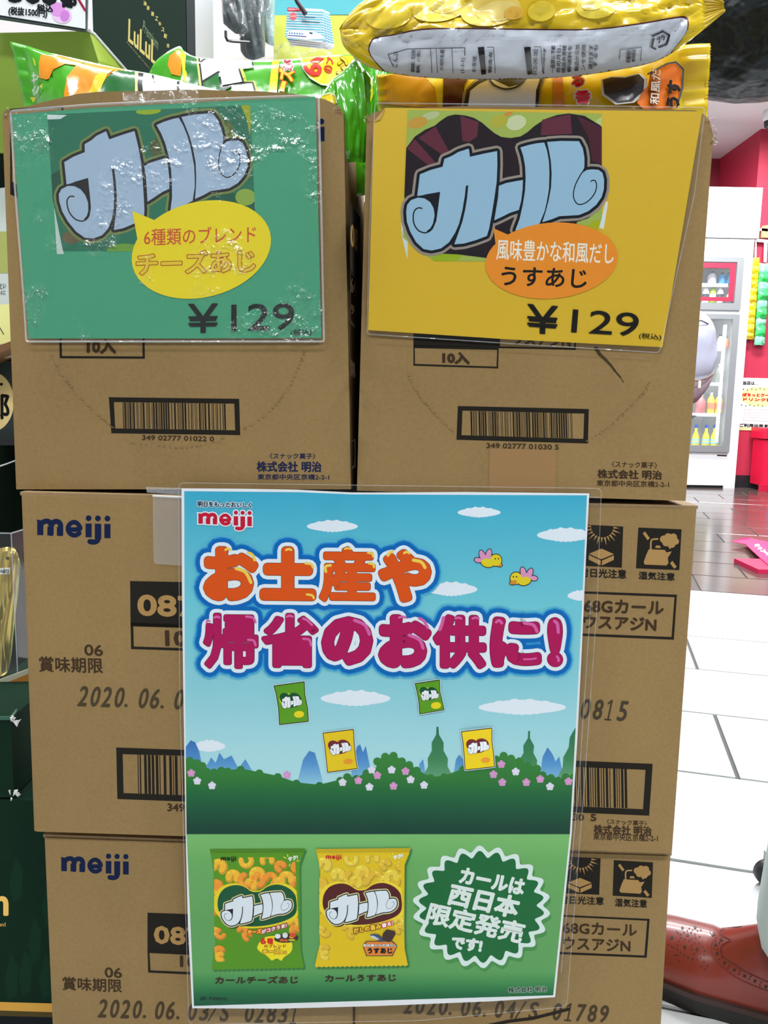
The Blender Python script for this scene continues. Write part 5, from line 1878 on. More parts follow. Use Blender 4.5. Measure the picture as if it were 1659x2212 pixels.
# price card
pcd = thing('price_card', 'white handwritten price card with pink blot at the top left corner', 'price card', atY(90, 60, YL - 0.04))
YC = YL - 0.04
MB().slab([atY(-40, 34, YC), atY(187, 68, YC), atY(190, -60, YC), atY(-40, -60, YC)], V((0, 0.004, 0))).obj('card_holder', node_mat('dark_holder', lin((62, 76, 78)), 0.4), pcd)
MB().slab([atY(-40, 26, YC - 0.002), atY(184, 62, YC - 0.002), atY(184, -60, YC - 0.002), atY(-40, -60, YC - 0.002)], V((0, 0.001, 0))).obj('card', M_PAPER, pcd)
a = Art(Plane(V((0, YC - 0.0022, 0)), V((0, -1, 0))), eps=0.0001, K=0.85)
a.poly(ell(133, 32, 22, 18, 20), (214, 182, 220)); a.lay(); a.poly(ell(124, 20, 16, 15, 10), (204, 140, 206)); a.poly(ell(140, 34, 10, 12, 10), (190, 120, 196)); a.lay()
a.line([(168, -4), (184, 22)], 5, (150, 30, 60)); a.lay()
a.text('税込', (80, 24), (114, 26), (80, 9), (30, 34, 40), bold=0.8)
a.text('(税抜1500円)', (18, 34), (101, 40), (19, 14), (30, 34, 40), bold=0.6)
a.text('都', (132, 14), (164, 16), (132, -22), (24, 26, 30), bold=2.2)
a.text('500', (20, 2), (122, 10), (20, -40), (24, 26, 30), bold=3.0)
a.obj('handwriting', M_INK, pcd)

# things in the strip left of the stack
YS = 1.20
cdx = lambda x, y, Y=YS: atY(x, y, Y)
hc = thing('note_card', 'pale handwritten note card at the left edge beside the top carton', 'note card', cdx(10, 770))
MB().slab([cdx(-60, 415), cdx(45, 400), cdx(45, 770), cdx(-60, 780)], V((0, 0.003, 0))).obj('card', node_mat('note_paper', lin((196, 206, 200)), 0.6), hc)
a = Art(Plane(V((0, YS, 0)), V((0, -1, 0))), eps=0.0002, K=0.8)
a.poly([(-60, 500), (40, 500), (40, 590), (-60, 590)], (150, 156, 90)); a.poly([(-60, 662), (40, 655), (40, 740), (-60, 748)], (206, 206, 136)); a.lay()
a.text('とい', (0, 624), (12, 623), (0, 612), (60, 64, 66), bold=0.2); a.text('に', (2, 636), (12, 636), (2, 628), (60, 64, 66), bold=0.2)
a.line([(-2, 705), (8, 722)], 2, (70, 72, 60))
a.obj('handwriting', M_INK, hc)
sh = thing('shelf', 'narrow wooden shelf end at the left edge above the dark green box', 'shelf', cdx(0, 768, 1.16))
MB().slab([cdx(-120, 790, 1.16), cdx(34, 733, 1.16), cdx(34, 748, 1.16), cdx(-120, 812, 1.16)], V((0, 0.25, 0))).obj('shelf_board', node_mat('brown_wood', lin((120, 84, 48)), 0.5), sh)
sb = thing('display_box', 'dark green box with cream circle and brushed character at the left edge', 'display box', cdx(0, 940, 1.22))
MB().slab([cdx(-140, 780, 1.22), cdx(60, 780, 1.22), cdx(60, 950, 1.22), cdx(-140, 950, 1.22)], V((0, 0.3, 0))).obj('carton_body', node_mat('slate_green', lin((32, 46, 42)), 0.5), sb)
a = Art(Plane(V((0, 1.22, 0)), V((0, -1, 0))), eps=0.0002, K=0.8)
a.poly(ell(-16, 868, 46, 64, 0, 40), (208, 186, 128)); a.lay()
a.text('郎', (-22, 902), (19, 906), (-22, 846), (22, 24, 24), bold=1.6); a.disk(3, 830, 3.4, (22, 24, 24)); a.disk(-8, 826, 3, (22, 24, 24))
a.obj('label_print', M_INK, sb)
# shelf back, dark
sbk = thing('shelf_unit', 'dark shelving unit behind the goods at the left edge', 'shelf unit', (cdx(0, 2000, 1.5).x, 1.5, 0))
MB().box((cdx(-260, 1000, 1.5).x, 1.5, 0), (cdx(150, 1000, 1.5).x, 1.54, cdx(60, 240, 1.5).z)).obj('back_panel', node_mat('dark_shelf', lin((12, 22, 14)), 0.9, spec=0.05), sbk)
MB().slab([cdx(-200, 950, 1.2), cdx(40, 950, 1.2), cdx(40, 962, 1.2), cdx(-200, 962, 1.2)], V((0, 0.3, 0))).obj('shelf_board', M_BLACK, sbk)
MB().tube([cdx(-4, 1008, 1.18), cdx(14, 1002, 1.2), cdx(40, 992, 1.24)], 0.0012, 6).obj('wire', M_GREY, sbk)

# clear box of gold pouches
YA = 1.16
ac = thing('acrylic_case', 'clear plastic case of gold pouches at the left edge beside the middle carton', 'plastic case', cdx(0, 1475, YA))
M_CLR = film_mat('acrylic', 0.02, 5, 0.035)
x_l, x_m, x_r = cdx(-80, 1152, YA).x, cdx(24, 1152, YA).x, cdx(40, 1152, YA + 0.16).x + 0.004
zt, zb_ = cdx(24, 1152, YA).z, cdx(10, 1480, YA).z
MB().box((x_l, YA, zb_), (x_m, YA + 0.0015, zt)).obj('case_front', M_CLR, ac)
MB().slab([V((x_m, YA, zb_)), V((x_m, YA, zt)), V((x_m + 0.01, YA + 0.16, zt)), V((x_m + 0.01, YA + 0.16, zb_))], V((0.0015, 0, 0))).obj('case_side', M_CLR, ac)
mb = MB()
mb.tube([V((x_l, YA, zt)), V((x_m, YA, zt)), V((x_m + 0.01, YA + 0.16, zt))], 0.0012, 6)
mb.tube([V((x_m, YA, zt)), V((x_m, YA, zb_))], 0.0010, 6)
mb.obj('case_edge', film_mat('acrylic_edge', 0.02, 5, 0.45, tint=(0.7, 0.75, 0.8)), ac)
M_GOLD = node_mat('gold_foil', lin((196, 176, 96)), 0.28, metal=0.75, bump=0.5, bump_scale=30)
M_OLIVE = node_mat('olive_foil', lin((140, 150, 60)), 0.35, metal=0.4, bump=0.5, bump_scale=30)
gp, sgp = packet('gold_pouch', 'shiny gold foil pouch in the clear case, white label on its neck', [(-60, 1200), (-20, 1190), (10, 1182), (30, 1184), (40, 1200)],
                 [(-60, 1470), (-20, 1468), (0, 1462), (12, 1456), (18, 1450)], rows_pl(1.2, 0), 0.010, M_GOLD, crimpL=0.02, crimpR=0.02, seed=40, wr=0.01)
a = Art(sgp, eps=0.0006, K=0.8, refine=9)
a.poly([(-20, 1228), (22, 1226), (21, 1240), (-20, 1242)], (206, 210, 206)); a.lay()
a.text('eets', (1, 1238), (19, 1238), (1, 1229), (70, 72, 72), bold=0.15)
a.disk(16, 1206, 3.5, (60, 60, 30))
a.obj('pouch_label', M_INK, gp)
gp2, _ = packet('gold_pouch', 'olive foil pouch standing behind the gold one in the clear case', [(10, 1190), (28, 1182), (36, 1192), (42, 1210), (44, 1225)],
                [(8, 1450), (14, 1450), (20, 1440), (26, 1400), (34, 1300)], rows_pl(1.25, 0), 0.006, M_OLIVE, crimpL=0.02, crimpR=0.02, seed=44, wr=0.006)
# tray with white and orange rim
tr_ = thing('display_tray', 'green tray with white and orange rim holding the gold pouches', 'display tray', cdx(0, 1600, 1.14))
YT = 1.14
MB().slab([cdx(-90, 1520, YT), cdx(0, 1476, YT), cdx(70, 1448, YT), cdx(70, 1560, YT), cdx(-90, 1560, YT)], V((0, 0.003, 0))).obj('tray_front', node_mat('leaf_green_card', lin((22, 74, 44)), 0.5, noise_amt=0.3, noise_scale=20), tr_)
mb = MB().slab([cdx(-90, 1505, YT - 0.001), cdx(0, 1468, YT - 0.001), cdx(70, 1442, YT - 0.001), cdx(70, 1452, YT - 0.001), cdx(0, 1480, YT - 0.001), cdx(-90, 1518, YT - 0.001)], V((0, 0.004, 0)))
mb.obj('white_rim', node_mat('cream_card', lin((176, 176, 152)), 0.5), tr_)
mb = MB().slab([cdx(-90, 1518, YT - 0.001), cdx(0, 1480, YT - 0.001), cdx(70, 1452, YT - 0.001), cdx(70, 1470, YT - 0.001), cdx(0, 1496, YT - 0.001), cdx(-90, 1534, YT - 0.001)], V((0, 0.004, 0)))
mb.obj('orange_rim', node_mat('orange_card', lin((170, 110, 40)), 0.5), tr_)
# two stacked green boxes with torn white corners and the big one below
gb = thing('display_box', 'deep green carton with torn white corners beside the middle carton', 'display box', cdx(0, 1730, 1.0))
MB().slab([cdx(-120, 1553, 1.0), cdx(24, 1551, 1.0), cdx(30, 1722, 1.0), cdx(-120, 1727, 1.0)], V((0.0, 0.24, 0.0))).obj('carton_body', M_DEEPGREEN, gb)
rim = MB().tube([cdx(-100, 1553, 0.998), cdx(23, 1551, 0.998), cdx(64, 1502, 1.11)], 0.0028, 8)
rim.obj('carton_rim', node_mat('green_rim', lin((40, 90, 70)), 0.4), gb)
for (x, y) in ((30, 1553), (26, 1715)):
    rnd = random.Random(x)
    mb = MB()
    for k in range(7):
        u, v = x + rnd.uniform(-10, 8), y + rnd.uniform(-8, 12)
        mb.slab([cdx(u, v, 0.994), cdx(u + rnd.uniform(3, 11), v + rnd.uniform(-5, 3), 0.992), cdx(u + rnd.uniform(-2, 8), v + rnd.uniform(4, 11), 0.993)], V((0, 0.002, 0)))
    mb.obj('torn_corner', node_mat('torn_white', (0.7, 0.72, 0.7), 0.8), gb)['kind'] = 'stuff'
bg = thing('display_box', 'large dark green carton with gold stripe along its foot at the lower left', 'display box', (cdx(0, 2400, 1.0).x, 1.0, 0))
xr = cdx(118, 2000, 1.0).x
zt = cdx(20, 1728, 1.0).z
MB().box((cdx(-200, 2000, 1.0).x, 1.0, 0.0), (xr + 0.01, 1.28, zt)).obj('carton_body', M_DEEPGREEN, bg)
a = Art(Plane(V((0, 1.0, 0)), V((0, -1, 0))), eps=0.0001, K=0.62)
for (x0_, y0_) in ((20, 1850), (60, 1980), (40, 2050), (90, 1900), (10, 2060), (84, 2060)):
    a.poly([(x0_, y0_ + 60), (x0_ + 14, y0_), (x0_ + 30, y0_ + 30), (x0_ + 26, y0_ + 90), (x0_ + 8, y0_ + 100)], (15, 40, 27))
a.lay()
a.poly([(-90, 2162), (130, 2168), (130, 2187), (-90, 2180)], (176, 132, 58)); a.poly([(-90, 2180), (130, 2187), (130, 2198), (-90, 2192)], (66, 56, 30)); a.poly([(-90, 2192), (130, 2198), (130, 2300), (-90, 2300)], (20, 24, 26))
a.text('n', (-12, 1976), (16, 1976), (-12, 1938), (206, 160, 84), bold=2.4, res=5)
a.text('un!', (-4, 2001), (12, 2001), (-4, 1993), (170, 134, 70), bold=0.4)
a.obj('carton_print', M_INK, bg)

# ================================================================== TOP CENTRE: accessories on hooks
YH = 2.05
x_a, x_b = atY(590, 60, 2.2).x, atY(800, 60, 2.2).x
bd = thing('backing_card', 'teal and yellow backing panel behind the hanging luggage tags', 'panel', (x_a, 2.2, atY(600, 200, 2.2).z))
PB = Plane(V((0, 2.2, 0)), V((0, -1, 0)))
MB().slab([PB.hit(590, -60), PB.hit(820, -60), PB.hit(820, 33), PB.hit(588, 33)], V((0, 0.01, 0))).obj('teal_panel', node_mat('teal_card', lin((78, 184, 194)), 0.5), bd)
MB().slab([PB.hit(590, 33), PB.hit(830, 31), PB.hit(830, 220), PB.hit(592, 220)], V((0, 0.012, 0))).obj('yellow_panel', node_mat('lemon_card', lin((206, 212, 74)), 0.5), bd)
hk = thing('hook', 'black wire display hook on the pale wall beside the bagged goods', 'hook', atY(500, 90, 2.1))
MB().tube([atY(487.5, 67, 1.9), atY(488, 80, 1.9), atY(491, 87, 1.9), atY(500, 89, 1.92), atY(537, 91, 1.97), atY(540, 91, 2.35)], 0.0032, 8).obj('hook_wire', M_BLACK, hk)
# bagged dark goods
M_BAGF = film_mat('crinkled_bag', 1.0, 40, 0.05)
M_TEALD = node_mat('dark_teal_cloth', lin((46, 62, 64)), 0.6)
M_TEALL = node_mat('pale_teal_cloth', lin((140, 168, 166)), 0.6)
for n_, (tops, bots, lab, mt, d_) in enumerate((
        ([(478, -10), (492, -20), (510, -30), (525, -10)], [(482, 50), (500, 66), (515, 74), (535, 60)], 'clear bag of dark folded goods, leftmost on the hook', M_TEALD, 2.0),
        ([(505, -30), (525, -40), (550, -30), (575, -10)], [(520, 110), (530, 124), (548, 130), (572, 122)], 'clear bag of dark goods reaching lowest behind the green packet', M_TEALD, 2.06),
        ([(545, -40), (560, -40), (580, -30), (594, -20)], [(550, 60), (562, 80), (580, 96), (592, 100)], 'clear bag with pale teal folds beside the yellow panel', M_TEALL, 2.1))):
    fr, fs, av, af = pillow(tops, bots, rows_pl(d_, 0), 0.02, n=14, m_=14, crimpL=0.02, crimpR=0.02, seed=50 + n_, wr=0.02)
    t = thing('bagged_accessory', lab, 'bagged accessory', sum(av, V()) / len(av))
    mo('folded_cloth', av, af, mt, t, smooth=True)
    fr, fs, av, af = pillow([(x - 6, y) for x, y in tops], [(x + 2, y + 8) for x, y in bots], rows_pl(d_ - 0.02, 0), 0.024, n=14, m_=14, crimpL=0.02, crimpR=0.02, seed=60 + n_, wr=0.03)
    mo('clear_bag', av, af, M_BAGF, t, smooth=True)
# striped luggage tag cards
tagsP = [(15, 2.0), (10, 2.02), (6, 2.04), (2, 2.06)]
for k in range(4):
    dx, dy = 7.5 * k, 5.0 * k
    Yk = 1.96 + 0.012 * k
    PLk = Plane(V((0, Yk, 0)), V((0, -1, 0)))
    q = [(621 + dx, 16 + dy * 0.4), (698 + dx * 0.6, 20 + dy * 0.4), (702 + dx * 0.9, 84 + dy), (694 + dx * 0.9, 91 + dy), (620 + dx * 0.4, 82 + dy), (616 + dx * 0.4, 78 + dy)]
    lab = ('front blue striped luggage tag card with a white bullet train', 'second striped luggage tag card, just behind the bullet train one', 'third striped luggage tag card counting back on the hook', 'rearmost striped luggage tag card, lowest corner showing')[k]
    t = thing('luggage_tag', lab, 'luggage tag', PLk.hit(660, 90), 'striped luggage tag cards on the hook')
    MB().slab([PLk.hit(*p) for p in q], V((0, 0.004, 0))).obj('tag_card', M_PAPER, t)
    a = Art(PLk, eps=0.0003, K=0.85, clip=[q[0], q[1], q[2], q[3], q[4], q[5]])
    for j in range(12):
        y = 22 + dy * 0.4 + 5.4 * j
        a.poly([(610 + dx * 0.5, y), (715 + dx, y + 4), (715 + dx, y + 6.6), (610 + dx * 0.5, y + 2.6)], (96, 178, 200))
    if k == 0:
        a.lay()
        a.poly([(620, 15), (649, 15), (649, 24), (620, 24)], (206, 40, 66)); a.disk(633, 35, 8, (226, 96, 100), 16)
        train = [(622, 68), (640, 64), (668, 66), (684, 70), (698, 78), (701, 84), (660, 86), (620, 80)]
        a.poly(train, (228, 232, 236)); a.lay()
        for j in range(6):
            a.rect(624 + 5.5 * j, 70 + 0.3 * j, 627 + 5.5 * j, 73 + 0.3 * j, (50, 110, 170))
        a.poly([(669, 69), (676, 71), (674, 74), (668, 72)], (40, 80, 110)); a.line([(621, 76), (662, 79)], 1.6, (40, 60, 130), disks=False)
        a.text('PEANUTS', (623, 22), (646, 22), (623, 18), (236, 220, 220), bold=0.1)
        a.text('おみやげ', (626, 38), (640, 38), (626, 32), (240, 210, 210), bold=0.1)
        a.text('SNOOPY', (658, 38), (682, 40), (658, 35), (40, 70, 90), bold=0.1); a.text('SHINKANSEN', (652, 47), (690, 50), (652, 44), (40, 70, 90), bold=0.1)
    a.obj('tag_print', M_PRINT, t)
st = thing('tag_strap', 'black looped strap on the front luggage tag card', 'strap', atY(655, 30, 1.94))
MB().tube([atY(634, -12, 1.94), atY(643, 5, 1.94), atY(652, 18, 1.94), atY(660, 30, 1.94)], [0.004, 0.005, 0.005, 0.006], 8).obj('strap_band', M_BLACK, st)
cb = thing('clear_packing', 'crinkled clear film heap under the luggage tags', 'plastic film', atY(650, 130, 2.0))
fr, fs, av, af = pillow([(592, 100), (620, 95), (650, 104), (700, 98), (715, 116)], [(592, 150), (620, 160), (650, 160), (690, 160), (720, 150)], rows_pl(1.93, 0), 0.03, n=24, m_=12, crimpL=0.02, crimpR=0.02, seed=71, wr=0.05)
mo('crinkled_film', av, af, M_BAGF, cb, smooth=True)

# ================================================================== COOLER, PILLAR GOODS
FY = 8.60
FP = Plane(V((0, FY, 0)), V((0, -1, 0)))
ff = lambda x, y, off=0.0: FP.hit(x, y, off)
brc = atY(1586, 1045, FY)
xr_ = atY(1613, 725, FY).x
xl_ = xr_ - 1.25
cooler = thing('drinks_cooler', 'white glass-door drinks cooler in front of the red wall', 'refrigerator', ((xl_ + xr_) / 2, FY, 0))
ztop = atY(1600, 517, FY).z
zheadt = atY(1600, 405, FY).z
zu0, zu1 = atY(1600, 671, FY).z, atY(1600, 557, FY).z
zl0, zl1 = atY(1570, 977, FY).z, atY(1590, 680, FY).z
dr = atY(1607, 620, FY).x - 0.06
D = 0.75
wx = xr_ - 0.12
# carcass as frame
mb = MB()
mb.box((xl_, FY, 0), (xl_ + 0.12, FY + D, ztop)); mb.box((wx, FY, 0), (xr_, FY + D, ztop))
mb.box((xl_ + 0.12, FY, 0.03), (wx, FY + D, zl0)); mb.box((xl_ + 0.12, FY, zl1), (wx, FY + D, zu0)); mb.box((xl_ + 0.12, FY, zu1), (wx, FY + D, ztop))
mb.box((xl_ + 0.12, FY + D - 0.05, zl0), (wx, FY + D, zu1))
mb.obj('cabinet_body', M_WHITE, cooler)
MB().box((xl_ - 0.02, FY - 0.01, ztop + 0.012), (xr_ + 0.04, FY + D, zheadt)).obj('header_panel', M_WHITE, cooler)
MB().box((xl_ + 0.02, FY + 0.02, 0), (xr_ - 0.02, FY + D, 0.03)).obj('plinth', M_BLACK, cooler)
for (z0, z1) in ((zl0, zl1), (zu0, zu1)):
    g = MB(); w_ = 0.07
    g.box((xl_ + 0.1, FY - 0.03, z0), (xl_ + 0.1 + w_, FY, z1)); g.box((wx - w_ + 0.02, FY - 0.03, z0), (wx + 0.02, FY, z1))
    g.box((xl_ + 0.1 + w_, FY - 0.03, z0), (wx - w_ + 0.02, FY, z0 + w_)); g.box((xl_ + 0.1 + w_, FY - 0.03, z1 - w_ * 0.7), (wx - w_ + 0.02, FY, z1))
    dd = g.obj('door', M_GREY, cooler)
    ORG[dd] = ORG[cooler]
    gl = MB().box((xl_ + 0.17, FY - 0.02, z0 + w_), (wx - 0.05, FY - 0.012, z1 - w_ * 0.7)).obj('glass_pane', film_mat('cooler_glass', 0.0, 5, 0.05), dd)
# red frame sticker on the upper door
zz0, zz1 = zu0 + 0.09, zu1 - 0.06
g = MB()
xw = wx - 0.06
g.box((xl_ + 0.18, FY - 0.026, zz0), (xw, FY - 0.021, zz0 + 0.04)); g.box((xl_ + 0.18, FY - 0.026, zz1 - 0.05), (xw, FY - 0.021, zz1)); g.box((xw - 0.055, FY - 0.026, zz0 + 0.04), (xw, FY - 0.021, zz1 - 0.05))
g.obj('red_sticker', node_mat('red_sticker', lin((226, 40, 66)), 0.4), cooler)
# lamp strip inside
MB().box((wx - 0.1, FY + 0.05, zl0 + 0.1), (wx - 0.075, FY + 0.08, zl1 - 0.1)).obj('inner_lamp', node_mat('cooler_lamp', (0.9, 0.95, 1), 0.5, emit=(0.9, 0.97, 1.0), es=2.0), cooler)
zsh = [atY(1550, y, FY).z for y in (611, 750, 826, 893)]
for z in zsh + [zl0 + 0.03]:
    MB().box((xl_ + 0.12, FY + 0.04, z - 0.035), (wx - 0.10, FY + 0.55, z)).obj('shelf', M_WHITE, cooler)
MB().slab([ff(1549, 982, 0.002), ff(1570, 983, 0.002), ff(1570, 986, 0.002), ff(1549, 985, 0.002)], V((0, 0.001, 0))).obj('name_plate', M_BLACK, cooler)


def bottle(proto, name, label, cat, group, x, y, z, h, body, cap, r_=0.04, lab=None, waist=False):
    if proto is None:
        t = thing(name, label, cat, (x, y, z), group)
        if waist:
            pr_ = [(r_ * 0.8, 0), (r_, h * 0.12), (r_, h * 0.3), (r_ * 0.75, h * 0.55), (r_ * 0.36, h * 0.72), (r_ * 0.32, h * 0.9)]
        else:
            pr_ = [(r_ * 0.9, 0), (r_, h * 0.04), (r_, h * 0.62), (r_ * 0.6, h * 0.8), (r_ * 0.38, h * 0.86), (r_ * 0.38, h * 0.9)]
        MB().lathe((x, y, z), pr_, 14).obj('bottle_body', body, t, smooth=True)
        MB().lathe((x, y, z), [(r_ * 0.42, h * 0.88), (r_ * 0.42, h)], 10).obj('cap', cap, t)
        if lab:
            MB().lathe((x, y, z), [(r_ * 1.02, h * 0.2), (r_ * 1.02, h * 0.5)] if not waist else [(r_ * 1.03, h * 0.2), (r_ * 0.95, h * 0.4)], 14).obj('bottle_label', lab, t)
        return t
    c = proto.copy(); COL.objects.link(c); c.location = (x, y, z); c['label'] = label
    for ch in proto.children:
        d_ = ch.copy(); COL.objects.link(d_); d_.parent = c
    return c


M_YB = node_mat('yellow_drink', lin((226, 216, 60)), 0.15)
M_BLUE = node_mat('blue_cap', lin((20, 90, 220)), 0.4)
M_LB = node_mat('pale_blue_label', lin((150, 200, 226)), 0.4)
M_WC = node_mat('white_cap', (0.85, 0.85, 0.85), 0.4)
M_OL = node_mat('orange_label', lin((236, 150, 110)), 0.4)
M_AM = node_mat('amber_drink', lin((214, 200, 90)), 0.15)
M_DK = node_mat('dark_bottle', lin((60, 70, 80)), 0.2)
M_BD = node_mat('blue_drink', lin((60, 140, 190)), 0.2)
bx = lambda px, py: atY(px, py, FY + 0.1).x
hb = 0.215
pr_ = None
for i, (px, lab) in enumerate(((1540, 'rounded yellow drink bottle nearest the door edge, bottom shelf'), (1522, 'rounded yellow drink bottle in the middle of the bottom shelf trio'), (1500, 'rounded yellow drink bottle half hidden by the cartons, bottom shelf'))):
    pr_ = bottle(pr_, 'bottle', lab, 'bottle', 'blue capped bottles in the cooler', bx(px + 3, 940), FY + 0.1, zl0 + 0.035, 0.25, M_YB, M_BLUE, 0.043, M_LB, True) if i == 0 else (bottle(pr_, '', lab, '', '', bx(px + 3, 940), FY + 0.1, zl0 + 0.035, 0, 0, 0) and pr_)
pr_ = None
for i, (px, lab) in enumerate(((1551, 'white capped tea bottle with orange label beside the inner lamp'), (1534, 'white capped tea bottle with orange label, left of its twin'))):
    pr_ = bottle(pr_, 'bottle', lab, 'bottle', 'white capped bottles in the cooler', bx(px, 890), FY + 0.1, zsh[3] + 0.001, 0.22, M_AM, M_WC, 0.040, M_OL) if i == 0 else (bottle(pr_, '', lab, '', '', bx(px, 890), FY + 0.1, zsh[3] + 0.001, 0, 0, 0) and pr_)
bottle(None, 'bottle', 'pink drink carton bottle on the second lowest cooler shelf', 'bottle', None, bx(1512, 890), FY + 0.1, zsh[3] + 0.001, 0.20, node_mat('pink_drink', lin((206, 130, 130)), 0.3), M_WC, 0.05, None)
bottle(None, 'bottle', 'small orange bottle with green cap on the upper shelf of the lower door', 'bottle', None, bx(1567, 745), FY + 0.1, zsh[1] + 0.001, 0.12, M_OL, node_mat('green_cap', lin((80, 150, 90)), 0.4), 0.035, None)
bottle(None, 'bottle', 'small white bottle beside the orange one in the cooler', 'bottle', None, bx(1555, 745), FY + 0.1, zsh[1] + 0.001, 0.14, M_WC, M_DK, 0.03, None)
bottle(None, 'bottle', 'clear white capped bottle on the third cooler shelf', 'bottle', None, bx(1554, 820), FY + 0.1, zsh[2] + 0.001, 0.2, node_mat('clear_grey', lin((150, 156, 150)), 0.2), M_WC, 0.045, None)
bottle(None, 'bottle', 'blue bottle in the upper door behind the red sticker frame', 'bottle', None, bx(1576, 600), FY + 0.1, zsh[0] + 0.001, 0.14, M_BD, M_WC, 0.045, None)
bottle(None, 'bottle', 'second blue bottle leaning left in the upper door', 'bottle', None, bx(1560, 600), FY + 0.1, zsh[0] + 0.001, 0.12, M_BD, M_DK, 0.04, None)
bottle(None, 'bottle', 'white bottle with dark lettering at the left of the upper door', 'bottle', None, bx(1538, 600), FY + 0.1, zsh[0] + 0.001, 0.13, node_mat('pale_bottle', lin((190, 190, 200)), 0.3), M_DK, 0.045, None)
zb2 = zu0 + 0.08
for (px, c_, l_, lab) in ((1522, M_WC, M_DK, 'white bottle with dark label at the left of the lower row'), (1537, node_mat('lime_drink', lin((150, 190, 60)), 0.2), M_WC, 'lime green bottle in the lower row of the upper door'),
                          (1553, M_WC, M_DK, 'white bottle with black label in the middle of the lower row'), (1575, node_mat('grey_bottle', lin((130, 134, 140)), 0.25), M_WC, 'grey capped bottle by the red sticker, lower row')):
    bottle(None, 'bottle', lab, 'bottle', None, bx(px, 665), FY + 0.1, zb2, 0.19, c_, M_WC if c_ is not M_WC else M_OL, 0.035, l_)

# hanging strips of snack sachets on the pillar
SPX = Plane(V((0, PY - 0.05, 0)), V((0, -1, 0)))
rail = thing('display_rail', 'white metal display rail on the red pillar above the sachets', 'rail', SPX.hit(1640, 500))
MB().slab([SPX.hit(1628, 492), SPX.hit(1659, 494), SPX.hit(1659, 500), SPX.hit(1628, 497)], V((0, 0.04, 0))).slab([SPX.hit(1626, 515), SPX.hit(1659, 518), SPX.hit(1659, 524), SPX.hit(1626, 521)], V((0, 0.04, 0))) \
    .slab([SPX.hit(1633, 492), SPX.hit(1635, 492), SPX.hit(1634, 556), SPX.hit(1630, 556)], V((0, 0.01, 0))).slab([SPX.hit(1651, 522), SPX.hit(1658, 522), SPX.hit(1656, 566), SPX.hit(1650, 566)], V((0, 0.01, 0))).obj('rail_bars', M_WHITE, rail)


def strip(x0, y0, x1, y1, n, cols, w_, group, lab):
    for k in range(n):
        u0, u1 = k / n, (k + 1.15) / n
        xa, ya = x0 + (x1 - x0) * u0, y0 + (y1 - y0) * u0
        xb, yb = x0 + (x1 - x0) * u1, y0 + (y1 - y0) * u1
        P_ = Plane(V((0, PY - 0.06 - 0.012 * (k % 2), 0)), V((0, -1, 0)))
        fr, fs, av, af = pillow([(xa + (0.4 if k % 2 else -0.6), ya), (xa + w_ / 2, ya + 1), (xa + w_, ya + (1.5 if k % 3 else 0))], [(xb - 1, yb), (xb + w_ / 2, yb - 0.8), (xb + w_ + 0.6, yb + 0.5)], P_, 0.03, n=6, m_=6, crimpL=0.05, crimpR=0.05, seed=k + x0, wr=0.03)
        o = mo('snack_sachet', av, af, cols[k % len(cols)], None, smooth=True)
        ords = ('topmost', 'second from top', 'third from top', 'fourth from top', 'fifth from top', 'sixth from top', 'seventh from top', 'eighth from top', 'ninth from top', 'tenth from top', 'lowest')
        tag(o, '%s %s' % (ords[k] if k < n - 1 else 'lowest', lab), 'sachet', group)


M_YS = node_mat('yellow_sachet', lin((250, 224, 40)), 0.3, coat=0.3)
M_YS2 = node_mat('golden_sachet', lin((230, 190, 40)), 0.3, coat=0.3)
M_GS = node_mat('mint_sachet', lin((130, 220, 170)), 0.3, coat=0.3)
M_GS2 = node_mat('green_sachet', lin((60, 200, 100)), 0.3, coat=0.3)
strip(1624, 556, 1611, 731, 11, [M_YS, M_YS, M_YS2], 17, 'yellow sachets in the hanging strip', 'yellow snack sachet hanging on the red pillar')
strip(1641, 568, 1630, 743, 9, [M_GS, M_GS2], 22, 'green sachets in the hanging strip', 'green snack sachet hanging on the red pillar')
bxp = thing('snack_pack', 'brown and cream snack pack on the rail at the right edge', 'snack pack', SPX.hit(1655, 515))
MB().slab([SPX.hit(1646, 488), SPX.hit(1672, 484), SPX.hit(1672, 514), SPX.hit(1644, 513)], V((0, 0.03, 0))).obj('pack_body', node_mat('tan_pack', lin((206, 160, 120)), 0.4, noise_amt=0.5, noise_scale=30), bxp)

# notice on the pillar
NP = Plane(V((0, PY - 0.006, 0)), V((0, -1, 0)))
nt_ = thing('wall_notice', 'white paper notice with green bubble and red writing on the red pillar', 'notice', NP.hit(1640, 925))
MB().slab([NP.hit(1602, 816), NP.hit(1700, 818), NP.hit(1696, 932), NP.hit(1592, 929)], V((0, 0.003, 0))).obj('notice_sheet', M_PAPER, nt_)
a = Art(NP, eps=0.0005, K=1.05)
a.poly(ell(1640, 857, 40, 22, 2), (216, 232, 160)); a.poly([(1598, 922), (1696, 926), (1696, 932), (1592, 929)], (220, 216, 160)); a.lay()
a.text('当店は…', (1605, 831), (1638, 832), (1605, 823), (50, 50, 50), bold=0.4)
a.text('ぽちっとクーポン', (1604, 856), (1680, 858), (1605, 849), (210, 40, 40), bold=0.7)
a.text('ドリンク割引', (1606, 866), (1680, 868), (1606, 859), (210, 40, 40), bold=0.7)
a.text('ご利用出来ます', (1598, 922), (1670, 924), (1598, 915), (40, 40, 40), bold=0.5)
for k in range(6):
    a.disk(1606 + 9 * k, 841 + (k % 2) * 2 - k * 0.4, 1.6, (90, 110, 60), 6); a.disk(1602 + 9 * k, 875 + (k % 2) * 2, 1.6, (90, 110, 60), 6)
frame(a, [(1608, 884), (1690, 886), (1690, 912), (1606, 909)], [(1608.7, 884.7), (1689, 886.7), (1689, 911), (1606.8, 908.3)], (170, 170, 170))
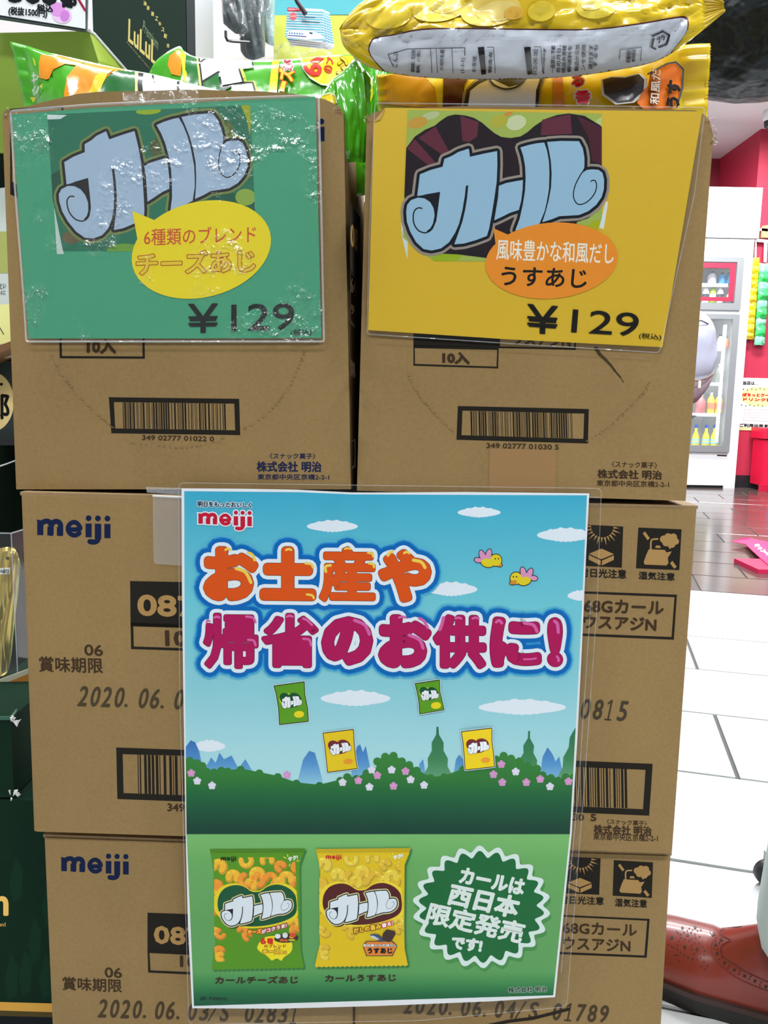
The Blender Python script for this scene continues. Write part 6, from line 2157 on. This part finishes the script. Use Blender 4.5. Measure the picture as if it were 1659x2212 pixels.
for k in range(4):
    a.line([(1612, 890 + 4 * k), (1680, 891 + 4 * k)], 0.7, (190, 190, 190), disks=False)
a.obj('notice_print', M_PRINT, nt_)
# red stand at the right edge
RS = 8.35
rs = thing('capsule_machine', 'red machine cabinet at the far right edge of the back wall', 'cabinet', (atY(1665, 1050, RS).x, RS, 0))
x0_ = atY(1641, 1050, RS).x
MB().box((x0_ + 0.03, RS, 0.06), (x0_ + 0.6, RS + 0.3, atY(1650, 950, RS).z)).box((x0_ + 0.01, RS - 0.02, atY(1650, 948, RS).z), (x0_ + 0.62, RS + 0.32, atY(1650, 925, RS).z)).obj('cabinet_body', node_mat('bright_red', lin((226, 24, 66)), 0.3), rs)
MB().box((x0_, RS - 0.03, 0), (x0_ + 0.1, RS + 0.03, 0.07)).obj('foot', node_mat('bright_red_foot', lin((200, 20, 60)), 0.3), rs)
MB().box((x0_ + 0.09, RS - 0.005, 0.2), (x0_ + 0.5, RS, 0.34)).obj('front_window', node_mat('violet_window', lin((190, 110, 170)), 0.3), rs)
# dome camera
dc = thing('ceiling_camera', 'white round ceiling camera with dark lens at the upper right edge', 'camera', atY(1662, 262, 8.2))
c = atY(1664, 262, 8.2)
MB().lathe((c.x, c.y, c.z), [(0.06, 0), (0.075, 0.03), (0.07, CEIL - c.z)], 20).obj('mount', M_WHITE, dc, smooth=True)
MB().lathe((c.x, c.y, c.z - 0.05), [(0.015, -0.02), (0.05, 0.0), (0.058, 0.05)], 18).obj('lens_dome', M_BLACK, dc, smooth=True)

# pink leaflet on the brown floor (fixed flat under a clip)
pf = thing('floor_banner', 'pink banner sheet with white lettering lying on the brown tiles', 'banner', atZ(1650, 1190, 0))
q = [atZ(x, y, 0.03) for x, y in ((1580, 1169), (1610, 1164), (1625, 1163), (1680, 1175), (1700, 1240), (1660, 1220), (1640, 1203), (1610, 1175))]
q[1].z += 0.01
MB().slab(q, V((0, 0, -0.004))).obj('banner_sheet', node_mat('pink_sheet', lin((240, 50, 110)), 0.35), pf)
MB().box((q[5].x - 0.1, q[5].y - 0.1, 0), (q[5].x + 0.3, q[5].y + 0.2, 0.024)).obj('banner_base', node_mat('pink_base', lin((200, 30, 80)), 0.4), pf)
a = Art(Plane(V((0, 0, 0.03)), V((0, 0, 1))), eps=0.0008, K=1.1)
a.text('キャンペーン', (1627, 1178), (1668, 1212), (1638, 1174), (250, 240, 244), bold=0.8)
a.obj('banner_print', M_PRINT, pf)

# ================================================================== PEOPLE
def skin_body(name, parent, joints, edges, mat, root=0, sub=2, org=None, label=None):
    me = bpy.data.meshes.new(name)
    o0 = ORG[parent]
    me.from_pydata([tuple(V(j[0]) - o0) for j in joints], edges, [])
    o = bpy.data.objects.new(name, me)
    COL.objects.link(o)
    o.parent = parent
    o.modifiers.new('Skin', 'SKIN').use_smooth_shade = True
    for i, j in enumerate(joints):
        r_ = j[1]
        me.skin_vertices[0].data[i].radius = r_ if isinstance(r_, tuple) else (r_, r_)
        me.skin_vertices[0].data[i].use_root = (i == root)
    s_ = o.modifiers.new('Sub', 'SUBSURF'); s_.levels = sub; s_.render_levels = sub
    me.materials.append(mat)
    ORG[o] = o0
    if label: o['label'] = label
    return o


# --- nearby shopper: only a sleeve, a trouser leg and a shoe reach into the frame
M_JKT = node_mat('black_jacket', (0.006, 0.010, 0.012), 0.40, spec=0.28, coat=0.0, bump=1.0, bump_scale=16)
for n_ in M_JKT.node_tree.nodes:
    if n_.type == 'BUMP':
        n_.inputs['Distance'].default_value = 0.03
M_TRS = node_mat('pale_blue_cloth', lin((198, 222, 226)), 0.8)
M_SKIN = node_mat('skin', (0.58, 0.36, 0.26), 0.5)
ps = thing('person', 'shopper in black glossy jacket, pale trousers and brown brogue shoes at the right edge', 'person', (0.74, 1.02, 0))
sx, sy_ = 0.80, 1.00
J = [((sx, sy_, 0.92), (0.15, 0.11)), ((sx, sy_, 1.10), (0.14, 0.105)), ((sx - 0.01, sy_ + 0.0, 1.30), (0.17, 0.12)), ((sx - 0.01, sy_ + 0.01, 1.44), (0.08, 0.08)), ((sx - 0.03, sy_ + 0.02, 1.52), (0.055, 0.055)),
     ((sx - 0.04, sy_ + 0.03, 1.60), (0.085, 0.09)), ((sx - 0.05, sy_ + 0.03, 1.69), (0.08, 0.09)),
     ((sx - 0.05, sy_ + 0.15, 1.44), 0.06), ((sx - 0.20, sy_ + 0.17, 1.43), 0.05), ((sx - 0.42, sy_ + 0.26, 1.43), 0.036), ((sx - 0.5, sy_ + 0.32, 1.45), 0.03),
     ((sx + 0.05, sy_ - 0.19, 1.40), 0.06), ((sx + 0.10, sy_ - 0.24, 1.14), 0.048), ((sx - 0.02, sy_ - 0.24, 0.90), 0.034), ((sx - 0.05, sy_ - 0.24, 0.82), 0.03),
     ((sx + 0.0, sy_ + 0.09, 0.80), 0.085), ((sx - 0.01, sy_ + 0.12, 0.48), 0.06), ((sx + 0.03, sy_ + 0.16, 0.10), 0.042),
     ((sx, sy_ - 0.09, 0.80), 0.085), ((sx - 0.16, sy_ - 0.0, 0.48), 0.06), ((sx - 0.178, sy_ + 0.01, 0.10), 0.042)]
E_ = [(0, 1), (1, 2), (2, 3), (3, 4), (4, 5), (5, 6), (2, 7), (7, 8), (8, 9), (9, 10), (2, 11), (11, 12), (12, 13), (13, 14), (0, 15), (15, 16), (16, 17), (0, 18), (18, 19), (19, 20)]
skin_body('body', ps, J, E_, M_SKIN)
# fingers of both hands
def hand(par, wrist, dirv, side, mat=M_SKIN):
    w0, d_ = V(wrist), V(dirv).normalized()
    s_ = d_.cross(V((0, 0, 1))).normalized() * side
    up = s_.cross(d_).normalized()
    jj = [((w0), (0.028, 0.018)), ((w0 + d_ * 0.05), (0.036, 0.014)), ((w0 + d_ * 0.085), (0.038, 0.012))]
    ee = [(0, 1), (1, 2)]
    skin_body('palm', par, jj, ee, mat, sub=1)
    for k, ln in enumerate((0.060, 0.072, 0.076, 0.068)):
        b = w0 + d_ * 0.085 + s_ * (0.030 - 0.02 * k)
        skin_body('finger', par, [((b), 0.009), ((b + d_ * ln * 0.5 - up * 0.004), 0.0085), ((b + d_ * ln * 0.8 - up * 0.018), 0.0078), ((b + d_ * ln - up * 0.03), 0.0065)], [(0, 1), (1, 2), (2, 3)], mat, sub=1)
    b = w0 + d_ * 0.03 + s_ * 0.03
    skin_body('thumb', par, [((b), 0.011), ((b + d_ * 0.03 + s_ * 0.02 - up * 0.01), 0.010), ((b + d_ * 0.055 + s_ * 0.024 - up * 0.018), 0.008)], [(0, 1), (1, 2)], mat, sub=1)


hand(ps, (sx - 0.5, sy_ + 0.32, 1.45), (-1, 0.6, -0.1), 1)
hand(ps, (sx - 0.05, sy_ - 0.24, 0.82), (-0.3, 0.05, -1), -1)
MB().lathe((sx - 0.05, sy_ + 0.035, 1.60), [(0.09, 0.0), (0.102, 0.05), (0.098, 0.11), (0.06, 0.165), (0.01, 0.18)], 18).obj('hair', node_mat('dark_hair', (0.02, 0.015, 0.012), 0.5), ps, smooth=True)
# face
for s_ in (-1, 1):
    e_ = V((sx - 0.05 - 0.083, sy_ + 0.03 + 0.032 * s_, 1.63))
    MB().lathe(e_, [(0.004, -0.006), (0.010, 0.0), (0.004, 0.006)], 10).obj('eye', M_BLACK, ps)
    MB().lathe(V((sx - 0.045, sy_ + 0.03 + 0.088 * s_, 1.60)), [(0.008, -0.02), (0.014, 0.0), (0.012, 0.025)], 10).obj('ear', M_SKIN, ps, smooth=True)
MB().tube([(sx - 0.13, sy_ + 0.03, 1.635), (sx - 0.152, sy_ + 0.03, 1.60), (sx - 0.135, sy_ + 0.03, 1.592)], [0.006, 0.012, 0.01], 8).obj('nose', M_SKIN, ps, smooth=True)
MB().tube([(sx - 0.128, sy_ + 0.008, 1.565), (sx - 0.134, sy_ + 0.03, 1.563), (sx - 0.128, sy_ + 0.052, 1.565)], 0.005, 6).obj('mouth', node_mat('lips', (0.45, 0.18, 0.15), 0.5), ps)
# jacket over the trunk, big glossy sleeve
JK = [((sx, sy_, 0.74), (0.185, 0.15)), ((sx, sy_, 1.10), (0.17, 0.13)), ((sx - 0.01, sy_, 1.30), (0.19, 0.14)), ((sx - 0.01, sy_ + 0.01, 1.43), (0.10, 0.10)), ((sx - 0.02, sy_ + 0.01, 1.47), (0.075, 0.075)),
      ((sx - 0.07, sy_ + 0.13, 1.46), 0.125), ((sx - 0.20, sy_ + 0.17, 1.435), 0.125), ((sx - 0.32, sy_ + 0.20, 1.40), 0.118), ((sx - 0.42, sy_ + 0.26, 1.43), 0.075),
      ((sx + 0.05, sy_ - 0.19, 1.40), 0.085), ((sx + 0.10, sy_ - 0.24, 1.14), 0.07), ((sx - 0.02, sy_ - 0.24, 0.88), 0.05)]
skin_body('jacket', ps, JK, [(0, 1), (1, 2), (2, 3), (3, 4), (2, 5), (5, 6), (6, 7), (7, 8), (2, 9), (9, 10), (10, 11)], M_JKT)
TR = [((sx, sy_, 0.98), (0.155, 0.115)), ((sx + 0.0, sy_ + 0.09, 0.78), 0.105), ((sx - 0.01, sy_ + 0.12, 0.48), 0.09), ((sx + 0.03, sy_ + 0.16, 0.115), 0.082),
      ((sx, sy_ - 0.09, 0.78), 0.105), ((sx - 0.168, sy_ - 0.02, 0.48), 0.098), ((sx - 0.178, sy_ + 0.0, 0.16), 0.104), ((sx - 0.176, sy_ + 0.005, 0.105), 0.098)]
skin_body('trousers', ps, TR, [(0, 1), (1, 2), (2, 3), (0, 4), (4, 5), (5, 6), (6, 7)], M_TRS)


# brogue shoe, lofted
def shoe(par, toe, heel, mat_up, name='shoe', wmax=0.054):
    toe, heel = V(toe), V(heel)
    ax = (heel - toe); L = ax.length; ax.normalize()
    sd = V((-ax.y, ax.x, 0))
    ns, nr = 26, 14
    vs, fs = [], []
    def hw(u):
        r_ = min(1, u / 0.16)
        toe_r = math.sqrt(max(0, 1 - (1 - r_) ** 2))
        hl = min(1, (1 - u) / 0.12)
        heel_r = math.sqrt(max(0, 1 - (1 - hl) ** 2))
        w_ = wmax * (1 - 0.30 * max(0, min(1, (u - 0.35) / 0.3)) + 0.06 * max(0, (u - 0.7) / 0.3))
        return w_ * toe_r * heel_r
    def hh(u):
        if u < 0.12: return 0.058 * math.sqrt(max(0.05, 1 - (1 - u / 0.12) ** 2))
        if u < 0.38: return 0.058 + 0.012 * (u - 0.12) / 0.26
        if u < 0.6: return 0.070 + 0.040 * (u - 0.38) / 0.22
        return 0.11 - 0.012 * (u - 0.6) / 0.4
    SO = 0.030
    for i in range(ns + 1):
        u = 0.004 + 0.992 * i / ns
        c = toe + ax * L * u
        w_, h_ = hw(u), hh(u)
        for j in range(nr + 1):
            an = math.pi * j / nr
            x = math.cos(an); y = math.sin(an)
            px_ = (abs(x) ** 0.75) * (1 if x >= 0 else -1) * w_ * (1 - 0.30 * y * y * (1 if u > 0.35 else 0.4))
            pz = SO - 0.004 + (h_ - 0.0) * (y ** 0.72)
            vs.append(c + sd * px_ + V((0, 0, pz)))
    for i in range(ns):
        for j in range(nr):
            k = i * (nr + 1) + j
            fs.append((k, k + 1, k + nr + 2, k + nr + 1))
    up = mo(name, vs, fs + [tuple(range(nr + 1))[::-1], tuple(ns * (nr + 1) + j for j in range(nr + 1))], mat_up, par, smooth=True)
    for nm, e_, z0, z1, mt in (('welt', 0.007, SO - 0.008, SO, node_mat('dark_brown_welt', lin((58, 34, 28)), 0.35)), ('sole', 0.005, 0.0, SO - 0.0081, node_mat('black_rubber', lin((30, 28, 26)), 0.5))):
        outl = []
        for i in range(ns + 1):
            u = i / ns
            outl.append(toe + ax * (L * u - (e_ if u == 0 else 0) + (e_ if u == 1 else 0)) + sd * (hw(0.004 + 0.992 * u) + e_))
        for i in range(ns, -1, -1):
            u = i / ns
            outl.append(toe + ax * (L * u - (e_ if u == 0 else 0) + (e_ if u == 1 else 0)) - sd * (hw(0.004 + 0.992 * u) + e_))
        outl = [V((p.x, p.y, z0)) for p in outl]
        ORG[up] = ORG[par]
        MB().slab(outl, V((0, 0, z1 - z0))).obj(nm, mt, up)
    return up, Surf(vs, fs, None)


M_LEATH = node_mat('brown_leather', lin((134, 50, 36)), 0.3, spec=0.5, coat=0.25, noise_amt=0.15, noise_scale=14)
shoe1, ssf = shoe(ps, (0.416, 1.162, 0), (0.664, 0.998, 0), M_LEATH, wmax=0.058)
shoe(ps, (0.74, 1.33, 0), (0.98, 1.17, 0), node_mat('dark_brown_leather', lin((70, 40, 34)), 0.3))
a = Art(ssf, eps=0.0004, K=0.9, refine=7)
z = lambda x, y: (1420 + x / 6.1, 1850 + y / 6.1)
DKH = (42, 20, 16)
big = [(400, 1030), (360, 1190), (525, 1215), (190, 1070), (840, 1095), (765, 1158), (785, 1278), (885, 1400), (1015, 1497), (1150, 1580), (1285, 1645), (1430, 1720), (745, 1020), (330, 942), (498, 935)]
small = [(275, 1000), (350, 997), (395, 975), (305, 1022), (445, 997), (465, 972), (528, 980), (572, 968), (420, 948), (495, 1022), (555, 1050), (455, 1085), (505, 1065), (310, 1062), (360, 1085), (415, 1108), (285, 1110), (490, 1135),
         (547, 1147), (600, 1188), (450, 1165), (265, 1165), (622, 1245), (450, 1222), (262, 1225), (305, 1265), (485, 1282), (350, 1300), (615, 1300), (405, 1335), (465, 1360), (527, 1360), (573, 1338), (612, 1395), (660, 1445), (578, 1450), (630, 1490),
         (228, 1300), (265, 1302), (188, 1180), (218, 1200), (285, 1380), (150, 1160), (770, 1062), (770, 1108), (815, 1135), (745, 1212), (790, 1222), (848, 1330), (815, 1355), (950, 1435), (935, 1470), (1090, 1515), (1075, 1555), (1228, 1585), (1208, 1620), (1370, 1662), (1350, 1700), (250, 985)]
for (x, y) in big:
    q = z(x, y); a.disk(q[0], q[1], 3.4, DKH, 10)
for (x, y) in small:
    q = z(x, y); a.disk(q[0], q[1], 1.7, DKH, 8)
a.line([z(*p) for p in spline([(690, 955), (700, 1010), (750, 1080), (710, 1150), (720, 1260), (760, 1350), (850, 1450), (1000, 1570), (1180, 1670), (1459, 1780)], 4)], 1.5, (96, 34, 30))
a.line([z(*p) for p in spline([(805, 975), (850, 1040), (960, 1100), (870, 1150), (830, 1230), (880, 1330), (1020, 1430), (1180, 1530), (1459, 1660)], 4)], 2.2, (86, 26, 22))
a.line([z(*p) for p in spline([(830, 985), (900, 935), (1050, 930), (1110, 915)], 4)], 2.2, (50, 22, 22))
a.obj('brogue_holes', node_mat('punched_print', attr=True, rough=0.5), shoe1)
# red bag held low by the shopper
rb = thing('shopping_bag', 'red bag hanging at knee height beside the pale trouser leg', 'bag', (0.56, 0.85, 0.43))
MB().hexa([(0.498, 0.80, 0.43), (0.62, 0.78, 0.43), (0.62, 0.78, 0.60), (0.495, 0.80, 0.57), (0.505, 0.86, 0.43), (0.63, 0.84, 0.43), (0.63, 0.84, 0.60), (0.500, 0.86, 0.575)]).obj('bag_body', node_mat('red_bag', lin((190, 14, 50)), 0.4), rb)
MB().tube([(0.56, 0.82, 0.58), (0.62, 0.79, 0.68), (0.70, 0.75, 0.80), (0.70, 0.74, 0.76), (0.62, 0.81, 0.59)], 0.004, 6).obj('bag_handle', node_mat('red_cord', lin((150, 10, 40)), 0.5), rb)
# black caster on the tiles
cw = thing('caster_wheel', 'small black caster wheel on the white tiles behind the pale trouser leg', 'wheel', atZ(1640, 1914, 0))
c = atZ(1654, 1909, 0)
mb = MB()
pr_ = [(-0.010, 0.014), (-0.010, 0.020), (-0.007, 0.023), (0.007, 0.023), (0.010, 0.020), (0.010, 0.014)]
n = 20
vs = []; fs = []
for (x, r_) in pr_:
    for j in range(n):
        an = 2 * math.pi * j / n
        vs.append(V((c.x + r_ * math.cos(an), c.y + x, 0.023 + r_ * math.sin(an))))
for i in range(len(pr_) - 1):
    for j in range(n):
        fs.append((i * n + j, i * n + (j + 1) % n, (i + 1) * n + (j + 1) % n, (i + 1) * n + j))
fs += [tuple(range(n))[::-1], tuple((len(pr_) - 1) * n + j for j in range(n))]
mb.add(vs, fs).obj('tyre', M_BLACK, cw, smooth=True)
MB().box((c.x - 0.002, c.y - 0.014, 0.024), (c.x + 0.04, c.y + 0.014, 0.06)).obj('fork', M_GREY, cw)

# --- distant shopper with grey jacket and shoulder bag, mostly behind the cartons
dy_ = 5.4
dp = thing('person', 'distant shopper in a pale grey jacket half hidden behind the open carton', 'person', (atZ(1490, 1100, 0).x * 1.0 if False else atY(1438, 900, dy_).x, dy_, 0))
cx_ = atY(1438, 800, dy_).x
zz = lambda y: atY(1500, y, dy_).z
J = [((cx_, dy_, 0.84), (0.14, 0.11)), ((cx_, dy_, 1.05), (0.14, 0.11)), ((cx_ + 0.0, dy_ + 0.02, 1.28), (0.16, 0.11)), ((cx_, dy_ + 0.04, 1.40), (0.06, 0.06)), ((cx_, dy_ + 0.06, 1.47), (0.05, 0.05)), ((cx_, dy_ + 0.08, 1.54), (0.08, 0.09)), ((cx_, dy_ + 0.08, 1.61), (0.075, 0.085)),
     ((cx_ + 0.17, dy_ + 0.04, 1.36), 0.055), ((cx_ + 0.21, dy_ + 0.06, 1.10), 0.045), ((cx_ + 0.16, dy_ + 0.24, 0.95), 0.035), ((cx_ - 0.17, dy_ + 0.04, 1.36), 0.055), ((cx_ - 0.21, dy_ + 0.06, 1.10), 0.045), ((cx_ - 0.16, dy_ + 0.24, 0.95), 0.035),
     ((cx_ + 0.08, dy_, 0.78), 0.08), ((cx_ + 0.08, dy_ + 0.02, 0.44), 0.055), ((cx_ + 0.08, dy_, 0.08), 0.04), ((cx_ + 0.08, dy_ + 0.16, 0.045), 0.035), ((cx_ - 0.08, dy_, 0.78), 0.08), ((cx_ - 0.08, dy_ + 0.02, 0.44), 0.055), ((cx_ - 0.08, dy_, 0.08), 0.04), ((cx_ - 0.08, dy_ + 0.16, 0.045), 0.035)]
E_ = [(0, 1), (1, 2), (2, 3), (3, 4), (4, 5), (5, 6), (2, 7), (7, 8), (8, 9), (2, 10), (10, 11), (11, 12), (0, 13), (13, 14), (14, 15), (15, 16), (0, 17), (17, 18), (18, 19), (19, 20)]
skin_body('body', dp, J, E_, M_SKIN)
M_GJ = node_mat('grey_jacket', lin((176, 176, 190)), 0.7)
skin_body('jacket', dp, [((cx_, dy_, 0.86), (0.18, 0.14)), ((cx_, dy_, 1.05), (0.18, 0.14)), ((cx_, dy_ + 0.02, 1.28), (0.18, 0.13)), ((cx_, dy_ + 0.04, 1.40), (0.08, 0.08)), ((cx_ + 0.165, dy_ + 0.04, 1.36), 0.075), ((cx_ + 0.20, dy_ + 0.06, 1.10), 0.065), ((cx_ + 0.16, dy_ + 0.22, 0.96), 0.05),
          ((cx_ - 0.17, dy_ + 0.04, 1.36), 0.075), ((cx_ - 0.21, dy_ + 0.06, 1.10), 0.065), ((cx_ - 0.16, dy_ + 0.22, 0.96), 0.05)], [(0, 1), (1, 2), (2, 3), (2, 4), (4, 5), (5, 6), (2, 7), (7, 8), (8, 9)], M_GJ)
skin_body('trousers', dp, [((cx_, dy_, 0.86), (0.15, 0.12)), ((cx_ + 0.08, dy_, 0.74), 0.09), ((cx_ + 0.08, dy_ + 0.02, 0.44), 0.07), ((cx_ + 0.08, dy_, 0.10), 0.06), ((cx_ - 0.08, dy_, 0.74), 0.09), ((cx_ - 0.08, dy_ + 0.02, 0.44), 0.07), ((cx_ - 0.08, dy_, 0.10), 0.06)],
          [(0, 1), (1, 2), (2, 3), (0, 4), (4, 5), (5, 6)], node_mat('dark_trousers', (0.04, 0.04, 0.05), 0.7))
MB().lathe((cx_, dy_ + 0.07, 1.47), [(0.085, 0.0), (0.10, 0.06), (0.098, 0.14), (0.06, 0.20), (0.01, 0.22)], 16).obj('hair', node_mat('black_hair', (0.02, 0.018, 0.018), 0.5), dp, smooth=True)
# grey backpack
bp_ = thing('backpack', 'pale grey and mauve backpack with zip and tag behind the right carton', 'backpack', (cx_, dy_ - 0.2, 0.9))
b0 = (atY(1452, 700, dy_ - 0.16), atY(1524, 690, dy_ - 0.16))
Pb = Plane(V((0, dy_ - 0.2, 0)), V((0, -1, 0)))
fr, fs, av, af = pillow([(1440, 690), (1470, 676), (1500, 670), (1518, 674), (1535, 690), (1546, 712)], [(1440, 840), (1470, 832), (1500, 824), (1520, 822), (1535, 812), (1549, 770)], Pb, 0.07, n=16, m_=12, crimpL=0.02, crimpR=0.02, seed=80, wr=0.03)
mo('bag_body', av, af, node_mat('grey_nylon', lin((170, 172, 190)), 0.6), bp_, smooth=True)
fr, fs, av, af = pillow([(1445, 836), (1480, 828), (1510, 820), (1535, 808), (1545, 800)], [(1450, 880), (1480, 876), (1505, 868), (1520, 848), (1536, 820)], Pb, 0.06, n=12, m_=8, crimpL=0.02, crimpR=0.02, seed=82, wr=0.01)
mo('bag_pocket', av, af, node_mat('mauve_nylon', lin((126, 104, 112)), 0.6), bp_, smooth=True)
MB().tube([Pb.hit(1470, 826, 0.08), Pb.hit(1510, 822, 0.08), Pb.hit(1526, 817, 0.075), Pb.hit(1542, 806, 0.03)], 0.006, 6).obj('zip', node_mat('bronze_zip', lin((110, 84, 50)), 0.4), bp_)
MB().box(tuple(Pb.hit(1508, 838, 0.09)), tuple(Pb.hit(1514, 822, 0.084))).obj('zip_tag', node_mat('pale_tag', lin((200, 200, 190)), 0.5), bp_)
MB().tube([Pb.hit(1496, 700, 0.075), Pb.hit(1514, 692, 0.075), Pb.hit(1530, 700, 0.06)], 0.004, 6).obj('strap', M_BLACK, bp_)
